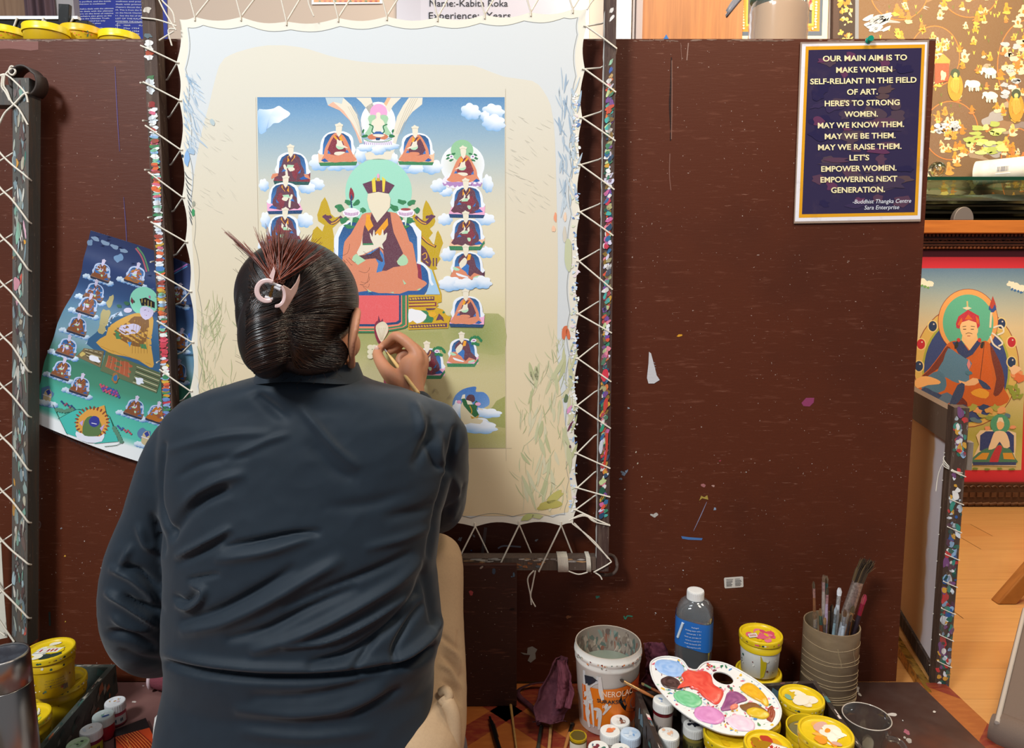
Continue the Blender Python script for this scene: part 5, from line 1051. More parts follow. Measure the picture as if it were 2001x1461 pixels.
for k in range(10): t_.blob(1830+k*15, 812+(k % 3)*4, 10, 4, ['#27406c', '#5a7a8a', '#b4a850', '#8a9a40'][k % 4], .2, .4)
for x, y, c in ((1986, 730, '#e8945a'), (1982, 722, '#f0c090'), (1990, 738, '#e0703a')): t_.blob(x, y, 10, 8, c, 0, .3)
for k in range(6): t_.blob(1972+k*4, 756+(k % 3)*9, 7, 4, '#8f9a34', .5*k)
T_([(1896, 908), (1903, 888), (1912, 868), (1906, 850), (1914, 840), (1962, 838), (1984, 845), (1984, 868), (1982, 888), (1985, 910)], '#e8cfa4', 0); T_([(1913, 880), (1914, 850), (1925, 842), (1970, 842), (1980, 850), (1980, 884)], '#2c3c74'); t_.ell(1953, 828, 19, 19.5, '#4f9c74')
T_([(1899, 905), (1910, 884), (1935, 872), (1953, 868), (1972, 876), (1982, 894), (1982, 906)], '#4a7c5c', 2); T_([(1902, 897), (1918, 884), (1932, 884), (1926, 897)], '#d8982c'); T_([(1958, 884), (1976, 884), (1982, 897), (1960, 896)], '#d8982c'); T_([(1938, 886), (1948, 870), (1957, 872), (1952, 890), (1946, 908), (1932, 904)], '#c03038', 2)
T_([(1938, 852), (1944, 842), (1960, 842), (1968, 852), (1972, 872), (1960, 874), (1952, 862), (1944, 874), (1930, 878), (1934, 864)], '#efd0a4', 2); T_([(1946, 828), (1950, 822), (1958, 822), (1961, 830), (1956, 838), (1949, 838)], '#f0b878', 2); T_([(1946, 826), (1950, 815), (1957, 815), (1961, 826), (1953, 822)], '#ecdcb8'); T_([(1900, 908), (1984, 908), (1984, 902), (1899, 902)], '#33406c')
for x, y in ((1928, 836), (1978, 834)): t_.blob(x, y, 6, 4, '#e89a6a')
for k in range(5): t_.blob(1880+k*24, 916-k % 2, 6, 2, '#7a8a34')
tm.build('painted_sheet', M_paint, TFR)
# ================================================================== paint pots and tools
M_plain = mat('capped_plastic', None, rough=.4, spec=.45)
def cylP(cx, cy, r0, z0, r1, z1):
    """pixel met with the near side of an upright cone frustum"""
    def P(px, py):
        d = ray(px, py); k = (r1-r0)/(z1-z0)
        ox, oy, oz = -cx, -cy, CZ
        rz = r0 + k*(oz-z0)
        a = d.x**2+d.y**2-(k*d.z)**2; b = 2*(ox*d.x+oy*d.y-k*d.z*rz); c = ox*ox+oy*oy-rz*rz
        D = b*b-4*a*c; t = (-b-math.sqrt(max(D, 0)))/(2*a)
        return Vector((d.x*t, d.y*t, CZ+d.z*t))
    return P
def cyl_text(name, body, cx, cy, r, z, ang, size, m, parent, width=None, offset=0):
    o = text_mesh(name, body, size, m, Matrix.Identity(4), None, offset=offset, ext=0)
    xs = [v.co.x for v in o.data.vertices]; k = width/(max(xs)-min(xs)) if width else 1
    inv = world_of(parent).inverted()
    for v in o.data.vertices:
        a = ang + v.co.x*k/r; v.co = inv @ Vector((cx+r*math.cos(a), cy+r*math.sin(a), z+v.co.y))
    o.parent = parent; return o
def toward(cx, cy): return math.atan2(-cy, -cx)
def smear(mb_, cx, cy, z, r, cols, n, seed, big=.5):
    r_ = random.Random(seed); a = Art(lambda x, y: Vector((x, y, z)), (0, 0, 1), mb_, .00006); a.L = 2
    for i in range(n):
        t = r_.uniform(0, 6.28); q = r*r_.uniform(0, .72); s_ = r*r_.uniform(.1, big); k = min(s_, r*.93-q)
        a.blob(cx+q*math.cos(t), cy+q*math.sin(t), k, k*r_.uniform(.4, .9), r_.choice(cols), r_.uniform(0, 3), .12, 10, r_)
    return a
Y1, Y2, Y3 = '#e2c01c', '#cfa814', '#b8950f'
def tub(cx, cy, z0, h, r, label, cols, seed, lid=True, white=False, paint='#7a7350', text=True, group=None, lab=None, tilt=0):
    t = empty('paint_tub', (cx, cy, z0), 0, label, 'paint tub', group)
    rb, rt_ = r*.84, r*.925; n = 40; zt2 = z0+h-.0125
    b = MB(); body = '#efece4' if white else Y2
    prof = [(rb-.003, 0), (rb, .002), (lerp(rb, rt_, .8), h*.66), (rt_+.0012, h*.665), (rt_+.0014, h*.80), (rt_, h*.81), (rt_, h-.0125)]
    if not lid: prof += [(r*.97, h-.012), (r*.99, h-.004), (r*.985, h), (r*.94, h), (r*.925, h-.006), (r*.90, h-.03)]
    b.lathe(prof, c=(cx, cy, z0), n=n, col=body, cap1=lid, cols=[(body if (p[1] < h*.663 or not white) else Y1) if lid else (body if i < 7 else Y1) for i, p in enumerate(prof)])
    r_ = random.Random(seed); a0 = toward(cx, cy)
    for i in range(12):                               # flecks on the wall
        an = a0+r_.uniform(-1.1, 1.1); z = z0+r_.uniform(.1, .95)*(h-.014); rr_ = lerp(rb, rt_, min(1, (z-z0)/(h*.8)))+.0017
        s_ = r_.uniform(.001, .0026); b.add([Vector((cx+rr_*math.cos(an+q*s_/rr_), cy+rr_*math.sin(an+q*s_/rr_), z+w*s_)) for q, w in ((-1, -.6), (.4, -1), (1, .2), (.2, 1.2), (-.8, .6))], [(0, 1, 2, 3, 4)], r_.choice(['#3a4a44', '#efe9da', '#2f5a4a', '#7a2f2a', '#33363a', '#e8e2d0']))
    b.build('tub_body', M_plain if white else M_plastic, t)
    if lid:
        l = MB(); zl = z0+h
        l.lathe([(r*.95, -.0122), (r, -.0115), (r*1.005, -.004), (r*.99, -.0006), (r*.965, 0), (r*.91, -.0004), (r*.885, -.0048), (r*.86, -.0052), (r*.30, -.0052), (.0005, -.0050)], c=(cx, cy, zl), n=n, col=Y1)
        a = smear(l, cx, cy, zl-.0050, r*.86, cols, 22, seed)
        for i in range(16):
            an = a0+r_.uniform(-1.2, 1.2); s_ = r_.uniform(.001, .003); z = zl-.007; rr_ = r*1.006
            l.add([Vector((cx+rr_*math.cos(an+q*s_/rr_), cy+rr_*math.sin(an+q*s_/rr_), z+w*s_*.7)) for q, w in ((-1, -.6), (.4, -1), (1, .2), (.2, 1.2), (-.8, .6))], [(0, 1, 2, 3, 4)], r_.choice(cols+['#3a4a44', '#efe9da', '#2f5a4a', '#b8860f']))
        lo = l.build('lid', M_plastic, t)
        if lab:
            q = MB(); ca_, sa_ = math.cos(lab[0]), math.sin(lab[0]); f = lambda u, v, z: Vector((cx+u*ca_-v*sa_, cy+u*sa_+v*ca_, zl-.0050+z))
            w, hh = lab[1], lab[2]
            q.add([f(-w+lab[3]-hh*.3, -hh, .0012), f(w+lab[3]-hh*.3, -hh, .0012), f(w+lab[3]+hh*.3, hh, .0012), f(-w+lab[3]+hh*.3, hh, .0012)], [(0, 1, 2, 3)], '#9aa39a'); q.add([f(-w*.92+lab[3]-hh*.27, -hh*.86, .0014), f(w*.92+lab[3]-hh*.27, -hh*.86, .0014), f(w*.92+lab[3]+hh*.27, hh*.86, .0014), f(-w*.92+lab[3]+hh*.27, hh*.86, .0014)], [(0, 1, 2, 3)], '#e9e2d6')
            x = -w*.75
            for k in range(5):                        # worn red lettering, no longer readable
                q.add([f(lab[3]+x, -hh*.5, .0016), f(lab[3]+x+w*.16, -hh*.5, .0016), f(lab[3]+x+w*.22, hh*.45, .0016), f(lab[3]+x+w*.08, hh*.5, .0016)], [(0, 1, 2, 3)], '#b3352f' if r_.random() < .8 else '#e9e2d6'); x += w*.3
            q.build('lid_label', M_print, lo)
    else:
        p = MB(); p.lathe([(r*.905, 0), (r*.5, .0004), (.0005, .0002)], c=(cx, cy, z0+h-.012), n=n, col=paint, cap0=False)
        a = Art(lambda x, y: Vector((x, y, z0+h-.0112)), (0, 0, 1), p, .0001); a.blob(cx-.006, cy+.027, .011, .003, '#d8ab34', .2); a.blob(cx-.012, cy-.002, .005, .003, '#9a9070')
        p.build('paint', M_wet, t)
    return t
def jar(cx, cy, z0, h, r, label, body, band, cols, seed, cap=True, capcol='#e6e4de', hc=.017, group=None):
    t = empty('paint_jar', (cx, cy, z0), 0, label, 'paint jar', group); n = 28; hb = h-hc if cap else h
    b = MB(); b.lathe([(r*.80, 0), (r*.94, .002), (r*.95, .005), (r*.95, hb-.006), (r*.88, hb-.001), (r*.86, hb)], c=(cx, cy, z0), n=n, col=body); jb = b.build('jar_body', M_print, t)
    if band:
        q = MB(); a0 = toward(cx, cy); zb_, zt_2 = z0+.006, z0+hb-.007
        for k in range(14):
            u0, u1 = a0-1.15+k*2.3/14, a0-1.15+(k+1)*2.3/14; rr_ = r*.962
            q.add([Vector((cx+rr_*math.cos(u), cy+rr_*math.sin(u), z)) for u, z in ((u0, zb_), (u1, zb_), (u1, zt_2), (u0, zt_2))], [(0, 1, 2, 3)], band[0])
            if k in (3, 5, 6, 9, 10): q.add([Vector((cx+(rr_+.0002)*math.cos(u), cy+(rr_+.0002)*math.sin(u), z)) for u, z in ((u0+.03, lerp(zb_, zt_2, .3)), (u1-.02, lerp(zb_, zt_2, .25)), (u1-.02, lerp(zb_, zt_2, .7)), (u0+.03, lerp(zb_, zt_2, .62)))], [(0, 1, 2, 3)], band[1])
        q.build('jar_label', M_print, jb)
    if cap:
        c = MB(); zc = z0+hb; m = 56
        V = []
        for (rr_, z) in ((r*.98, 0), (r, .001), (r, hc-.003), (r*.96, hc-.0006), (r*.90, hc)):
            for k in range(m):
                a = 2*math.pi*k/m; q = rr_*(1 - (.018 if (k % 2 and .0005 < z < hc-.002) else 0)); V.append((cx+q*math.cos(a), cy+q*math.sin(a), zc+z))
        c.add(V, [(i*m+k, i*m+(k+1) % m, (i+1)*m+(k+1) % m, (i+1)*m+k) for i in range(4) for k in range(m)] + [tuple(4*m+k for k in range(m)), tuple(range(m-1, -1, -1))], capcol, False)
        smear(c, cx, cy, zc+hc+.0002, r*.9, cols, 8, seed, .42); c.build('cap', M_plain, t)
    else:
        c = MB(); zr = z0+h
        c.lathe([(r*.90, -.016), (r*.93, -.015), (r*.93, 0), (r*.78, 0), (r*.76, -.012), (.0004, -.013)], c=(cx, cy, zr), n=n, col=cols[0], cols=[cols[0]]*4+[cols[1]]*2); c.build('neck', M_plastic, t)
    return t
GJ = 'small screw-top jars of poster colour'
# ---- left crate and what stands in it
def crate(name, q, z0, h, th, label, col, streaks, seed, zfloor=.006):
    t = empty(name, (sum(p[0] for p in q)/4, sum(p[1] for p in q)/4, z0), 0, label, 'crate'); r_ = random.Random(seed)
    C = Vector((sum(p[0] for p in q)/4, sum(p[1] for p in q)/4, 0)); Q = [Vector((*p, 0)) for p in q]
    edges = [(Q[(i+1) % 4]-Q[i]).normalized() for i in range(4)]; nrm = [Vector((-e.y, e.x, 0)) for e in edges]
    def off(i):                                       # inner corner
        n1, n2 = nrm[i-1], nrm[i]; d = (n1+n2); return Q[i] + d*(th/(1+n1.dot(n2)))
    I_ = [off(i) for i in range(4)]; up = Vector((0, 0, 1))
    for i in range(4):
        j = (i+1) % 4; m_ = MB(); a, b, c, d = Q[i], Q[j], I_[j], I_[i]
        m_.hexa([p + up*z0 for p in (a, b, c, d)], [p + up*(z0+h) for p in (a, b, c, d)], col)
        for k in range(46):                           # smears on rim and both faces
            u = r_.uniform(.03, .97); L_ = (b-a).length; s_ = r_.uniform(.003, .012)/L_; cc = r_.choice(streaks)
            v0, v1 = r_.uniform(.1, .9), r_.uniform(.12, .88)
            if k % 2 == 0:
                w0, w1 = sorted((v0, v1)); P0 = lambda uu, vv: a.lerp(b, uu).lerp(d.lerp(c, uu), vv) + up*(z0+h+.0003+.00002*k)
                m_.add([P0(max(.01, u-s_), w0), P0(min(.99, u+s_*.8), w0), P0(min(.99, u+s_), w1), P0(max(.01, u-s_*.6), w1)], [(0, 1, 2, 3)], cc)
            else:
                for (f, g, nn) in ((a, b, -nrm[i]), (d, c, nrm[i])):
                    z = z0+h*r_.uniform(.25, .8); dz = h*r_.uniform(.05, .2); o = nn*(.0004+.00002*k)
                    m_.add([f.lerp(g, max(.02, u-s_))+o+up*(z-dz), f.lerp(g, min(.98, u+s_))+o+up*(z-dz*.5), f.lerp(g, min(.98, u+s_*.5))+o+up*(z+dz), f.lerp(g, max(.02, u-s_*.8))+o+up*(z+dz*.4)], [(0, 1, 2, 3)], r_.choice(streaks[3:]))
        m_.build('side_board', M_crate, t)
    m_ = MB(); m_.hexa([p + up*(z0+.0005) for p in I_], [p + up*(z0+zfloor) for p in I_], col); m_.build('base_board', M_crate, t)
    return t
M_crate = mat('paint_stained_wood', None, rough=.6, n_scale=18, n_amt=.5, n_col='#6b6a60', n_lo=.48, n_hi=.7, bump=.3, b_scale=60)
crate('paint_crate', [(-1.18, 1.10), (-.822, 1.10), (-.845, 1.362), (-1.18, 1.362)], .0004, .063, .011, 'shallow dark green-grey wooden crate holding the stacked yellow tubs', '#3f4640', ['#cfc8b8', '#b8ad9a', '#e0dacb', '#26403c', '#5a3a34', '#3a5a52', '#7a756a', '#8a8a80', '#2a2a28', '#9a5a3a'], 5)
zf = .0068
tub(-.896, 1.262, zf, .085, .0465, 'yellow tub under the taller stack in the green-grey crate', ['#cfb21c'], 1)
tub(-.889, 1.230, zf+.0855, .083, .0440, 'yellow tub on top of the stack beside the steel flask, white label on lid', ['#efe9da', '#d8b820', '#e8d880', '#33423c', '#f2ead0', '#e3c41c'], 2, lab=(.15, .022, .0095, 0))
tub(-.885, 1.150, zf, .084, .0395, 'yellow tub with green smears on its lid in front of the yellow stack', ['#b8c43a', '#9ab83a', '#d8c820', '#e8e0c8', '#b4c84a'], 3, lab=(.3, .022, .008, -.004))
lt = tub
tx = [o for o in bpy.data.objects if o.get('label', '').startswith('yellow tub on top of the stack')][0]
for i, (z, w, s_) in enumerate(((.135, .03, 'POSTER COLOUR'), (.130, .034, 'for school and studio'), (.125, .034, 'shake well before use'), (.120, .03, 'keep lid closed'))):
    cyl_text('print', s_, -.889, 1.230, .0412, z-.006, toward(-.889, 1.23)+.12, .0032, M_text_dark, tx, width=w)
q = MB(); a0 = toward(-.889, 1.23)+.42
for k in range(10):
    u = a0+k*.022; q.add([Vector((-.889+.0407*math.cos(t_), 1.23+.0407*math.sin(t_), z)) for t_, z in ((u, .104), (u+(.011 if k % 2 else .016), .104), (u+(.011 if k % 2 else .016), .114), (u, .114))], [(0, 1, 2, 3)], '#3a3648')
q.build('barcode', M_print, tx)
# ---- steel flask
fx, fy = -.832, 1.045
t = empty('steel_flask', (fx, fy, 0), 0, 'brushed steel vacuum flask with a dark lid beside the yellow tubs', 'flask')
q = MB(); q.lathe([(.0345, 0.0004), (.0372, .003), (.0375, .006), (.0375, .218), (.0365, .2195)], c=(fx, fy, 0), n=48); q.build('flask_body', M_steel, t)
q = MB(); q.lathe([(.0362, .2197), (.0377, .221), (.0378, .268), (.0365, .272), (.0345, .2725), (.0335, .2705)], c=(fx, fy, 0), n=48, cap1=False); q.build('cup_lid', M_steel, t)
q = MB(); q.lathe([(.0334, .2704), (.0334, .2700), (.012, .2702), (.0005, .2702)], c=(fx, fy, 0), n=40, col='#2c3036', cap0=False); q.build('lid_insert', mat('dark_lid', '#30343c', rough=.35, n_scale=60, n_amt=.3, n_col='#5a6068'), t)
# ---- crumpled grey cloth
q = MB()
def rag_fn(u, v):
    x = lerp(-.99, -.755, u); y = lerp(.80, 1.004, v)
    edge_ = min(1, min(u*1.0+.3 if u < .5 else (1-u)*3.2, (1-v)*6+.05, v*4))
    z = (.20 - .17*max(0, u-.25)**1.0*1.15 + .02*math.sin(u*9+v*4))*min(1, edge_+.15)
    p = Vector((u*5, v*5, .3)); w = mnoise.noise(p)*.022 + abs(mnoise.noise(p*2.1))*.018 + mnoise.noise(p*4.7)*.005
    return (x+w*.5, y+w*.15, max(.002, z+w*edge_))
q.grid(rag_fn, 70, 60, '#b9b6b4')
oc = q.build('cloth', mat('grey_cotton', '#aba6a2', rough=.9, bump=.3, b_scale=500, n_scale=14, n_amt=.35, n_col='#847c78', n_lo=.5, n_hi=.7)); sl = oc.modifiers.new('s', 'SOLIDIFY'); sl.thickness = .0015; sl.offset = -1
tag(oc, 'crumpled pale grey cloth heaped in front of the steel flask', 'cloth')
# ---- row of jars beside the crate
for i, (x, y, l, b, bd, cs, cap) in enumerate(((-.789, 1.259, 'jar with a white lid and a white label, farthest of the row beside the crate', '#b8485a', ('#d4d0cc', '#2f4a5a'), ['#d8c0c0', '#b8905a', '#dfe0e4', '#c9ccd2', '#9a8a8a'], '#dcdcdc'), (-.7875, 1.2165, 'red jar with blue paint on its pale green lid in the row beside the crate', '#a8222c', None, ['#c8dcd8', '#dfe6e8', '#3a5a9a', '#8ab8a8', '#e8ecec'], '#cfdcd8'),
        (-.786, 1.1755, 'jar with a yellow label and brown-smudged white lid in the row beside the crate', '#7a1a3a', ('#b8a832', '#2a2a2a'), ['#b8906a', '#e8e8ea', '#cfd8e0', '#9a7a5a'], '#e2e2e2'), (-.785, 1.135, 'jar with a pale green painted lid, nearest of the row beside the crate', '#44524a', None, ['#9ab88a', '#a8c498', '#b8ccaa', '#3a4a40', '#8fae84'], '#b0c4a4'))):
    jar(x, y, .0004, .0465, .0190, l, b, bd, cs, 40+i, capcol=cap, group=GJ+' beside the crate')
# ---- dark rimmed panel with red pattern, propped against the cushion
q = MB(); a_, b_, c_, d_ = (on_z(222, 1424, .012), on_z(285, 1400, .012), on_z(330, 1500, .012), on_z(224, 1500, .012))
T3 = empty('patterned_panel', (-.72, 1.08, 0), 0, 'black-rimmed flat panel with an orange and red pattern lying beside the cushion', 'panel')
def inq(u, v, z): p = a_.lerp(b_, u).lerp(d_.lerp(c_, u), v); return Vector((p.x, p.y, z))
q.hexa([inq(0, 1, .0004), inq(1, 1, .0004), inq(1, 0, .0004), inq(0, 0, .0004)], [inq(0, 1, .011), inq(1, 1, .011), inq(1, 0, .011), inq(0, 0, .011)], '#0d0f12'); q.build('rim', M_black, T3, bevel=.002)
q = MB(); q.add([inq(.05, 1, .0116), inq(.97, 1, .0116), inq(.97, .22, .0116), inq(.05, .22, .0116)], [(0, 1, 2, 3)], '#b23c16')
a = Art(lambda u, v: inq(u, v, .0116), (0, 0, 1), q, .0001)
for i in range(26): a.line([(.1+.035*i-.3, .24), (.14+.035*i-.1, .6), (.1+.035*i, .98)] if 0 <= .1+.035*i-.3 and .1+.035*i < .95 else [(.3, .3), (.35, .5), (.4, .8)], .012, '#d8803a' if i % 2 else '#7a1a0c')
q.build('patterned_face', M_print, T3)
# ---- ribbed maroon knit shoe behind the painter
q = MB(); c = on_z(322, 1322, .028)
pts = [(c.x-.02+.0, c.y-.0), (c.x+.1, c.y+.0)]
V = []; n, m = 24, 26
for i in range(m):
    t_ = i/(m-1); rr_ = .026*math.sin(math.pi*min(1, .18+t_*.75))**.6*(1+.05*(i % 2))
    for k in range(n):
        an = 2*math.pi*k/n; V.append((c.x-.024+.09*t_, c.y+rr_*1.15*math.cos(an), max(.0006, .027+rr_*math.sin(an))))
q.add(V, [(i*n+k, i*n+(k+1) % n, (i+1)*n+(k+1) % n, (i+1)*n+k) for i in range(m-1) for k in range(n)] + [tuple(range(n-1, -1, -1)), tuple((m-1)*n+k for k in range(n))], '#7a3a44', True)
SH = q.build('knit_slipper', mat('maroon_knit', '#74353f', rough=.9, bump=.6, b_scale=240)); tag(SH, 'ribbed maroon knit slipper with a pale edge, half hidden by the painter\'s sleeve', 'slipper')
q = MB(); q.tube([(c.x-.024, c.y+.0195*math.cos(t_)*1.15, .027+.0215*math.sin(t_)) for t_ in np.linspace(0, 2*math.pi, 24)], .004, 8); q.build('cuff', mat('pale_trim', '#cdb4b8', rough=.9), SH)

# ---- bucket with rinse water
bx, by = .191, 1.276; rb0, rb1, hb = .055, .0655, .170; zb_ = LZ+.0004
BK = empty('paint_bucket', (bx, by, zb_), 0, 'white and orange plastic paint bucket half full of grey rinse water', 'bucket')
q = MB(); prof = [(rb0-.004, 0), (rb0, .003), (lerp(rb0, rb1, .82), .136), (rb1*.985, .137), (rb1*1.0, .142), (rb1*.985, .147), (rb1*.99, .150), (rb1*1.025, .153), (rb1*1.02, .159), (rb1*.99, .162), (rb1, .167), (rb1*.985, .170), (rb1*.955, .1695), (rb1*.945, .160), (rb0*.985, .02), (rb0*.97, .012), (.0005, .0118)]
q.lathe(prof, c=(bx, by, zb_), n=56, cap1=False, cols=['#eee9df']*11+['#cdbfae']+['#8f8175']*5)
r_ = random.Random(9); ac = Art(lambda u, v: Vector((bx+(rb1*.944-(.160-v)*.075)*math.cos(u), by+(rb1*.944-(.160-v)*.075)*math.sin(u), zb_+v)), (0, -1, .3), q, .00002)
for i in range(120): ac.L = 2; ac.blob(r_.uniform(.2, 2.9), r_.uniform(.115, .158), r_.uniform(.02, .1), r_.uniform(.003, .012), r_.choice(['#7a6a5e', '#9a8a7c', '#6a5a52', '#a89888', '#7a8a80', '#8a5a4a', '#5a6a62', '#b0a090']), r_.uniform(-.1, .1), .4, 8, r_)
for i in range(46):
    u = r_.uniform(3.4, 6.0); v = r_.choice([.1695, .155, .150]); ac2 = Art(lambda x_, y_: Vector((bx+rb1*1.027*math.cos(x_), by+rb1*1.027*math.sin(x_), zb_+y_)), (0, -1, 0), q, .00002); ac2.L = 2; ac2.blob(u, min(v, .157), r_.uniform(.01, .035), r_.uniform(.0008, .002), r_.choice(['#e8873a', '#b8a898', '#7a3a3a', '#d8c8b4', '#5a7a6a', '#f0ece4']), 0, .4, 8, r_)
q.build('bucket_wall', mat('bucket_plastic', None, rough=.38, n_scale=30, n_amt=.25, n_col='#b8a68f', n_lo=.5, n_hi=.75), BK)
q = MB(); zw = .118; rw = rb0+(rb1-rb0)*(zw/.17) - .0042; q.lathe([(rw, zw), (rw*.6, zw), (.0005, zw)], c=(bx, by, zb_), n=48, col='#7f8678', cap0=False); q.build('water', mat('dirty_water', '#7d8576', rough=.04, spec=.6), BK)
cp = cylP(bx, by, rb0+.0011, zb_, rb0+.0011+(rb1-rb0)*.82, zb_+.136)
q = MB(); a = Art(cp, (0, -1, 0), q, .00006)
zl0, zl1 = .022, .116
def ang_of(px, py): p = cp(px, py); return math.atan2(p.y-by, p.x-bx)
A0_, A1_ = ang_of(1139, 1370), ang_of(1251, 1370)
for k in range(30):
    u0, u1 = lerp(A0_, A1_, k/30), lerp(A0_, A1_, (k+1)/30)
    f = lambda u, z: Vector((bx+(rb0+.001+(rb1-rb0)*.82*z/.136)*math.cos(u), by+(rb0+.001+(rb1-rb0)*.82*z/.136)*math.sin(u), zb_+z))
    t0 = .100+.016*k/30
    q.add([f(u0, zl0), f(u1, zl0), f(u1, t0+.0005), f(u0, t0)], [(0, 1, 2, 3)], mix('#d4481a', '#e27a1c', .5+.5*math.sin(k*.16)))
a.L = 2
a.poly([(1139, 1308), (1170, 1322), (1172, 1334), (1160, 1338), (1150, 1346), (1140, 1350)], '#c9c6c4'); a.poly([(1142, 1318), (1158, 1322), (1168, 1330), (1152, 1338), (1144, 1336)], '#2a2e38'); a.blob(1231, 1368, 20, 22, '#15161a', .3, .06, 18); a.blob(1235, 1368, 13, 17, '#8a5a4a', .3, .12, 14); a.blob(1238, 1372, 7, 11, '#a8786a', .3, .12)
for p_, w in (([(1146, 1335), (1149, 1362), (1147, 1390), (1152, 1420)], 7), ([(1150, 1340), (1156, 1372), (1160, 1420)], 5), ([(1172, 1322), (1174, 1350), (1178, 1368)], 9), ([(1160, 1384), (1172, 1390), (1170, 1425)], 8), ([(1178, 1396), (1186, 1386), (1194, 1378)], 5)): a.line(p_, w, '#d8cfc8', 4, .5)
for i in range(10): a.blob(1150+r_.uniform(-8, 36), r_.uniform(1340, 1410), r_.uniform(2, 5), r_.uniform(3, 9), '#d8cfc8', r_.uniform(-.4, .4), .4)
LB = q.build('wrap_label', M_print, BK)
aw = ang_of(1217, 1330)
cyl_text('lettering', 'NEROLAC', bx, by, rb0+.0024+(rb1-rb0)*.82*.093/.136, zb_+.091, ang_of(1210, 1332), .0165, mat('pale_ink', '#f4cfae', rough=.5), LB, width=.066, offset=.01)
cyl_text('lettering', 'SURAKSHA', bx, by, rb0+.0024+(rb1-rb0)*.82*.078/.136, zb_+.0765, ang_of(1196, 1348), .0105, M_text_dark, LB, width=.058, offset=.02)
cyl_text('lettering', 'plus', bx, by, rb0+.0024+(rb1-rb0)*.82*.067/.136, zb_+.0675, ang_of(1186, 1357), .009, mat('pale_ink2', '#f0d8c4', rough=.5), LB, width=.016)
# ---- maroon rag in two heaps round the bucket
M_rag = mat('maroon_rag', None, rough=.85, n_scale=30, n_amt=.4, n_col='#7a4450', n_lo=.5, n_hi=.7, bump=.4, b_scale=400)
RG = empty('paint_rag', (.10, 1.28, LZ), 0, 'crumpled maroon paint rag stuffed round the rinse bucket', 'rag')
def ragstrip(path, widths, seed, amp, col='#4d1f2b', nu=26, nv=44, nrm=(0, -1, .4)):
    P_ = smooth_open(path, 12); m_ = MB(); N_ = Vector(nrm).normalized()
    def fn(u, v):
        i = v*(len(P_)-1); k = min(len(P_)-2, int(i)); p = Vector(P_[k]).lerp(Vector(P_[k+1]), i-k)
        w = lerp(widths[0], widths[1], v) if len(widths) == 2 else widths[min(len(widths)-2, int(v*(len(widths)-1)))]*(1-(v*(len(widths)-1)) % 1)+widths[min(len(widths)-1, int(v*(len(widths)-1))+1)]*((v*(len(widths)-1)) % 1)
        q_ = Vector((u*3.1+seed, v*4.2, seed)); d = mnoise.noise(q_)*amp + abs(mnoise.noise(q_*2.3))*amp*.8 + mnoise.noise(q_*5)*amp*.25
        r = p + Vector(((u-.5)*w*(1+.25*mnoise.noise(Vector((v*5, seed, u)))), 0, 0)) + N_*(d + amp*1.1*math.sin(u*7+seed+v*3)); r.y += .10*w*abs(u-.5)
        r.z = max(LZ+.0015+.0006*u, r.z); r.y = min(r.y, 1.392); return r
    m_.grid(fn, nu, nv, col); return m_
e_ = lambda x, y, Y: on_y(x, y, Y)
m_ = ragstrip([e_(1098, 1283, 1.345), e_(1088, 1312, 1.32), e_(1085, 1345, 1.275), e_(1078, 1385, 1.245), e_(1072, 1412, 1.225)], [.022, .035, .06, .07, .05], 1.3, .009)
a = Art(lambda x, y: on_y(x, y, 1.232), (0, -1, 0), m_, .0001)
o = m_.build('cloth_fold', M_rag, RG); sl = o.modifiers.new('s', 'SOLIDIFY'); sl.thickness = .002
m_ = ragstrip([e_(1098, 1290, 1.29), e_(1103, 1322, 1.262), e_(1105, 1352, 1.246), e_(1100, 1383, 1.23)], [.016, .026, .032, .03], 4.1, .006, '#5a2430'); o = m_.build('cloth_fold', M_rag, RG); sl = o.modifiers.new('s', 'SOLIDIFY'); sl.thickness = .002
m_ = ragstrip([e_(1276, 1255, 1.375), e_(1284, 1285, 1.365), e_(1281, 1315, 1.36), e_(1274, 1345, 1.357)], [.04, .05, .045, .05], 7.7, .007, '#541f2e'); o = m_.build('cloth_fold', M_rag, RG); sl = o.modifiers.new('s', 'SOLIDIFY'); sl.thickness = .002
m_ = MB(); sp = [on_z(1082, 1333, .012), on_z(1046, 1335, .006), on_z(1016, 1346, .0), on_z(1014, 1360, .0), on_z(1036, 1380, .001), on_z(1049, 1398, .002), on_z(1053, 1416, .001)]
pp = smooth_open(sp, 6); V = []
for i, p in enumerate(pp):
    t_ = (Vector(pp[min(i+1, len(pp)-1)])-Vector(pp[max(i-1, 0)])).normalized(); s_ = Vector((-t_.y, t_.x, 0))*.0045; z_ = Vector((0, 0, .0012)); V += [Vector(p)-s_, Vector(p)+s_+z_*3]
m_.add(V, [(2*i, 2*i+1, 2*i+3, 2*i+2) for i in range(len(pp)-1)], '#431824', True); o = m_.build('strap', M_rag, RG); sl = o.modifiers.new('s', 'SOLIDIFY'); sl.thickness = .002; sl.offset = 1
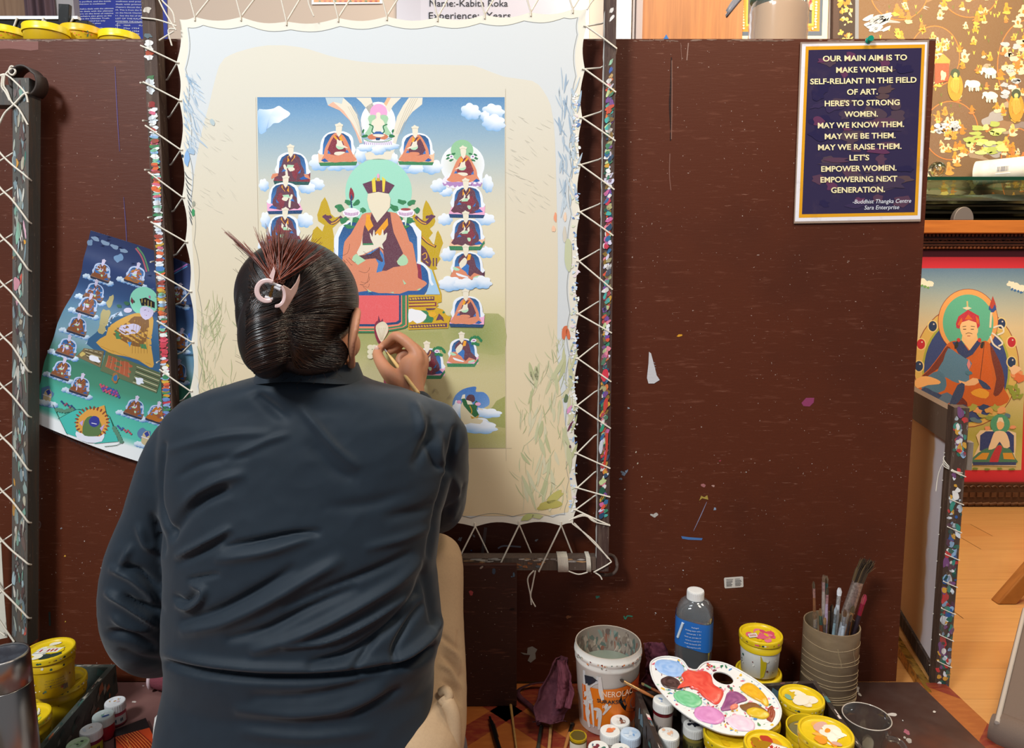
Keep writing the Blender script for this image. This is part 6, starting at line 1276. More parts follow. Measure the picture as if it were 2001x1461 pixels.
# ---- jars in front of the bucket
zl = LZ+.0004
GF = GJ+' by the bucket'
jar(.206, 1.2005, zl, .052, .0186, 'jar with brown paint and faded writing on its white lid, touching the bucket', '#a89a90', None, ['#8a5a48', '#94644e', '#d8d4cc', '#3a3432'], 51, group=GF)
jar(.1825, 1.171, zl, .052, .0190, 'jar with an orange paint blot on its white lid, in front of the bucket', '#cfc4ba', None, ['#ece6de', '#e2dcd4', '#f0ebe4'], 52, group=GF)
q = MB(); a = Art(lambda x, y: Vector((x, y, zl+.0528)), (0, 0, 1), q, .0001); a.blob(.1825, 1.171, .0085, .006, '#e07848', .3, .3); a.blob(.188, 1.174, .004, .003, '#e88a58', .3, .3)
q.build('paint_blot', M_wet, [o for o in bpy.data.objects if 'orange paint blot' in o.get('label', '')][0])
jar(.2195, 1.1635, zl, .052, .0190, 'jar with a light blue lid, in front of the crate corner', '#6a3a34', None, ['#c3d6ea', '#b0cbe6', '#d8e2ec', '#7fa8d4'], 53, capcol='#c9d8e8', group=GF)
jar(.156, 1.131, zl, .048, .0190, 'jar whose white lid is splashed with yellow, red and green paint', '#8a7a70', None, ['#e8d8a0', '#7a2f3a', '#3a6a5a', '#e8e4dc', '#d8b84a', '#c8a0b0', '#5a6a7a'], 54, group=GF)
jar(.1955, 1.1245, zl, .048, .0185, 'jar whose lid carries grey and green paint and a hanging ochre blob', '#6a3a30', None, ['#e4e0da', '#8a929a', '#4a8a80', '#c9822a', '#d8c8d0', '#d89a2a'], 55, group=GF)
jar(.1215, 1.155, zl, .053, .0170, 'open yellow-rimmed jar beside the brushes on the floor', '#5a4a1a', ('#d8d4c0', '#2a3a6a'), ['#b8980f', '#6a4a10'], 56, cap=False, group=GF)
# ---- right crate, its tubs and jars
crate('paint_crate', [(.257, .93), (.592, .93), (.602, 1.262), (.238, 1.224)], .0004, .0895, .009, 'dark brown wooden crate full of yellow tubs under the palette', '#33251f', ['#6a5a52', '#d8c8c0', '#c06a70', '#3a6a6a', '#4a3a34', '#1c1512', '#5a7a8a', '#2f2622', '#3a2c26', '#8a7a6c'], 8, zfloor=.025)
zi = .0257
WT = ['#efe4d0', '#f2e8d8', '#e8d8b8', '#d8b840']
tub(.541, 1.185, zi, .080, .0405, 'yellow tub with cream smears on its lid at the back corner of the brown crate', ['#efe2c8', '#f2e8d8', '#e6d6b0', '#d8b428', '#7fa890', '#efe4d0'], 11, lab=None)
tub(.521, 1.100, zi, .076, .0405, 'open yellow tub of olive grey paint in the brown crate', [Y1], 12, lid=False, paint='#6f6a4a')
tub(.497, .997, zi, .058, .0400, 'yellow tub supporting the nearest orange-smeared tub in the brown crate', [Y2], 19)
tub(.497, .997, zi+.0585, .085, .0415, 'yellow tub with orange and white smears on its lid, nearest and highest of the crate', ['#e8932c', '#f0b050', '#f2e4d0', '#e0a02a', '#d8a898', '#efcf5a', '#f6eedd'], 13)
tub(.412, 1.008, zi, .050, .0380, 'yellow tub under the red-smeared one in the brown crate', [Y2], 20)
tub(.412, 1.008, zi+.0505, .062, .0380, 'yellow tub with red and dark orange paint caked on its lid, beside the palette tip', ['#c8682a', '#b8402a', '#d89a20', '#3a3a24', '#d8a030', '#c83a30', '#a87a14'], 14, lab=(-.5, .012, .012, .012))
tub(.457, 1.165, zi, .048, .0370, 'yellow tub mostly hidden under the right end of the palette', ['#d8b820', '#9aa83a'], 15)
KT = tub(.375, 1.098, zi, .068, .0400, 'yellow tub with a red and white label under the lower edge of the palette', [Y2], 16)
q = MB(); a0 = toward(.375, 1.098)-.75; rr_ = .0393
for (u0, u1, z0_, z1_, c, d) in ((a0, a0+.85, .038, .071, '#b3352f', 0), (a0+.06, a0+.79, .041, .068, '#e9dfd0', .0002)):
    for k in range(8):
        p0, p1 = lerp(u0, u1, k/8), lerp(u0, u1, (k+1)/8); q.add([Vector((.375+(rr_+d)*math.cos(p), 1.098+(rr_+d)*math.sin(p), z)) for p, z in ((p0, z0_), (p1, z0_), (p1, z1_), (p0, z1_))], [(0, 1, 2, 3)], c)
KL = q.build('wrap_label', M_print, KT); cyl_text('lettering', 'KUN', .375, 1.098, rr_+.0006, .047, a0+.42, .019, M_text_red, KL, width=.022, offset=.03)
jar(.279, 1.168, zi, .084, .0190, 'tall dark red jar with a white cap at the left corner of the brown crate', '#5a0f16', ('#b8aaa0', '#5a4a48'), ['#ecebe8', '#e4e6ea', '#f2f0ec', '#8aa2c8'], 61)
jar(.337, 1.187, zi, .044, .0185, 'jar under the palette, its cap greyed for the shade there', '#4a4644', None, ['#9a9894'], 62, capcol='#a29f9a')  # grey cap colour carries the shade under the palette
jar(.2785, 1.118, zi, .052, .0190, 'jar with a white cap and orange body in the brown crate', '#b8501a', ('#cfc8c0', '#d0703a'), ['#e4e2de', '#d8d6d2', '#e8b898'], 63)
jar(.331, 1.148, zi, .048, .0190, 'jar with black paint smeared over its white cap under the palette', '#8a7a3a', ('#6a6238', '#3a3a2a'), ['#17171a', '#232326', '#101012', '#3a3a3c'], 64)
# white lid and mug
q = MB(); q.lathe([(.036, .0004), (.038, .002), (.038, .010), (.0365, .012), (.034, .0115), (.033, .0095), (.0005, .0098)], c=(.622, 1.063, 0), n=40, col='#e4dcc6'); tag(q.build('loose_lid', M_plain), 'loose cream pot lid between the brown crate and the glass mug', 'lid')
gx, gy, gh = .647, 1.152, .088
MG = empty('glass_mug', (gx, gy, .0005), 0, 'clear glass mug with a handle on the dark brown board', 'mug')
q = MB(); prof = [(.0005, .0), (.028, .0), (.031, .003), (.0335, .03), (.0385, .06), (.0415, gh-.002), (.0408, gh), (.0392, gh-.001), (.0365, .06), (.0312, .03), (.0285, .009), (.0005, .008)]
q.lathe(prof, c=(gx, gy, .0006), n=48, cap0=False, cap1=False); q.build('mug_body', M_glass, MG)
q = MB(); q.tube([Vector((gx+.0405*math.cos(t), gy+.0405*math.sin(t), gh+.0002)) for t in np.linspace(0, 2*math.pi, 49)], .0010, 8, cap=False); q.build('mug_lip_glint', mat('lip_glint', '#bdb2a6', rough=.08, spec=.8), MG)  # pale opaque ring stands in for the highlight along the glass lip
q = MB(); hd = Vector((.62, -.78, 0)).normalized(); q.tube(smooth_open([Vector((gx, gy, .066))+hd*.0405, Vector((gx, gy, .071))+hd*.056, Vector((gx, gy, .060))+hd*.068, Vector((gx, gy, .036))+hd*.066, Vector((gx, gy, .020))+hd*.050, Vector((gx, gy, .018))+hd*.0335], 6), .0052, 10); q.build('handle', M_glass, MG)
# ---- palette
pz = lambda x, y: on_plane(x, y, (0, 1.17, .1235), (0, -.24, 1)); PN = Vector((0, -.24, 1)).normalized()
po = [(1270.4, 1300), (1279.5, 1288), (1299.3, 1283.2), (1322.4, 1285.7), (1335.6, 1293), (1344, 1305.5), (1352, 1308.8), (1362, 1309), (1368.6, 1301.4), (1378.5, 1294.8), (1395, 1293), (1419.8, 1298), (1452.8, 1314.6), (1485.8, 1336), (1510.5, 1357.5), (1523.7, 1379), (1526, 1395.4), (1518.8, 1413.6), (1500.6, 1426.8), (1474.2, 1435), (1444.5, 1436.7), (1411.5, 1431.7), (1378.5, 1418.5), (1345.5, 1400.4), (1315.8, 1377.3), (1292.7, 1352.5), (1276.2, 1327.8)]
PAL = empty('palette', tuple(pz(1400, 1365)), 0, 'white kidney-shaped palette loaded with red, pink, green and yellow paint across the crate', 'palette')
so = smooth_closed(po, 3); hole = [(1413+21*math.cos(t)*.94-11.5*math.sin(t)*.30, 1324.5+21*math.cos(t)*.34+11.5*math.sin(t)*.9) for t in np.linspace(0, 2*math.pi, 24, endpoint=False)]
i0 = min(range(len(so)), key=lambda i: (so[i][0]-1413)**2+(so[i][1]-1299)**2); j0 = min(range(24), key=lambda j: (hole[j][0]-1413)**2+(hole[j][1]-1310)**2)
key = so[i0:]+so[:i0]+[so[i0]] + (hole[j0:]+hole[:j0]+[hole[j0]])[::-1]
q = MB(); top = [pz(*p) for p in key]; bot = [p-PN*.0025 for p in top]; n = len(key); ns_ = len(so)
q.add(top, [tuple(range(n))], '#e9e6e2'); q.add(bot, [tuple(range(n-1, -1, -1))], '#dcd8d2')
q.add(top+bot, [(i, n+i, n+i+1, i+1) for i in range(n-1) if i != ns_], '#e4e0da')
rim = [pz(*p)+PN*.001 for p in so]; q.tube(rim+rim[:1], .0016, 6, '#ebe8e4', cap=False)
a = Art(pz, PN, q, .00008); r_ = random.Random(31)
cc_ = (1400, 1362)
for i in range(520):
    p = so[r_.randrange(len(so))]; k = r_.uniform(.25, .965); x, y = lerp(cc_[0], p[0], k), lerp(cc_[1], p[1], k)
    if (x-1413)**2/26**2+(y-1324)**2/17**2 < 1.05: continue
    a.L = 2+i % 6; a.blob(x, y, r_.uniform(.8, 4.6), r_.uniform(.6, 2.4), r_.choice(['#c83a4a', '#e8a0b0', '#3a7a5a', '#e8b83a', '#4a86c0', '#7a3a48', '#f2efe9', '#f0ece4', '#b8c8d8', '#d8687a', '#5a8a50', '#a8c8b0']), r_.uniform(-.6, .9), .4, 8, r_)
q.build('palette_plate', M_plain, PAL)
def pile(name, pts, c0, c1, h, seed, sm=3):
    """a raised puddle of paint: rings shrinking inwards and rising, with ridges"""
    o_ = smooth_closed(pts, sm); cx = sum(p[0] for p in o_)/len(o_); cy = sum(p[1] for p in o_)/len(o_); m_ = MB(); V = []; C = []; rings_ = [(1, .0004), (.97, .35), (.9, .7), (.78, .85), (.64, .9), (.5, 1.0), (.34, .92), (.18, 1.0)]
    for k, (s_, hh) in enumerate(rings_):
        for i, p in enumerate(o_):
            nz = mnoise.noise(Vector((p[0]*.09*s_+seed, p[1]*.09*s_, k*.4+seed)))
            V.append(pz(lerp(cx, p[0], s_), lerp(cy, p[1], s_)) + PN*(.0006 + h*max(0, hh + .35*nz*(hh > .1)))); C.append(mix(c0, c1, min(1, max(0, .5+nz*1.2))))
    n = len(o_); V.append(pz(cx, cy)+PN*(.0006+h)); C.append(lin(c0))
    m_.add(V, [(k*n+i, k*n+(i+1) % n, (k+1)*n+(i+1) % n, (k+1)*n+i) for k in range(len(rings_)-1) for i in range(n)] + [((len(rings_)-1)*n+i, (len(rings_)-1)*n+(i+1) % n, len(rings_)*n) for i in range(n)], C, True)
    return tag(m_.build('paint_puddle', M_wet, PAL), name)
def el(x, y, rx, ry, a_=0, n=12, j=.06, seed=0):
    r2 = random.Random(seed); return [(x+rx*k*math.cos(t)*math.cos(a_)-ry*k*math.sin(t)*math.sin(a_), y+rx*k*math.cos(t)*math.sin(a_)+ry*k*math.sin(t)*math.cos(a_)) for t in (2*math.pi*i/n for i in range(n)) for k in (1+r2.uniform(-j, j),)]
pile('light blue paint', el(1309, 1305, 30, 16, .25, seed=1), '#8fb4e6', '#b4cdf0', .0022, 1)
pile('dark brown paint', el(1312, 1335, 21, 12, .35, seed=2, j=.12), '#5e4440', '#3a2622', .002, 2)
pile('red paint', [(1331, 1318), (1342, 1310), (1360, 1312), (1378, 1311), (1390, 1320), (1394, 1336), (1408, 1346), (1414, 1354), (1408, 1370), (1399, 1377), (1386, 1370), (1372, 1360), (1364, 1350), (1350, 1345), (1338, 1338), (1324, 1347), (1322, 1344), (1332, 1334), (1336, 1328)], '#e04538', '#ee6350', .0034, 3)
pile('green paint', el(1345, 1366, 29, 15, .3, seed=4), '#8fd0a0', '#6fbf86', .0022, 4)
pile('purple paint', [(1408, 1387), (1416, 1368), (1422, 1353), (1438, 1351), (1452, 1358), (1460, 1368), (1450, 1372), (1440, 1376), (1432, 1386), (1416, 1389)], '#a8628e', '#8a4a78', .002, 5)
pile('yellow paint', [(1446, 1344), (1456, 1335), (1468, 1335), (1488, 1350), (1500, 1366), (1502, 1378), (1496, 1380), (1486, 1372), (1470, 1364), (1452, 1352)], '#eeb92a', '#e2a51e', .003, 6)
pile('pink paint', el(1386, 1397, 32, 17, .25, seed=7), '#e29acb', '#d486bb', .0022, 7)
pile('pale pink paint', el(1448, 1413, 29, 15, .28, seed=8), '#f2d8e4', '#e8c4d8', .0022, 8)
pile('brown ochre paint', el(1474, 1387, 27, 13, .3, seed=9, j=.15), '#7a5a34', '#8f5a30', .0012, 9)
pile('lemon paint', el(1481, 1394, 23, 10, .25, seed=10), '#e6c234', '#d8b024', .0032, 10)
pile('rust paint', el(1506, 1395, 9, 15, .2, seed=11, j=.2), '#8f3c22', '#a04a2a', .0012, 11)
pile('peach paint', el(1434, 1382, 9, 5, -.4, seed=12), '#ef8d74', '#e87a62', .0034, 12)
# ---- water bottle
wx, wy = .382, 1.350; wz = LZ+.0006
BT = empty('water_bottle', (wx, wy, wz), 0, 'empty clear plastic water bottle with a blue label and white cap', 'bottle')
q = MB(); n = 56
prof = [(.030, 0), (.0365, .002), (.039, .008), (.039, .022), (.0372, .026), (.039, .030), (.039, .044), (.0372, .048), (.039, .052), (.039, .066), (.0372, .070), (.039, .075), (.0392, .19), (.0385, .200), (.033, .213), (.024, .2215), (.0150, .2255), (.0145, .232)]
def sq(a, r, k): c_, s_ = math.cos(a), math.sin(a); e = 2+2.2*k; return r/((abs(c_)**e+abs(s_)**e)**(1/e))
V = []
for ins_ in (0, .0007):
    for r, z in prof:
        k = 1 if z < .2 else max(0, 1-(z-.2)/.02)
        for i in range(n): a_ = 2*math.pi*i/n; rr_ = sq(a_+.35, r*(1 if k == 0 else .94), k)-ins_; V.append((wx+rr_*math.cos(a_), wy+rr_*math.sin(a_), wz+z+(ins_ if z < .001 else 0)))
m = len(prof); Fs = [(i*n+k, i*n+(k+1) % n, (i+1)*n+(k+1) % n, (i+1)*n+k) for i in range(m-1) for k in range(n)]; o_ = m*n
Fs += [tuple(o_+x for x in f[::-1]) for f in Fs] + [tuple(range(n-1, -1, -1)), tuple(o_+k for k in range(n))] + [((m-1)*n+k, (m-1)*n+(k+1) % n, o_+(m-1)*n+(k+1) % n, o_+(m-1)*n+k) for k in range(n)]
q.add(V, Fs, '#ffffff', True); q.build('bottle_wall', thin_glass('clear_plastic', '#e9eff2', .3, .05, .07), BT)
q = MB(); V = []; ub = (.128, .192)
for z in ub:
    for i in range(n+1): a_ = toward(wx, wy)-1.75+3.5*i/n; rr_ = sq(a_+.35, .0396*.94, 1)+.0006; V.append((wx+rr_*math.cos(a_), wy+rr_*math.sin(a_), wz+z+(.006*math.sin(a_*1-.6) if z > .15 else -.006*math.cos(a_))))
q.add(V, [(i, i+1, n+2+i, n+1+i) for i in range(n)], '#2a6cba', True)
LB = q.build('wrap_label', M_print, BT)
q = MB(); q.tube([Vector((wx+ (sq(a_+.35, .0396*.94, 1)+.0012)*math.cos(a_), wy+(sq(a_+.35, .0396*.94, 1)+.0012)*math.sin(a_), wz+.150+.035*k)) for k, a_ in enumerate(np.linspace(-2.62, -2.4, 2))], .003, 6, '#d8e4f0'); q.build('label_swoosh', M_print, LB)
for i, (s_, w) in enumerate((('Packaged', .014), ('drinking water with added', .040), ('minerals 1 litre', .034), ('batch no. and date on neck', .042), ('store in a cool dry place', .038), ('crush the bottle after use', .042), ('keep away from sunlight', .030))):
    cyl_text('lettering', s_, wx, wy, .0412, wz+.178-i*.0072, toward(wx, wy)+.05, .0042, M_text_white, LB, width=w)
q = MB(); m = 60; V = []
for (rr_, z) in ((.0170, 0), (.0178, .001), (.0178, .016), (.0168, .0185), (.0120, .0192)):
    for k in range(m): a_ = 2*math.pi*k/m; g = rr_*(1-(.03 if (k % 2 and .0005 < z < .017) else 0)); V.append((wx+g*math.cos(a_), wy+g*math.sin(a_), wz+.2235+z))
q.add(V, [(i*m+k, i*m+(k+1) % m, (i+1)*m+(k+1) % m, (i+1)*m+k) for i in range(4) for k in range(m)]+[tuple(4*m+k for k in range(m)), tuple(range(m-1, -1, -1))], '#eceae6'); q.build('bottle_cap', M_white, BT)
# ---- white-sided tub on a lower one
tub(.514, 1.330, .0006, .070, .0460, 'yellow-rimmed tub underneath the white-sided pot by the board', ['#cfb21c'], 71)
PW = tub(.514, 1.328, .0712, .083, .0430, 'pot with white sides and pink paint on its yellow lid, standing before the board', ['#e0607c', '#e87890', '#d8506c', '#e2c01c'], 72, white=True, lab=(.2, .010, .008, -.018))
q = MB(); cp2 = cylP(.514, 1.328, .0375, .0712, .0410, .127); a = Art(cp2, (0, -1, 0), q, .0001); a.L = 3; a.poly([(1486, 1280), (1491, 1292), (1498, 1294), (1497, 1305), (1492, 1322), (1485, 1326), (1486, 1300)], '#c8b020'); q.build('label_scrap', M_print, PW)
# ---- tape-wrapped brush holder and its brushes
hx, hy, hr, hh = .664, 1.338, .0545, .170
HD = empty('brush_holder', (hx, hy, .0004), 0, 'tall brown tape-wrapped cylinder holding used paint brushes', 'brush holder')
q = MB(); q.lathe([(hr*.97, 0), (hr, .001), (hr, hh-.001), (hr*.995, hh), (hr*.955, hh), (hr*.95, hh-.004), (hr*.95, .006), (.0005, .0055)], c=(hx, hy, .0004), n=56, col='#86725a', cap1=False)
q.build('holder_wall', mat('packing_tape', '#87735a', rough=.3, spec=.5, n_scale=16, n_amt=.4, n_col='#6b5640', n_stretch=(1, 1, 2.5), n_lo=.45, n_hi=.65, bump=.2, b_scale=40, trans=.0), HD)
q = MB(); r_ = random.Random(12)
for i in range(13):
    z0_ = r_.uniform(.015, .155); ph = r_.uniform(0, 6); am = r_.uniform(.001, .006)
    q.tube([(hx+(hr+.0003)*math.cos(t), hy+(hr+.0003)*math.sin(t), z0_+am*math.sin(t+ph)+.001*math.sin(4*t)) for t in np.linspace(3.0, 6.5, 34)], .00045, 5, '#b39b78')
for i in range(3):
    u = r_.uniform(3.9, 5.4); q.tube([(hx+(hr+.0003)*math.cos(u+.06*k), hy+(hr+.0003)*math.sin(u+.06*k), .142-.012*k-.004*(k % 2)) for k in range(4)], .0004, 5, '#b39b78')
q.build('tape_edge', M_plain, HD)
M_brush = mat('brush_parts', None, rough=.5, n_scale=120, n_amt=.3, n_col='#2a2018', n_lo=.5, n_hi=.7)
def brush(b, tip, label, hc, fc, bc, r=.0028, bl=.016, fl=.02, flat=1.0, group=None, name='paint_brush', cat='brush', mid=None):
    b, tip = Vector(b), Vector(tip); d = (tip-b); L_ = d.length; d.normalize(); t = empty(name, tuple(b), 0, label, cat, group)
    s1, s2 = tip-d*(bl+fl), tip-d*bl
    m_ = MB(); m_.tube([b, b+d*.01, b.lerp(s1, .5), b.lerp(s1, .85), s1], [r*.45, r*.7, r*.95, r*1.25, r], 8, hc); m_.build('handle', M_brush, t)
    m_ = MB(); m_.tube([s1, s1.lerp(s2, .5), s2], [r*1.04, r*1.08, r*1.05*flat**.5], 8, fc); m_.build('ferrule', mat_fer if fc != 'paint' else M_brush, t)
    m_ = MB(); u = d.orthogonal().normalized(); w = d.cross(u); rr2 = random.Random(int(b.x*1e5+tip.z*1e4)); n = 26
    for i in range(n):
        a_ = rr2.uniform(0, 6.28); q_ = math.sqrt(rr2.random())*r*.85; o1 = (u*math.cos(a_)*flat+w*math.sin(a_))*q_; sp = rr2.uniform(.8, 1.9)
        m_.tube([s2-d*.001+o1, s2+d*bl*.5+o1*1.25, s2+d*bl*rr2.uniform(.8, 1.0)+o1*.5*sp], [r*.26, r*.24, r*.06], 4, bc if rr2.random() < .7 else mix(bc, '#8a6a48', .5))
    m_.build('bristles', M_bris, t); return t
mat_fer = mat('worn_ferrule', None, rough=.35, metal=.7, n_scale=200, n_amt=.4, n_col='#5a4a44', n_lo=.5, n_hi=.6); M_bris = mat('bristle', None, rough=.7)
BL = [(1590, 1135, 1.330, '#8a5a3a', '#c8a0a0', '#5a4a3a', 'slim brush with a pinkish ferrule, leftmost in the tape-wrapped holder'), (1609, 1122, 1.350, '#a89a92', '#c8b0b4', '#6a5548', 'tall brush with a grey-pink handle at the back of the holder'), (1615, 1124, 1.362, '#5a3a2a', '#5a8a8a', '#6a5a4a', 'tall brush with a green-grey ferrule beside the pinkish one'), (1617, 1147, 1.325, '#b8a0b8', '#d8b0c0', '#4a3f34', 'brush with a lilac handle leaning left in the holder'),
      (1603, 1188, 1.325, '#7a3f24', '#6a8a7a', '#8a6a4a', 'short brush with a red-brown handle leaning in the holder'), (1592, 1194, 1.318, '#6a5a4a', '#b8b0a8', '#7a6048', 'stubby brush just clearing the left rim of the holder'), (1612, 1205, 1.308, '#4a3a30', '#8a8078', '#a8805a', 'worn brush with tan bristles behind the front rim of the holder'), (1626, 1180, 1.345, '#3a2a22', '#5a5048', '#3f342a', 'small dark brush between the tall ones in the holder'),
      (1641, 1148, 1.340, '#c8ccd2', '#d8dde2', '#e2e2e6', 'brush caked with white paint up to its tip'), (1634, 1185, 1.325, '#8fa8b0', '#b8c8d0', '#b8c4cc', 'brush smeared with pale blue paint'), (1652, 1190, 1.308, '#c8d0da', '#b8c0cc', '#6a4a3a', 'brush with a white-smeared ferrule near the front rim'), (1668, 1182, 1.330, '#a8642a', '#c89a6a', '#5a4a34', 'brush with an orange-brown handle near the right rim'), (1664, 1200, 1.305, '#3a2c2a', '#5a4a4a', '#3a3030', 'dark short brush by the right rim of the holder')]
for i, (x, y, Y, hc, fc, bc, l) in enumerate(BL):
    tip = on_y(x, y, Y); b = Vector((lerp(hx, tip.x, .45)+.004*math.sin(i*2.1), lerp(hy, Y, .45)+.004*math.cos(i*2.1), .012)); brush(b, tip, l, hc, fc, bc, r=.0027+.0006*(i % 3), group='brushes in the tape-wrapped holder')
# broad flat brush and the one with the pink tip
tip = on_y(1691, 1092, 1.345); b = Vector((hx-.010, 1.338, .02)); d = (tip-b).normalized(); sd = Vector((d.z, 0, -d.x)).normalized(); nn = d.cross(sd)
BF = empty('flat_brush', tuple(b), 0, 'broad flat brush with a steel ferrule and splayed dark bristles, tallest in the holder', 'brush', 'brushes in the tape-wrapped holder'); Lb = (tip-b).length
def slab(m_, t0, t1, w0, w1, th0, th1, col):
    V = []
    for t, w, h_ in ((t0, w0, th0), (t1, w1, th1)):
        for i in range(20): a_ = 2*math.pi*i/20; V.append(b+d*(t*Lb)+sd*(w*math.copysign(abs(math.cos(a_))**.6, math.cos(a_)))+nn*(h_*math.copysign(abs(math.sin(a_))**.6, math.sin(a_))))
    m_.add(V, [(i, (i+1) % 20, 20+(i+1) % 20, 20+i) for i in range(20)]+[tuple(range(19, -1, -1)), tuple(range(20, 40))], col, True)
m_ = MB(); slab(m_, 0, .52, .006, .008, .004, .006, '#a9adb4'); slab(m_, .52, .6, .008, .0125, .006, .007, '#9a8a7c'); m_.build('handle', M_brush, BF)
m_ = MB(); slab(m_, .6, .83, .0125, .0105, .007, .0075, '#b8a79c'); m_.build('ferrule', mat_fer, BF)
m_ = MB(); r_ = random.Random(5)
for i in range(170):
    w = r_.uniform(-1, 1); h_ = r_.uniform(-1, 1); o1 = sd*w*.0098+nn*h_*.0062; m_.tube([b+d*(.825*Lb)+o1, b+d*(.91*Lb)+o1*1.1+sd*.001, b+d*(Lb*r_.uniform(.96, 1.01))+o1*1.35+sd*(.004+r_.uniform(-.002, .006))], [.0009, .0008, .0003], 4, r_.choice(['#3a2c20', '#4a3a2a', '#2a2018', '#6a5438']))
m_.build('bristles', M_bris, BF)
brush((hx+.012, 1.325, .02), on_y(1691, 1161, 1.322), 'brush with a pink-red tip and ferrule leaning to the right rim', '#2a1c24', '#b0324e', '#a8304a', r=.0042, bl=.02, fl=.026, group='brushes in the tape-wrapped holder')
# ---- brushes, stick and pen on the linoleum
zz = LZ+.0032
GB = 'brushes lying on the linoleum'
f = lambda x, y: on_z(x, y, zz)
brush(f(1014, 1500), f(993, 1340), 'long thin brush with a dark tip lying on the parquet print beside the pen', '#a8804a', '#4a4a4a', '#3a3632', r=.0026, bl=.012, fl=.014, group=GB)
brush(f(1046, 1500), f(1058, 1416), 'brush with a dark green metal ferrule lying nearest the middle of the parquet print', '#3f3a30', '#4a4f48', '#2a2a24', r=.0034, bl=.008, fl=.05, group=GB)
brush(f(1096, 1490), f(1119, 1411), 'small brush with an orange-brown handle lying by the open yellow jar', '#b0733c', '#2a2622', '#1f1b18', r=.0034, bl=.010, fl=.024, group=GB)
q = MB(); q.tube([f(1070, 1500), f(1073, 1461), f(1078, 1404)], .0034, 10, '#b88a52'); tag(q.build('wooden_stick', M_brush), 'plain pale wooden stick lying under the maroon rag', 'stick')
PE = empty('pen', tuple(f(972, 1450)), 0, 'black retractable pen lying on the parquet print', 'pen'); q = MB(); q.tube([f(957, 1402)+Vector((0, 0, .002)), f(960, 1412)+Vector((0, 0, .002))], [.0022, .0026], 10); q.build('pen_tip', M_black, PE); q = MB(); q.tube([f(960, 1412)+Vector((0, 0, .002)), f(963, 1422)+Vector((0, 0, .002)), f(970, 1448)+Vector((0, 0, .002)), f(985, 1495)+Vector((0, 0, .002))], [.0042, .0048, .0048, .0044], 12); q.build('pen_barrel', M_black, PE); q = MB(); q.tube([f(966, 1420)+Vector((0, 0, .0075)), f(974, 1447)+Vector((0, 0, .0075))], .0011, 6); q.build('pen_clip', M_steel, PE)
# ---- two brushes resting on the crate's back rim
zr = .0935
brush(on_z(1300, 1374, zr-.004), on_y(1211, 1329, 1.215)+Vector((0, 0, .002)), 'fine brush with an orange handle resting across the crate corner, tip against the bucket', '#a5602c', '#c9a06a', '#3a3028', r=.0026, bl=.008, fl=.032)
brush(on_z(1306, 1362, zr+.002), on_z(1253, 1334, .097), 'short brush with a green-stained ferrule lying behind the orange-handled one', '#8a4a24', '#6a8a6a', '#9a7a4a', r=.0024, bl=.008, fl=.016)

# ================================================================== upright frame standing at the board's right edge
UF = empty('stretcher_frame', (.955, 1.42, FZ), 0, 'paint-crusted stretcher frame with plain white canvas seen edge-on beside the board', 'stretcher frame')
nb = on_z(1838, 1352, FZ+.0006); ax_ = Vector((.072, .26, 0)).normalized(); nx_ = Vector((ax_.y, -ax_.x, 0)); UPV = Vector((.0, .0, 1))
H_ = .64
def pb(u, v, z): return nb + ax_*u + nx_*v + Vector((0, 0, z)) + Vector((-.012*z, .012*z, 0))
def post(name, u0, u1, v0, v1, z0, z1, col, seed, dabs=True, label=None):
    m_ = MB(); m_.hexa([pb(u0, v1, z0), pb(u0, v0, z0), pb(u1, v0, z0), pb(u1, v1, z0)][::-1], [pb(u0, v1, z1), pb(u0, v0, z1), pb(u1, v0, z1), pb(u1, v1, z1)][::-1], col); r_ = random.Random(seed)
    if dabs:
        n = int(150*(z1-z0)/.6)+10; P = ['#dfe3e8', '#2f6a5a', '#2f5a9a', '#c83a3a', '#7a4a7a', '#e8e4de', '#3a8a7a', '#d8a03a', '#8fb0d0', '#5a3a4a', '#b8c4cc', '#244a44']
        a1 = Art(lambda v, z: pb(u0, v, z), -ax_, m_, .00004); a2 = Art(lambda u, z: pb(u, v1, z), nx_, m_, .00004)
        for i in range(n):
            s_ = r_.uniform(.002, .0062); a1.L = 4+i % 30; a1.blob(r_.uniform(v0+s_*.8, v1-s_*.8), r_.uniform(z0+.008, z1-.008), min(s_, (v1-v0)*.4), s_*r_.uniform(.8, 2.2), r_.choice(P), r_.uniform(-.4, .4), .3, 9, r_)
            if i % 5 == 0: a2.L = 4+i % 20; a2.blob(r_.uniform(u0+.005, u1-.005), r_.uniform(z0+.008, z1-.008), s_*.6, s_*1.1, r_.choice(['#a8988a', '#8a7a6c', '#b8ada0', '#6a5a50']), r_.uniform(-.6, .6), .4, 9, r_)
    o = m_.build(name, M_bar, UF)
    if label: tag(o, label)
    return o
post('side_post', -.006, .034, -.0145, .0135, .0005, H_, '#4a382e', 3, label='post crusted with dabs of paint')
post('side_post', .56, .60, -.0145, .0135, .0005, H_, '#4a382e', 4, False)
post('top_rail', .0345, .559, -.013, .010, H_-.082, H_-.012, '#6a5646', 6)
post('tenon', .006, .028, .0137, .030, H_-.135, H_-.075, '#8a7c70', 5, False, 'end of the rail sticking out of the post')
post('foot_rail', .0345, .559, -.011, .010, .008, .040, '#2a1e18', 7, False)
cv = MB(); z0_, z1_ = .042, H_-.084
for sgn in (0, 1):
    cv.grid(lambda u, v: pb(lerp(.045, .55, u), -.004-.0012*sgn+.002*math.sin(v*9)*(1-u), lerp(z0_, z1_, v)) - ax_*(.008*math.sin(v*math.pi*7)**2*(1-u)), 40, 40, colfn=lambda u, v: '#dcd6da' if u < .2 else '#c49a68')
cvo = cv.build('canvas', M_paint, UF)
q = MB()
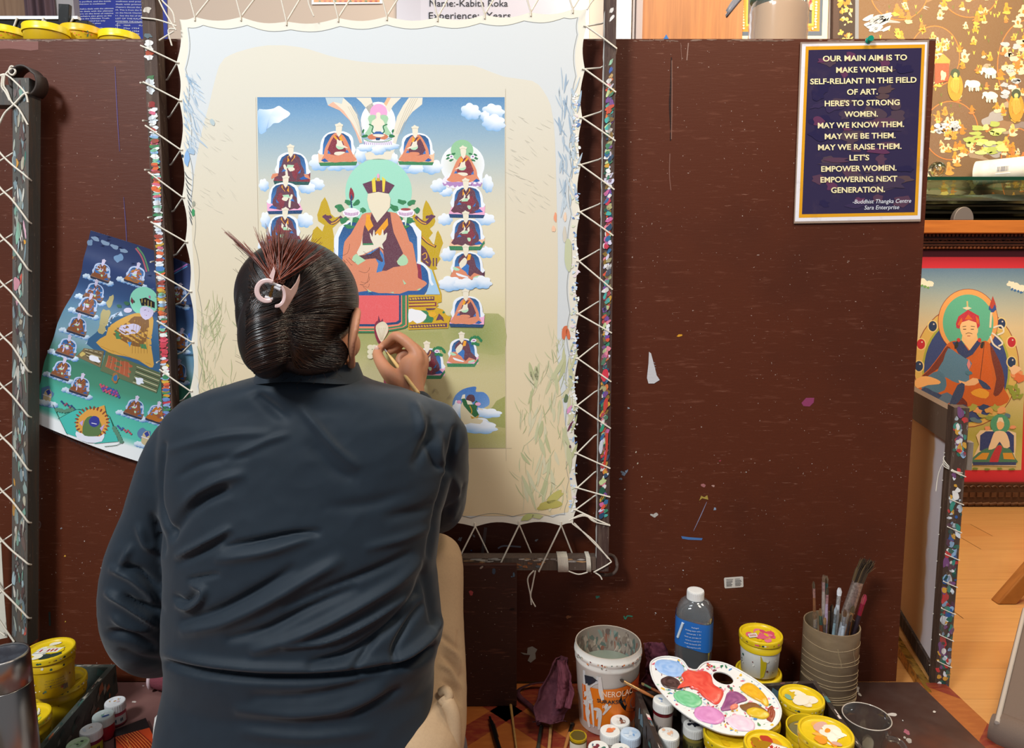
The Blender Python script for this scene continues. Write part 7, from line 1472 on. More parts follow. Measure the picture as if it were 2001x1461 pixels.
for i in range(9):
    z = lerp(.03, H_-.12, i/8)
    q.tube([pb(.046, -.003, z+.012), pb(-.008, -.012, z-.016), pb(-.0085, .0145, z-.026), pb(.034, .0155, z-.035)], .0014, 6)
    q.tube([pb(.046, -.003, z+.012), pb(.03, -.016, z+.014)], .0012, 6)
for k in range(3): q.tube(smooth_open([pb(.046, -.003, H_-.11), pb(.02, -.02, H_-.13+k*.006), pb(-.008, -.008, H_-.135), pb(.0, .015, H_-.14-k*.004), pb(.034, .0155, H_-.14)], 4), .0012, 6)
q.tube(smooth_open([pb(.046, -.003, H_-.11), pb(.035, -.022, H_-.15), pb(.02, -.03, H_-.19)], 4), .0009, 6)
q.build('lacing_cord', M_cord, UF)
# gilded strip lying along its foot
q = MB(); g0, g1 = on_z(1832, 1349, FZ+.03), on_z(1748, 1222, FZ+.03); gd = (g1-g0).normalized(); gn = Vector((gd.y, -gd.x, 0))*-1
def gp(t, v, z): p = g0.lerp(g1, t); return Vector((p.x, p.y, FZ+z)) + gn*v
q.hexa([gp(0, 0, .0008), gp(1.6, 0, .0008), gp(1.6, .020, .0008), gp(0, .020, .0008)], [gp(0, 0, .022), gp(1.6, 0, .022), gp(1.6, .020, .026), gp(0, .020, .026)], '#b88a34')
tag(q.build('gilded_strip', mat('old_gilding', '#c0923c', rough=.35, metal=.7, n_scale=60, n_amt=.7, n_col='#5a3a14', n_lo=.48, n_hi=.6, bump=.6, b_scale=120)), 'gilded moulding strip lying on the floor along the foot of the edge-on frame', 'moulding')

# ================================================================== left edge: another laced frame
LF = empty('stretcher_frame', (-1.01, 1.36, .0), 0, 'weathered grey frame post with white zigzag lacing at the far side of the creased print', 'stretcher frame')
def LP(x, y): return on_y(x, y, 1.335, .05)
LNr = Vector((0, -1, .05)).normalized()
m_ = MB(); fq = [(23, 1262), (53, 1262), (56.5, 152), (25, 152)]; F1 = [LP(*p) for p in fq]; B1 = [p - LNr*.034 for p in F1]
m_.add(F1+B1, [(0, 1, 2, 3), (7, 6, 5, 4), (1, 5, 6, 2), (2, 6, 7, 3), (3, 7, 4, 0), (4, 5, 1, 0)], '#55534e'); a = Art(LP, LNr, m_, .0001); r_ = random.Random(17)
for i in range(230):
    y = r_.uniform(165, 1235); t = r_.random(); a.L = 2+i % 8; a.blob(lerp(27, 50, t), y, r_.uniform(1, 3.5), r_.uniform(4, 18), r_.choice(['#7d8f94', '#5a4440', '#8fa09a', '#6a5a58', '#a3a89c', '#4a3438', '#9fb4b8', '#c9c4b8', '#3a3230', '#7aa090', '#6a7a80', '#b8b09a'] if i % 12 else ['#d8a8b8', '#c85a4a', '#3a7a6a', '#d89a3a', '#e8e4da']), r_.uniform(-.15, .15), .3, 9)
a.L = 12; a.blob(33, 553, 6, 13, '#c98a96', 0, .25); a.blob(36, 455, 5, 20, '#8ab8a0', .1, .3); a.blob(40, 523, 3, 10, '#a8c8b4', .1, .3); a.blob(34, 590, 2, 6, '#d8a0b0', 0, .3)
m_.build('side_post', M_bar, LF)
m_ = MB(); cq = [(-30, 205), (24, 205), (24, 166), (-30, 166)]; F1 = [LP(*p)+LNr*.001 for p in cq]; B1 = [p - LNr*.028 for p in F1]; m_.add(F1+B1, [(0, 1, 2, 3), (7, 6, 5, 4), (1, 5, 6, 2), (2, 6, 7, 3), (3, 7, 4, 0), (4, 5, 1, 0)], '#4f4c48'); m_.build('cross_bar', M_bar, LF)
m_ = MB(); sc_ = LP(45, 160) - LNr*.014; V = []; n = 34
for i in range(n):                                   # bent iron strap over the post's head
    t = lerp(-1.05, 3.55, i/(n-1)); rx, rz = .026+.004*(t < .5), .030; c = Vector((sc_.x+rx*math.cos(t), 0, sc_.z+.002+rz*math.sin(t)))
    for y_, rr_ in ((-.018, 0), (.016, 0)): V.append(Vector((c.x, sc_.y+y_, c.z)))
m_.add(V, [(2*i, 2*i+1, 2*i+3, 2*i+2) for i in range(n-1)], '#3d322c', True); o = m_.build('iron_strap', mat('leather_iron', '#3f342e', rough=.55, bump=.2, b_scale=80), LF); sl = o.modifiers.new('s', 'SOLIDIFY'); sl.thickness = .0035
q = MB(); LY = [300, 400, 490, 560, 620, 725, 830, 895, 960, 1060]; ys = [(48, 210, 235), (50, 245, 245), (56, 310, 342), (52, 378, 426), (52, 470, 520), (52, 560, 608), (52, 663, 718), (50, 760, 806), (48, 860, 911), (48, 965, 1013), (46, 1062, 1095), (45, 1160, 1200)]
for x_, y0_, y1_ in ys[2:]:
    q.tube(smooth_open([LP(-14, y0_-32)+LNr*.001, LP(4, y0_-8)+LNr*.0015, LP(25, y0_+12)+LNr*.0028, LP(46, lerp(y0_, y1_, .65)+8)+LNr*.0028, LP(55.5, y1_+6)+LNr*.001, LP(57, y1_+10)-LNr*.006], 4), .0019, 6)
    q.tube([LP(-14, y0_+6)-LNr*.01, LP(26, y0_-22)-LNr*.016], .0017, 6)
for p in ([(0, 150), (14, 147), (33, 162), (52, 183), (57, 201)], [(0, 246), (12, 222), (30, 205), (48, 186), (58, 182)], [(12, 148), (10, 168), (17, 180), (25, 200), (40, 215), (57, 245)], [(8, 150), (6, 170), (14, 182), (22, 198)], [(14, 146), (22, 138), (30, 136), (33, 142), (27, 148), (20, 142), (24, 131), (31, 133)], [(-20, 152), (12, 148)], [(0, 1208), (18, 1235), (30, 1252)], [(-4, 1228), (12, 1240)]):
    q.tube(smooth_open([LP(*p_)+LNr*.0035 for p_ in p], 4), .0019, 6)
q.build('lacing_cord', M_cord, LF)
q = MB(); q.add([LP(-40, 1040)-LNr*.012, LP(-6, 1060)-LNr*.012, LP(-1, 1150)-LNr*.012, LP(7, 1250)-LNr*.012, LP(-40, 1260)-LNr*.012], [(0, 1, 2, 3, 4)], '#d8d2c2'); o = q.build('canvas', M_paint, LF); sl = o.modifiers.new('s', 'SOLIDIFY'); sl.thickness = .0012

# ================================================================== on the counter behind the board
for i, (x0, x1, yt, Y, l) in enumerate(((-30, 47, 58, 1.56, 'yellow pot with an orange-spotted rim, at the far end of the counter row'), (49, 131, 54, 1.535, 'bright yellow ribbed pot lid beside the orange-spotted one on the counter'), (122, 199, 57, 1.60, 'orange-yellow pot with a dark green drip on the counter'), (196, 270, 67, 1.60, 'lowest yellow pot lid, nearest the laced frame on the counter'))):
    p = on_y((x0+x1)/2, yt, Y); dep = p.y*CT-(p.z-CZ)*ST; r = (x1-x0)/2*dep/F; h = p.z+.0 - ZC - .0006
    t = empty('paint_tub', (p.x, Y, ZC+.0006), 0, l, 'paint tub', 'yellow pots on the counter'); q = MB(); q.lathe([(r*.86, 0), (r*.92, .002), (r*.95, h-.016)], c=(p.x, Y, ZC+.0006), n=40, col=Y2); q.build('tub_body', M_plastic, t)
    q = MB(); q.lathe([(r*.95, h-.0155), (r, h-.015), (r*1.0, h-.009), (r*.985, h-.008), (r*.99, h-.002), (r*.96, h), (r*.9, h-.002), (.0005, h-.003)], c=(p.x, Y, ZC+.0006), n=40, col='#f0d414' if i != 2 else '#e8b414'); a = Art(cylP(p.x, Y, r*1.0+.0004, 0, r*1.0+.0004, 2), (0, -1, 0), q, .0001); a.L = 2
    if i == 2: a.line([(171, 60), (172, 66), (171, 72)], 3, '#2a5a34')
    if i in (0, 2):
        for k in range(6): a.blob(lerp(x0, x1, .2+.11*k), yt+5+(k % 3)*3, 2, 1.2, '#d8662a', 0, .4)
    q.build('lid', M_plastic, t)
q = MB(); Yb = 1.70; P = lambda x, y: on_y(x, y, Yb)
BFm = empty('black_frame', tuple(P(80, 60)), 0, 'black laced frame with a white upper edge lying on the counter behind the yellow pots', 'stretcher frame')
bl_, br_ = P(-40, 40), P(172, 40); q.box((bl_.x, Yb, ZC+.0006), (br_.x, Yb+.03, P(0, 39).z), '#0f0f0e'); q.build('bar', mat('black_lacquer', '#12120f', rough=.3, n_scale=50, n_amt=.4, n_col='#55554a', n_lo=.62, n_hi=.7), BFm, bevel=.002)
q = MB(); q.box((bl_.x, Yb-.003, P(0, 38).z), (P(153, 35).x, Yb+.01, P(0, 32).z), '#e8eaee'); q.build('canvas_edge', M_paint, BFm)
q = MB()
for p in ([(36, 36), (28, 58)], [(88, 36), (79, 58)], [(118, 36), (124, 56)], [(146, 37), (128, 58)], [(90, 42), (92, 56)]): q.tube([P(*k)-Vector((0, .004, 0)) for k in p], .0022 if p[0][0] != 90 else .004, 6)
q.build('lacing_cord', M_cord, BFm)
q = MB(); V = [P(120, 62), P(139, 62), P(141.5, 12), P(120.5, 11)]; B_ = [p+Vector((0, .012, 0)) for p in V]; V = [p-Vector((0, .012, 0)) for p in V]; B_ = [p-Vector((0, .0125, 0)) for p in B_]; q.add(V+B_, [(0, 1, 2, 3), (7, 6, 5, 4), (1, 5, 6, 2), (2, 6, 7, 3), (3, 7, 4, 0), (4, 5, 1, 0)], '#101010'); q.build('upright', mat('black_lacquer2', '#121212', rough=.3, n_scale=70, n_amt=.4, n_col='#5a5a58', n_lo=.6, n_hi=.7), BFm, bevel=.001)
jx, jy = on_y(1521, 40, 1.60).x, 1.60; JR = .0625
JA = empty('plastic_jar', (jx, jy, ZC+.0006), 0, 'clear ribbed plastic jar with a turquoise lid on the counter behind the board', 'jar')
q = MB(); pr = [(JR*.9, 0), (JR, .004)] + [(JR*(1-.022*(i % 2)), .02+i*.011) for i in range(9)] + [(JR*.97, .122), (JR*.90, .131), (JR*.88, .140)]
q.lathe(pr, c=(jx, jy, ZC+.0006), n=48, cap1=False); o = q.build('jar_wall', thin_glass('jar_plastic', '#f4efe8', .3, .12, .08), JA); q = MB(); q.lathe([(JR*.95, .005), (JR*.94, .118), (.0005, .119)], c=(jx, jy, ZC+.0006), n=32, col='#d8b898', cap0=True); q.build('jar_filling', mat('pale_powder', '#e6c6a6', rough=.8), JA)
q = MB(); m = 70; V = []; zl_ = ZC+.138
for (rr_, z) in ((JR*.97, 0), (JR*.985, .001), (JR*.97, .040), (JR*.93, .043), (JR*.5, .0435)):
    for k in range(m): a_ = 2*math.pi*k/m; V.append((jx+rr_*math.cos(a_), jy+rr_*math.sin(a_), zl_+z))
q.add(V, [(i*m+k, i*m+(k+1) % m, (i+1)*m+(k+1) % m, (i+1)*m+k) for i in range(4) for k in range(m)]+[tuple(4*m+k for k in range(m)), tuple(range(m-1, -1, -1))], '#12b09a', True); q.build('jar_lid', mat('turquoise_plastic', '#10a894', rough=.25), JA)
q = MB(); e = [on_y(1421, 23, 1.58), on_y(1440, 31, 1.56), on_y(1474, 44, 1.545), on_y(1473, 26, 1.535)]; zt3 = zl_+.060
A_, B_, C_, D_ = on_y(1421, 24, 1.60), on_y(1475, 42, 1.528), Vector((jx+.03, 1.53, zt3)), Vector((jx+.02, 1.67, zt3+.002))
q.grid(lambda u, v: (lambda p, q_: Vector((p.x, p.y, q_)))(A_.lerp(D_, u).lerp(Vector(A_).lerp(B_, min(1, u*1.6)).lerp(C_, u), v), lerp(A_.z, zt3, min(1, u*2.3)) - .012*v*(1-min(1, u*2.3))) + Vector((0, 0, .004*math.sin(u*17)*math.sin(v*9))), 24, 10, '#a8a4a8'); o = q.build('foil_packet', mat('grey_foil', '#a39ea0', rough=.3, metal=.35, bump=.5, b_scale=30)); sl = o.modifiers.new('s', 'SOLIDIFY'); sl.thickness = .005
tag(o, 'grey foil packet lying over the turquoise jar lid and drooping to one side', 'packet')
q = MB(); V = [on_y(1294, 80, 1.475), on_y(1309, 80, 1.475), on_y(1302, 67, 1.475)]; B_ = [p+Vector((0, .004, 0)) for p in V]; q.add(V+B_, [(0, 1, 2), (5, 4, 3), (0, 3, 4, 1), (1, 4, 5, 2), (2, 5, 3, 0)], '#4a86c8'); tag(q.build('blue_scrap', M_print), 'tiny blue scrap sticking up over the top edge of the board', 'scrap')

# ================================================================== hall furniture cut by the frame
ST_ = empty('wooden_stool', (1.62, 1.95, FZ), 0, 'orange wooden stool whose slanting leg stands on the laminate floor', 'stool')
p0 = on_z(1955, 1176, FZ); q = MB(); dr = Vector((.24, .02, .30)); s1 = Vector((.020, 0, -.016)); s2 = Vector((0, .02, 0)); 
b4 = [Vector((p0.x-.018, p0.y-.016, FZ+.0006)), Vector((p0.x+.034, p0.y-.016, FZ+.0006)), Vector((p0.x+.034, p0.y+.016, FZ+.0006)), Vector((p0.x-.018, p0.y+.016, FZ+.0006))]
q.hexa(b4, [p+dr for p in b4], '#a8692a'); M_stool = mat('stool_wood', '#a86a2c', rough=.4, n_scale=8, n_amt=.4, n_col='#7a4414', n_stretch=(1, 8, 1)); q.build('leg', M_stool, ST_, bevel=.003)
b5 = [p+Vector((.56, 0, 0)) for p in b4]; q = MB(); q.hexa(b5, [p+Vector((-.24, .02, .30)) for p in b5], '#a8692a'); q.build('leg', M_stool, ST_, bevel=.003)
q = MB(); q.box((p0.x+.20, p0.y-.12, FZ+.3006), (p0.x+.40, p0.y+.16, FZ+.33), '#a8692a'); q.build('seat', M_stool, ST_, bevel=.006)
# brown upholstered panel with a padded foot
PD = empty('padded_panel', (1.15, 1.2, FZ), 0, 'grey-brown upholstered panel with pale piping on a padded foot beside the laminate floor', 'panel')
M_up = mat('taupe_fabric', '#6f5d52', rough=.85, bump=.3, b_scale=700); a_, b_ = on_z(1946, 1412, FZ+.06), on_y(2010, 1175, 1.62)
yb_ = a_.y; q = MB(); V = [a_, Vector((a_.x+.5, yb_-.10, a_.z)), Vector((b_.x+.5, yb_+.20, b_.z)), Vector((on_y(2001, 1190, yb_+.30).x, yb_+.30, on_y(2001, 1190, yb_+.30).z))]
B_ = [p+Vector((.01, .02, -.004)) for p in V]; q.add(V+B_, [(0, 1, 2, 3), (7, 6, 5, 4), (1, 5, 6, 2), (2, 6, 7, 3), (3, 7, 4, 0), (4, 5, 1, 0)], '#6f5d52'); q.build('panel_face', M_up, PD, bevel=.004)
q = MB(); q.tube([V[0]+Vector((0, -.003, .002)), V[3]+Vector((0, -.003, .002))], .0045, 8); q.build('piping', mat('pale_piping', '#b3a69a', rough=.8), PD)
q = MB(); c_ = on_z(1948, 1420, FZ+.036); q.tube(smooth_open([c_+Vector((-.012, .0, 0)), c_+Vector((.09, -.10, 0)), c_+Vector((.35, -.30, 0))], 5), [.026]+[.034]*10, 20, '#7a6a5e'); q.build('padded_foot', M_up, PD)
# ================================================================== the painter
PPX = on_y(600, 1450, 1.0)
PERSON = empty('person', (PPX.x, .99, .0), 0, 'person seen from behind in a dark blue-grey jacket, hair clipped up, painting the canvas', 'person')
def ellipsoid(m_, c, r, M=None, nu=28, nv=16):
    c = Vector(c); V = []
    for j in range(nv+1):
        t = math.pi*j/nv
        for i in range(nu):
            a = 2*math.pi*i/nu; p = Vector((r[0]*math.sin(t)*math.cos(a), r[1]*math.sin(t)*math.sin(a), r[2]*math.cos(t)))
            V.append(c + (M @ p if M else p))
    m_.add(V, [(j*nu+i, (j+1)*nu+i, (j+1)*nu+(i+1) % nu, j*nu+(i+1) % nu) for j in range(nv) for i in range(nu)], smooth=True)
def limb(m_, pts, n=18, sub=4):
    """tapered round-ended limb through [(point, radius)...]"""
    P_ = smooth_open([(*p, r) for p, r in pts], sub); a, b = np.array(P_[0]), np.array(P_[-1])
    d0 = np.array(P_[1])[:3]-a[:3]; d0 /= np.linalg.norm(d0); d1 = b[:3]-np.array(P_[-2])[:3]; d1 /= np.linalg.norm(d1)
    pre = [(*(a[:3]-d0*a[3]*math.sin(t)), a[3]*math.cos(t)) for t in (1.45, 1.1, .7, .35)]; post = [(*(b[:3]+d1*b[3]*math.sin(t)), b[3]*math.cos(t)) for t in (.35, .7, 1.1, 1.45)]
    A_ = pre + P_ + post; m_.tube([q[:3] for q in A_], [max(.0004, q[3]) for q in A_], n)
def fuse(m_, voxel, smooth, name, mtl, parent, fac=.5):
    me = bpy.data.meshes.new('t'); me.from_pydata([tuple(v) for v in m_.v], [], m_.f); me.update()
    o = bpy.data.objects.new('t', me); COL.objects.link(o)
    md = o.modifiers.new('r', 'REMESH'); md.mode = 'VOXEL'; md.voxel_size = voxel
    if smooth: s_ = o.modifiers.new('s', 'SMOOTH'); s_.iterations = smooth; s_.factor = fac
    dg = bpy.context.evaluated_depsgraph_get(); dg.update(); me2 = bpy.data.meshes.new_from_object(o.evaluated_get(dg)); bpy.data.objects.remove(o); bpy.data.meshes.remove(me)
    me2.name = name; me2.polygons.foreach_set('use_smooth', [True]*len(me2.polygons)); me2.materials.clear(); me2.materials.append(mtl)
    ob = bpy.data.objects.new(name, me2); COL.objects.link(ob)
    if parent is not None: me2.transform(world_of(parent).inverted()); ob.parent = parent
    return ob
E = lambda x, y, Y: on_y(x, y, Y)
M_skin = mat('skin', '#b9805f', rough=.5, spec=.4, sss=.18, sss_r=(1, .35, .18), n_scale=70, n_amt=.25, n_col='#c4826c', n_lo=.4, n_hi=.65, bump=.12, b_scale=420)
M_jack = mat('jacket_cloth', '#1b2630', rough=.62, spec=.28, sheen=.15, bump=.06, b_scale=1600, n_scale=40, n_amt=.1, n_col='#24323e')
# head frame
HC = E(603, 600, 1.062); yaw, pit = R(-19), R(-10)
MH = Matrix.Rotation(yaw, 3, 'Z') @ Matrix.Rotation(pit, 3, 'X')
def hd(x, y, z): return HC + MH @ Vector((x, y, z))
b = MB()
ellipsoid(b, hd(0, -.012, .012), (.074, .092, .082), MH); ellipsoid(b, hd(0, .030, -.052), (.060, .058, .070), MH); ellipsoid(b, hd(0, .045, -.105), (.034, .036, .022), MH); ellipsoid(b, hd(.043, .045, -.052), (.020, .026, .024), MH); ellipsoid(b, hd(-.043, .045, -.052), (.020, .026, .024), MH)
limb(b, [(hd(0, .084, -.020), .007), (hd(0, .097, -.045), .009), (hd(0, .101, -.060), .011)], 12); ellipsoid(b, hd(0, .086, -.086), (.021, .010, .006), MH); ellipsoid(b, hd(0, .084, -.095), (.017, .010, .006), MH)
for s_ in (1, -1):                                   # ears
    rimp = [(.070, .012, -.014), (.084, .002, -.003), (.097, -.014, -.010), (.1015, -.024, -.032), (.097, -.022, -.055), (.088, -.008, -.074), (.080, .004, -.086), (.072, .010, -.082)]
    limb(b, [(hd(s_*x, y, z), .0046 if k < 6 else .0062) for k, (x, y, z) in enumerate(rimp)], 12)
    ellipsoid(b, hd(s_*.085, -.008, -.042), (.0055, .021, .036), MH @ Matrix.Rotation(R(38)*s_, 3, 'Z'))
limb(b, [(hd(0, -.012, -.055), .050), (E(604, 690, 1.050), .046), (E(604, 742, 1.064), .046), (E(602, 800, 1.085), .048)], 24)
ellipsoid(b, E(602, 900, 1.075), (.155, .085, .12)); ellipsoid(b, E(600, 1080, 1.06), (.135, .085, .16)); ellipsoid(b, E(598, 1290, 1.03), (.145, .10, .15)); 
limb(b, [(E(460, 835, 1.07), .05), (E(372, 880, 1.075), .042), (E(310, 1015, 1.07), .033), (E(276, 1150, 1.066), .031), (E(302, 1240, 1.14), .031), (E(365, 1235, 1.22), .026)])
limb(b, [(E(745, 835, 1.07), .05), (E(838, 865, 1.08), .043), (E(855, 935, 1.13), .037), (E(852, 985, 1.19), .034), (E(838, 900, 1.235), .032), (E(816, 800, 1.272), .0245), (E(807, 772, 1.281), .0235), (E(801, 742, 1.297), .0260), (E(804, 716, 1.312), .0245)])
L1 = lambda *q: limb(b, [(E(x, y, Y), r) for x, y, Y, r in q], 14)
L1((803, 735, 1.300, .02), (815, 693, 1.316, .0128), (778, 657, 1.332, .0104), (759, 668, 1.350, .0086), (747.5, 675, 1.363, .0074))
L1((806, 742, 1.300, .02), (826, 701, 1.330, .0128), (793, 669, 1.350, .0100), (772, 681, 1.360, .0086), (760, 687, 1.364, .0076))
L1((810, 748, 1.305, .02), (824, 714, 1.345, .0118), (798, 689, 1.363, .0094), (780, 702, 1.362, .0084), (788, 715, 1.352, .0078))
L1((812, 752, 1.310, .018), (820, 728, 1.352, .0105), (802, 712, 1.365, .0084), (787, 723, 1.361, .0074), (795, 731, 1.351, .0068))
L1((797, 762, 1.286, .021), (776, 744, 1.290, .0190), (754, 722, 1.306, .0138), (738, 693, 1.337, .0108), (744, 679, 1.358, .0080))
# left hand resting in the lap: palm, four fingers, thumb
lp_ = E(395, 1222, 1.262); ellipsoid(b, lp_, (.040, .030, .017))
for k in range(4): q = lp_ + Vector((.028, -.018+.014*k, .002)); limb(b, [(q, .0095), (q+Vector((.03, .004*k, .006)), .0088), (q+Vector((.05, .004*k, -.008)), .0078), (q+Vector((.054-.004*abs(k-1), .003*k, -.024)), .007)], 10)
limb(b, [(lp_+Vector((-.01, -.022, .004)), .013), (lp_+Vector((.014, -.04, .008)), .0105), (lp_+Vector((.036, -.045, .004)), .0085)], 10)
KN, HP = E(846, 1092, 1.245), E(800, 1440, 1.02)
limb(b, [(E(790, 1440, 1.02), .06), (E(828, 1380, 1.06), .052), (E(836, 1250, 1.145), .047), (E(846, 1094, 1.245), .042), (Vector((-.175, 1.285, .27)), .041), (Vector((-.178, 1.285, .10)), .030), (Vector((-.178, 1.287, .034)), .032), (Vector((-.172, 1.345, .024)), .024)], 20)
limb(b, [(E(440, 1480, 1.02), .065), (Vector((-.50, 1.14, .13)), .050), (Vector((-.57, 1.23, .08)), .042), (Vector((-.48, 1.27, .06)), .042), (Vector((-.36, 1.29, .045)), .034), (Vector((-.30, 1.30, .035)), .026)], 20)
BODY = fuse(b, .0027, 5, 'body', M_skin, PERSON)
for s_ in (1, -1):
    q = MB(); ellipsoid(q, hd(s_*.031, .0755, -.018), (.0115, .008, .0065), MH, 14, 8); eo = q.build('eye', mat('eye_dark', '#2a1d18', rough=.2), BODY)
    q = MB(); q.tube([hd(s_*.014, .085, .0), hd(s_*.032, .080, .004), hd(s_*.050, .066, -.001)], [.0015, .0022, .001], 6); q.build('eyebrow', M_black, BODY)
# thumb and index nails
for (x, y, Y), r in (((741, 683, 1.343), .0062),):
    q = MB(); ellipsoid(q, E(x, y, Y) + Vector((-.0035, -.0055, .002)), (.0045, .0022, .0062), None, 12, 8); q.build('thumbnail', mat('nail', '#d8b0a0', rough=.3), BODY)

# ------------------------------------------------------------------ jacket: torso, two sleeves fused, then folded
j = MB(); rows = [(731, 520, 694, 1.057, .068, .06), (748, 458, 728, 1.060, .080, .075), (762, 410, 785, 1.066, .087, .082), (782, 362, 838, 1.072, .094, .09), (812, 330, 876, 1.076, .106, .10), (860, 318, 888, 1.078, .118, .11), (930, 318, 884, 1.076, .126, .11), (1010, 330, 862, 1.070, .132, .11), (1100, 337, 852, 1.062, .134, .12), (1180, 332, 858, 1.052, .132, .13), (1240, 330, 864, 1.044, .130, .14), (1285, 336, 850, 1.038, .124, .145), (1320, 333, 846, 1.034, .118, .145), (1390, 318, 852, 1.024, .122, .15), (1450, 308, 850, 1.016, .126, .16), (1520, 306, 846, 1.008, .126, .16)]
V = []; n = 72
for py, xa, xb, yc, db, df in rows:
    A_, B_ = E(xa, py, yc), E(xb, py, yc); c = (A_+B_)/2; hw = (B_.x-A_.x)/2
    for k in range(n):
        t = 2*math.pi*k/n; cs, sn = math.cos(t), math.sin(t); e = 2/2.35
        V.append((c.x+hw*math.copysign(abs(cs)**e, cs), yc+(df if sn > 0 else db)*math.copysign(abs(sn)**e, sn), c.z))
m = len(rows); j.add(V, [(i*n+k, (i+1)*n+k, (i+1)*n+(k+1) % n, i*n+(k+1) % n) for i in range(m-1) for k in range(n)] + [tuple(range(n)), tuple((m-1)*n+k for k in range(n-1, -1, -1))])
limb(j, [(E(420, 850, 1.075), .060), (E(363, 880, 1.075), .056), (E(333, 945, 1.07), .055), (E(303, 1020, 1.066), .051), (E(278, 1095, 1.062), .055), (E(272, 1165, 1.06), .060), (E(283, 1225, 1.085), .062), (E(306, 1258, 1.14), .056), (E(352, 1255, 1.20), .047), (E(384, 1243, 1.235), .041)], 26)
limb(j, [(E(770, 850, 1.075), .060), (E(842, 848, 1.082), .0555), (E(852, 905, 1.115), .0545), (E(853, 960, 1.165), .0540), (E(850, 988, 1.205), .0500), (E(840, 915, 1.232), .0460), (E(822, 830, 1.258), .0390), (E(814, 797, 1.272), .0345)], 26)
JACK = fuse(j, .0036, 12, 'jacket', M_jack, PERSON)
FOLDS = [  # pixel polyline, half width, height in mm (negative = valley)
    ([(336, 1044), (360, 1005), (395, 975), (440, 957)], 13, -9), ([(345, 1020), (380, 972), (430, 940), (470, 928)], 12, 5), ([(350, 1085), (395, 1062), (445, 1034)], 8, 5), ([(352, 1100), (400, 1076), (450, 1048)], 9, -4),
    ([(440, 1068), (500, 1058), (570, 1044), (620, 1040)], 8, -6), ([(430, 1092), (520, 1078), (600, 1052)], 11, 4.5), ([(372, 1132), (392, 1128), (425, 1122)], 6, -4), ([(350, 1182), (372, 1187), (395, 1172), (400, 1152), (380, 1143)], 7, 6), ([(345, 1165), (362, 1176), (382, 1160)], 7, -5),
    ([(362, 1212), (430, 1192), (510, 1150), (570, 1112)], 11, -6), ([(365, 1232), (440, 1215), (530, 1172), (610, 1125), (660, 1096)], 15, 6.5), ([(450, 1248), (520, 1230), (600, 1190), (690, 1150)], 11, -6), ([(500, 1270), (590, 1240), (680, 1195), (770, 1140), (815, 1100)], 14, 7),
    ([(560, 1185), (640, 1150), (740, 1110), (800, 1080)], 10, -4), ([(610, 1296), (680, 1278), (760, 1225), (810, 1170), (825, 1125)], 10, -8), ([(560, 1262), (640, 1252), (720, 1215), (790, 1170)], 7, 5), ([(690, 1303), (716, 1272), (735, 1250)], 7, -5), ([(768, 1298), (790, 1282), (830, 1250), (862, 1212)], 11, 8), ([(768, 1290), (772, 1262), (800, 1215), (826, 1180)], 7, -6), ([(775, 1304), (820, 1288), (848, 1268)], 8, -8), ([(784, 1205), (800, 1185), (815, 1168)], 6, 5), ([(830, 1100), (838, 1160), (848, 1230)], 9, -5),
    ([(330, 1296), (365, 1306), (420, 1316), (520, 1324), (640, 1323), (740, 1310), (810, 1288), (850, 1262)], 9, -10), ([(330, 1280), (420, 1298), (540, 1306), (660, 1304), (760, 1290)], 13, 5), ([(470, 1386), (560, 1394), (640, 1388), (700, 1372), (745, 1350)], 13, 5), ([(500, 1362), (590, 1362), (680, 1346), (760, 1318)], 12, -4), ([(690, 1395), (720, 1380), (780, 1345)], 8, -4), ([(480, 1430), (600, 1440), (720, 1428)], 14, 3),
    ([(592, 800), (625, 838), (660, 878), (695, 908)], 11, 4), ([(500, 770), (530, 795), (556, 815)], 13, -5), ([(610, 870), (650, 915), (690, 935)], 14, -2.5), ([(810, 790), (822, 822), (826, 850)], 10, 5), ([(845, 812), (838, 850), (812, 905)], 11, -5), ([(860, 850), (858, 890), (875, 930)], 9, 4), ([(838, 870), (852, 905), (872, 915)], 8, -4), ([(330, 880), (390, 862), (450, 850), (520, 846)], 9, 2.5), ([(440, 900), (520, 862), (560, 850)], 8, 2.5), ([(350, 930), (400, 905), (480, 890)], 9, -2.5),
    ([(322, 868), (314, 920), (312, 975), (322, 1015), (340, 1050)], 6, -5), ([(889, 838), (886, 870), (874, 930), (860, 985), (846, 1040), (838, 1085)], 7, -7), ([(760, 1010), (810, 1000), (850, 985)], 12, -3), ([(720, 1070), (790, 1050), (840, 1030)], 10, 3), ([(640, 990), (720, 985), (800, 960)], 14, -2),
    ([(222, 1112), (256, 1128), (288, 1158), (300, 1178)], 9, 6), ([(243, 1108), (272, 1116), (305, 1142)], 9, -7), ([(212, 1160), (248, 1180), (288, 1208), (304, 1222)], 9, 7), ([(244, 1166), (270, 1182), (312, 1190)], 9, -8), ([(214, 1236), (252, 1242), (300, 1262)], 9, -7), ([(222, 1205), (250, 1222), (290, 1232)], 9, 5), ([(235, 1272), (280, 1290), (320, 1292)], 9, -4), ([(272, 1030), (284, 1062), (302, 1072)], 9, 5), ([(298, 1008), (312, 1050), (318, 1080)], 8, -6), ([(255, 1070), (236, 1110)], 8, 4), ([(886, 930), (896, 970), (880, 1015)], 9, 4), ([(868, 1000), (890, 985), (908, 950)], 8, -4)]
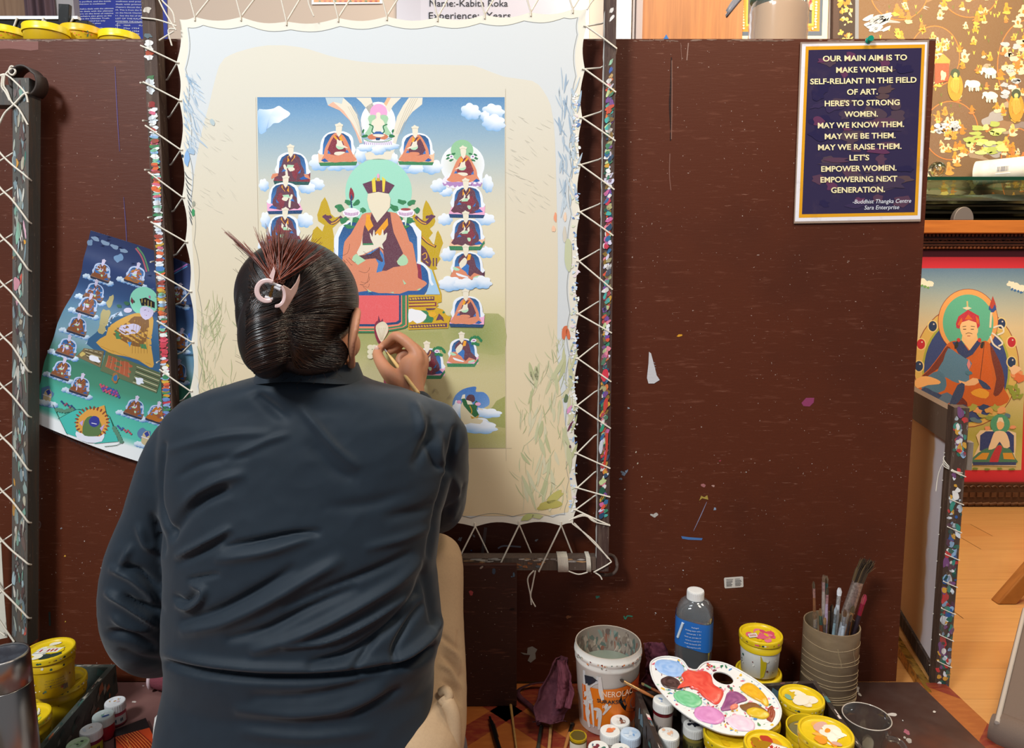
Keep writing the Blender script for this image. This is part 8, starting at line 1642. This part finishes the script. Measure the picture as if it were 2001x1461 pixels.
def fold_mesh(ob, folds, noise_amt, extra=None):
    me = ob.data; N = len(me.vertices); co = np.empty(N*3); nr = np.empty(N*3); me.vertices.foreach_get('co', co); me.vertices.foreach_get('normal', nr); co = co.reshape(-1, 3); nr = nr.reshape(-1, 3)
    off_ = np.array(world_of(ob).translation); Wd = co + off_; px = to_px(Wd); view = np.array([0, 0, CZ]) - Wd; view /= np.linalg.norm(view, axis=1)[:, None]; face = np.clip((nr*view).sum(1)*2.2 + .25, 0, 1)
    h = np.zeros(N)
    for pts, w, a in folds:
        P_ = np.array(smooth_open(pts, 5)); L_ = len(P_)-1; best = np.full(N, 1e9); tt = np.zeros(N)
        lo, hi = P_.min(0)-4*w, P_.max(0)+4*w; idx = np.where((px[:, 0] > lo[0]) & (px[:, 0] < hi[0]) & (px[:, 1] > lo[1]) & (px[:, 1] < hi[1]))[0]
        if not len(idx): continue
        Q = px[idx]; bd = np.full(len(idx), 1e9); bt = np.zeros(len(idx))
        for i in range(L_):
            a_, b_ = P_[i], P_[i+1]; d = b_-a_; l2 = max(1e-9, d @ d); s_ = np.clip(((Q-a_) @ d)/l2, 0, 1); dist = np.hypot(*(Q - (a_ + s_[:, None]*d)).T); m_ = dist < bd; bd[m_] = dist[m_]; bt[m_] = (i+s_[m_])/L_
        tap = np.clip(np.sin(np.pi*np.clip(bt*.86+.07, 0, 1)), 0, 1)**.6
        h[idx] += a*.0017*np.exp(-(bd/(w*.9))**2*1.1)*tap*face[idx]
    if noise_amt:
        for i in range(N):
            p = Wd[i]; q = Vector((p[0]*7+p[2]*5, p[1]*5, p[2]*11-p[0]*6)); h[i] += noise_amt*(mnoise.noise(q) + .5*(1-2*abs(mnoise.noise(q*2.1))) + .22*mnoise.noise(q*4.6))
    co = co + nr*h[:, None]; me.vertices.foreach_set('co', co.reshape(-1)); me.update()
fold_mesh(JACK, FOLDS, .0014)
q = MB(); nn_ = 60; V = []                            # stand collar
c0, c1 = E(604, 742, 1.052), E(606, 706, 1.056)
for (k, th) in ((0, 0), (1, 0), (1, 1), (0, 1)):
    c = c1 if k else c0; rx, ry = (.073, .070) if k else (.084, .080)
    for i in range(nn_):
        t = 2*math.pi*i/nn_; V.append((c.x+(rx-.0035*th)*math.cos(t), c.y+(ry-.0035*th)*math.sin(t), c.z+(.014*math.sin(t)*-1 if k else -.006*math.sin(t)) - .010*k*(1-math.sin(t))*.3 + .003*math.sin(3*t)))
q.add(V, [(r_*nn_+i, r_*nn_+(i+1) % nn_, ((r_+1) % 4)*nn_+(i+1) % nn_, ((r_+1) % 4)*nn_+i) for r_ in range(4) for i in range(nn_)], smooth=True); q.build('collar', M_jack, JACK)
# ------------------------------------------------------------------ trousers and the rolled hem of the near leg
M_tr = mat('beige_trousers', '#b89a78', rough=.85, n_scale=260, n_amt=.2, n_col='#a5896a', bump=.25, b_scale=900)
tr = MB(); kn2 = E(846, 1094, 1.245)
limb(tr, [(E(812, 1470, 1.0), .076), (E(830, 1400, 1.05), .0700), (E(836, 1300, 1.115), .0665), (E(840, 1200, 1.175), .0615), (kn2, .0560), (Vector((-.172, 1.285, .27)), .054), (Vector((-.178, 1.287, .15)), .049), (Vector((-.178, 1.285, .085)), .043)], 26)
limb(tr, [(E(440, 1480, 1.02), .080), (Vector((-.50, 1.14, .135)), .060), (Vector((-.57, 1.23, .085)), .052), (Vector((-.48, 1.27, .075)), .052), (Vector((-.38, 1.285, .06)), .044)], 24); ellipsoid(tr, E(600, 1470, 1.0), (.20, .12, .09))
TRO = fuse(tr, .0038, 10, 'trousers', M_tr, PERSON)
fold_mesh(TRO, [([(870, 1262), (892, 1282), (902, 1310)], 6, 4), ([(866, 1280), (886, 1300), (900, 1330)], 6, -4), ([(862, 1300), (880, 1312), (896, 1340)], 6, 3.5), ([(868, 1330), (886, 1345), (898, 1372)], 7, -4), ([(895, 1235), (900, 1290), (904, 1340)], 4, -2), ([(860, 1240), (880, 1255), (898, 1270)], 6, -3)], .001)
q = MB()
q.tube(smooth_open([E(862, 1352, 1.02), E(872, 1348, 1.015), E(878, 1360, 1.01), E(870, 1372, 1.008), E(862, 1364, 1.012)], 5), .0075, 12); q.tube(smooth_open([E(866, 1362, 1.012), E(878, 1378, 1.005), E(886, 1400, 1.0), E(889, 1435, .995), E(888, 1480, .99)], 6), [.008]*4+[.012]*21, 14)
q.build('pocket_roll', M_tr, TRO)
# ------------------------------------------------------------------ hair
M_hair = mat('dark_hair', '#17110f', rough=.33, spec=.5, n_scale=200, n_amt=.5, n_col='#2a1a14', n_lo=.5, n_hi=.7, bump=.35, b_scale=500); M_red = mat('henna_hair', None, rough=.36, spec=.5)
M_strand = mat('hair_strand', None, rough=.28, spec=.6)
hb = MB(); ellipsoid(hb, hd(0, -.026, .010), (.086, .098, .087), MH, 36, 24); ellipsoid(hb, hd(.004, -.056, -.05), (.066, .052, .055), MH); ellipsoid(hb, hd(.048, -.052, -.03), (.026, .04, .045), MH)
limb(hb, [(E(540, 590, .960), .030), (E(520, 622, .950), .0345), (E(518, 660, .948), .0365), (E(520, 692, .952), .033), (E(524, 706, .958), .026)], 24)
limb(hb, [(E(568, 610, .968), .022), (E(578, 650, .966), .024), (E(572, 690, .972), .022), (E(600, 712, .985), .018), (E(650, 705, 1.0), .016)], 18); ellipsoid(hb, E(600, 690, 1.012), (.062, .034, .038)); ellipsoid(hb, E(486, 612, .985), (.016, .03, .05))
HAIR = fuse(hb, .0034, 6, 'hair', M_hair, PERSON)
from mathutils.bvhtree import BVHTree
vw = [v.co + PERSON.location for v in HAIR.data.vertices]; bvh = BVHTree.FromPolygons(vw, [tuple(p.vertices) for p in HAIR.data.polygons])
camP = Vector((0, 0, CZ)); rh = random.Random(77)
def onhair(x, y, lift=.0012, last=[None]):
    d = ray(x, y).normalized(); hit = bvh.ray_cast(camP, d)
    if hit[0] is not None: return hit[0] - d*lift
    hit = bvh.find_nearest(camP + d*(1.0)); return hit[0]
sm_ = MB(); sm_.auto = False
def strand(pts, r0, col, lift=.0012, n=9, fn=None):
    p = smooth_open(pts, 4); P_ = [onhair(x, y, lift) for x, y in p]
    if any((P_[i+1]-P_[i]).length > .03 for i in range(len(P_)-1)): return
    m_ = len(P_); sm_.tube(P_, [r0*(.35+.65*math.sin(math.pi*min(1, .12+.8*i/(m_-1)))) for i in range(m_)], 4, col, cap=False)
HCOL = ['#1a1210', '#241813', '#120d0c', '#2e1d15', '#38231a', '#1d1412', '#463026']
def jt(a): return rh.uniform(-a, a)
for i in range(560):                                 # right side swept back to the clip
    t = rh.random(); pts = [(575, 474), (640, 482), (694, 528), (708, 560), (713, 598), (712, 632), (690, 655)]; k = t*5.99; a = int(k); f_ = k-a
    x0, y0 = lerp(pts[a][0], pts[a+1][0], f_)-rh.uniform(-2, 26), lerp(pts[a][1], pts[a+1][1], f_)+jt(3)+rh.uniform(0, 14)*(t < .3); x1, y1 = 556+rh.uniform(-6, 22), lerp(560, 640, t)+jt(8)
    strand([(x0, y0), (lerp(x0, x1, .33)+jt(4), lerp(y0, y1, .25)-6+jt(3)), (lerp(x0, x1, .66)+jt(4), lerp(y0, y1, .6)-5+jt(3)), (x1, y1)], rh.uniform(.0005, .0011), rh.choice(HCOL), rh.uniform(.0004, .0022))
for i in range(130):
    x0 = rh.uniform(515, 640); strand([(x0, 488+abs(x0-590)*.12+rh.uniform(2, 16)), (lerp(x0, 538, .4)+jt(4), 515), (lerp(x0, 538, .8)+jt(3), 542), (538+jt(8), 562)], rh.uniform(.0005, .001), rh.choice(HCOL), rh.uniform(.0004, .002))
for i in range(150):
    y0 = rh.uniform(505, 640); strand([(482+abs(y0-560)*.05+rh.uniform(2, 10), y0), (495, lerp(y0, 570, .3)+jt(5)), (512, lerp(y0, 572, .7)+jt(5)), (528+jt(5), 575+jt(8))], rh.uniform(.0005, .001), rh.choice(HCOL), rh.uniform(.0004, .002))
for i in range(220):                                 # nape hair twisted up
    x0 = rh.uniform(580, 690); y0 = rh.uniform(672, 722); strand([(x0, y0), (lerp(x0, 560, .4), y0-6+jt(4)), (lerp(x0, 560, .75), lerp(y0, 650, .5)+jt(5)), (558+jt(8), 640+jt(22))], rh.uniform(.0005, .001), rh.choice(HCOL), rh.uniform(.0004, .002))
for i in range(110):
    x0 = rh.uniform(640, 700); y0 = rh.uniform(640, 690); strand([(x0, y0), (lerp(x0, 560, .35), y0-2+jt(4)), (lerp(x0, 560, .7), y0-6+jt(5)), (566+jt(8), y0-14+jt(10))], rh.uniform(.0005, .001), rh.choice(HCOL), rh.uniform(.0004, .002))
for i in range(330):                                 # the roll
    y0 = rh.uniform(592, 722); b_ = rh.uniform(-6, 10); strand([(566+jt(6), y0-14+jt(4)), (545, y0-10+b_*.4), (515, y0-2+b_), (492, y0+6+b_), (479+rh.uniform(0, 5), y0+14+b_)], rh.uniform(.0005, .0011), rh.choice(HCOL), rh.uniform(.0004, .002))
sm_.build('strands', M_strand, HAIR)
tf_ = MB(); tf_.auto = False
def spike(base, tip, n, spread, w0, cols, curve=0):
    for i in range(n):
        bx, by_ = base[0]+jt(w0), base[1]+jt(4); tx, ty = tip[0]+jt(spread), tip[1]+jt(spread*.8); k = rh.uniform(.72, 1.04); tx, ty = lerp(bx, tx, k), lerp(by_, ty, k); Y0, Y1_ = .937+jt(.006), rh.uniform(.955, .995)
        P_ = [E(lerp(bx, tx, s_)+curve*math.sin(s_*math.pi)*1.0+jt(.6), lerp(by_, ty, s_), lerp(Y0, Y1_, s_)) for s_ in (0, .25, .5, .75, 1)]
        tf_.tube(P_, [.0010, .0011, .0009, .0006, .0002], 4, mix(rh.choice(cols), '#9a4a2c', rh.random()*.5), cap=False)
RC = ['#4a1c12', '#5e2416', '#3a1811', '#6d2c1a', '#2a1410', '#7a3520']
spike((533, 548), (440, 452), 34, 5, 4, RC, 6); spike((530, 545), (478, 476), 16, 10, 5, RC)
for tx, ty, nn2 in ((505, 452, 26), (522, 440, 26), (540, 444, 34), (556, 448, 34), (572, 456, 34), (588, 462, 30), (606, 458, 30), (622, 470, 26), (640, 486, 22), (598, 490, 26)): spike((540, 550), (tx, ty), nn2, 9, 9, RC)
for tx, ty in ((560, 500), (585, 505), (530, 492)): spike((542, 552), (tx, ty), 50, 10, 10, ['#2a1512', '#1c1210', '#3a1a12'])
for i in range(70):                                  # flyaway hairs
    k = rh.random()
    if k < .35: p0 = (rh.uniform(474, 486), rh.uniform(540, 710)); d_ = (-rh.uniform(6, 26), jt(26))
    elif k < .6: p0 = (rh.uniform(540, 660), rh.uniform(706, 722)); d_ = (jt(30), rh.uniform(10, 44))
    elif k < .85: p0 = (rh.uniform(640, 714), rh.uniform(486, 560)); d_ = (rh.uniform(4, 20), jt(20))
    else: p0 = (rh.uniform(480, 520), rh.uniform(490, 540)); d_ = (-rh.uniform(10, 30), -rh.uniform(-4, 22))
    Y0 = .99 if p0[1] > 700 else 1.0; P_ = [E(p0[0]+d_[0]*s_+jt(1)+6*math.sin(s_*3), p0[1]+d_[1]*s_+5*math.sin(s_*4), Y0-.03*s_ if p0[1] > 700 else Y0) for s_ in (0, .25, .5, .75, 1)]; tf_.tube(P_, .00022, 3, '#241612', cap=False)
tag(tf_.build('loose_tuft', M_red, HAIR), 'spiky reddish-brown ends fanning up from the clip')
# ------------------------------------------------------------------ claw clip
M_pink = mat('pearly_pink', '#e8c6c0', rough=.25, spec=.5, coat=.3, n_scale=300, n_amt=.3, n_col='#c9a09a', n_lo=.66, n_hi=.7)
CLIP = empty('hair_clip', tuple(E(535, 575, .92)), 0); CLIP.parent = PERSON; CLIP.location = E(535, 575, .92) - PERSON.location; tag(CLIP, 'pale pink claw clip')
def arc(cx, cy, rx, ry, t0, t1, Y, w, th, n=26, tilt=0):
    m_ = MB(); V = []
    for i in range(n):
        t = lerp(t0, t1, i/(n-1)); fade = .75+.25*math.sin(math.pi*i/(n-1))
        for (rr_, dy) in ((1-w*fade, -th), (1+w*fade, -th), (1+w*fade, th), (1-w*fade, th)): V.append(E(cx+rx*rr_*math.cos(t), cy-ry*rr_*math.sin(t), Y+dy+tilt*math.cos(t)))
    m_.add(V, [(4*i+k, 4*i+(k+1) % 4, 4*i+4+(k+1) % 4, 4*i+4+k) for i in range(n-1) for k in range(4)]+[(3, 2, 1, 0), tuple(4*(n-1)+k for k in range(4))], smooth=False); return m_
arc(522, 568, 20, 20, .95, 5.15, .905, .26, .0035).build('clip_ring', M_pink, CLIP, bevel=.0015)
arc(540, 577, 16, 21, -1.75, 1.0, .908, .20, .0035, tilt=.004).build('clip_ring', M_pink, CLIP, bevel=.0015)
q = MB(); V = []
for pts_, dy in (([(553, 556), (568, 565), (578, 552), (586, 534), (586, 548), (580, 570), (566, 594), (554, 613), (545, 600), (550, 590)], 0), ([(553, 556), (568, 565), (578, 552), (586, 534), (586, 548), (580, 570), (566, 594), (554, 613), (545, 600), (550, 590)], .006)): V += [E(x, y, .925+dy+.0005*(x-560)) for x, y in pts_]
q.add(V, [tuple(range(10)), tuple(range(19, 9, -1))]+[(i, 10+i, 10+(i+1) % 10, (i+1) % 10) for i in range(10)]); q.build('claw', mat('pink_shade', '#c9a598', rough=.3), CLIP, bevel=.001)
q = MB(); V = [E(x, y, .93+k*.005) for k in (0, 1) for x, y in ((526, 540), (535, 520), (538, 530), (534, 548))]; q.add(V, [(0, 1, 2, 3), (7, 6, 5, 4), (0, 4, 5, 1), (1, 5, 6, 2), (2, 6, 7, 3), (3, 7, 4, 0)]); q.build('claw', M_pink, CLIP)
q = MB(); q.tube([E(lerp(534, 527, t)+2.6*math.cos(t*58), lerp(558, 580, t), .908-.003*math.sin(t*58)) for t in np.linspace(0, 1, 110)], .0006, 5); q.build('spring', M_brass, CLIP)
q = MB()
for a_, b_ in (((527, 552), (549, 560)), ((518, 580), (533, 584)), ((536, 560), (548, 566))): q.tube([E(*a_, .907), E(*b_, .908)], .0022, 8)
q.build('hinge_bar', mat('clear_hinge', '#d9d6d8', rough=.15), CLIP)
# ------------------------------------------------------------------ the brush in the hand
bt, be = E(738, 663.5, 1.3835), E(817.5, 769, 1.232); dd = (be-bt); LBR = dd.length; pt = lambda t: bt + dd*t
HB = empty('paint_brush', tuple(be), 0, 'slim pale wooden brush held in the painter\'s right hand against the canvas', 'brush')
q = MB(); q.tube([pt(.24), pt(.30), pt(.36), pt(.5), pt(.75), pt(.995), pt(1)], [.0013, .0017, .0028, .0034, .0036, .0040, .0034], 14); q.build('handle', mat('pale_wood', '#dcb878', rough=.45, n_scale=30, n_amt=.3, n_col='#c29858', n_stretch=(3, 3, 1)), HB)
q = MB(); q.tube([pt(.09), pt(.25)], [.0012, .0016], 12); q.build('ferrule', mat_fer, HB); q = MB(); q.tube([pt(.088), pt(.05), pt(.002)], [.0011, .0012, .0002], 10); q.build('bristles', mat('maroon_tip', '#5a1c2a', rough=.5), HB)
# ------------------------------------------------------------------ cushion under the painter
CU = empty('floor_cushion', (-.335, .98, LZ), 0, 'low floor cushion with a pleated dark grey cover and ragged white lining under the painter', 'cushion')
def mound(cx, cy, rx, ry, z0, z1, pl, ph, amp, m_, nu=120, nv=14, top=True):
    V = []
    for jv in range(nv+1):
        v = jv/nv; s_ = (1.0-.10*v**2) if v < .8 else (1-.10*v**2)*(1-(v-.8)*(1.1 if top else .15))
        for i in range(nu):
            t = 2*math.pi*i/nu; f_ = 1+amp*math.sin(t*pl+ph+1.5*math.sin(t*3))*(1-v*.6)+.02*mnoise.noise(Vector((math.cos(t)*3, math.sin(t)*3, v*4+ph)))
            V.append((cx+rx*s_*f_*math.cos(t), cy+ry*s_*f_*math.sin(t), max(LZ+.0006, lerp(z0, z1, min(1, v*1.15))+.006*mnoise.noise(Vector((math.cos(t)*5, math.sin(t)*5, v*3)))*(v > .05))))
    m_.add(V, [(jv*nu+i, jv*nu+(i+1) % nu, (jv+1)*nu+(i+1) % nu, (jv+1)*nu+i) for jv in range(nv) for i in range(nu)]+[tuple(nv*nu+i for i in range(nu)), tuple(range(nu-1, -1, -1))], smooth=True)
q = MB(); mound(-.338, 1.055, .262, .150, LZ+.0006, .190, 40, 0, .010, q); q.build('lining', mat('white_lining', '#cfcac4', rough=.9, bump=.4, b_scale=200), CU)
q = MB(); mound(-.330, 1.052, .254, .150, .02, .205, 26, 1, .020, q); q.build('cover', mat('grey_cover', '#6a6264', rough=.9, bump=.3, b_scale=500), CU)
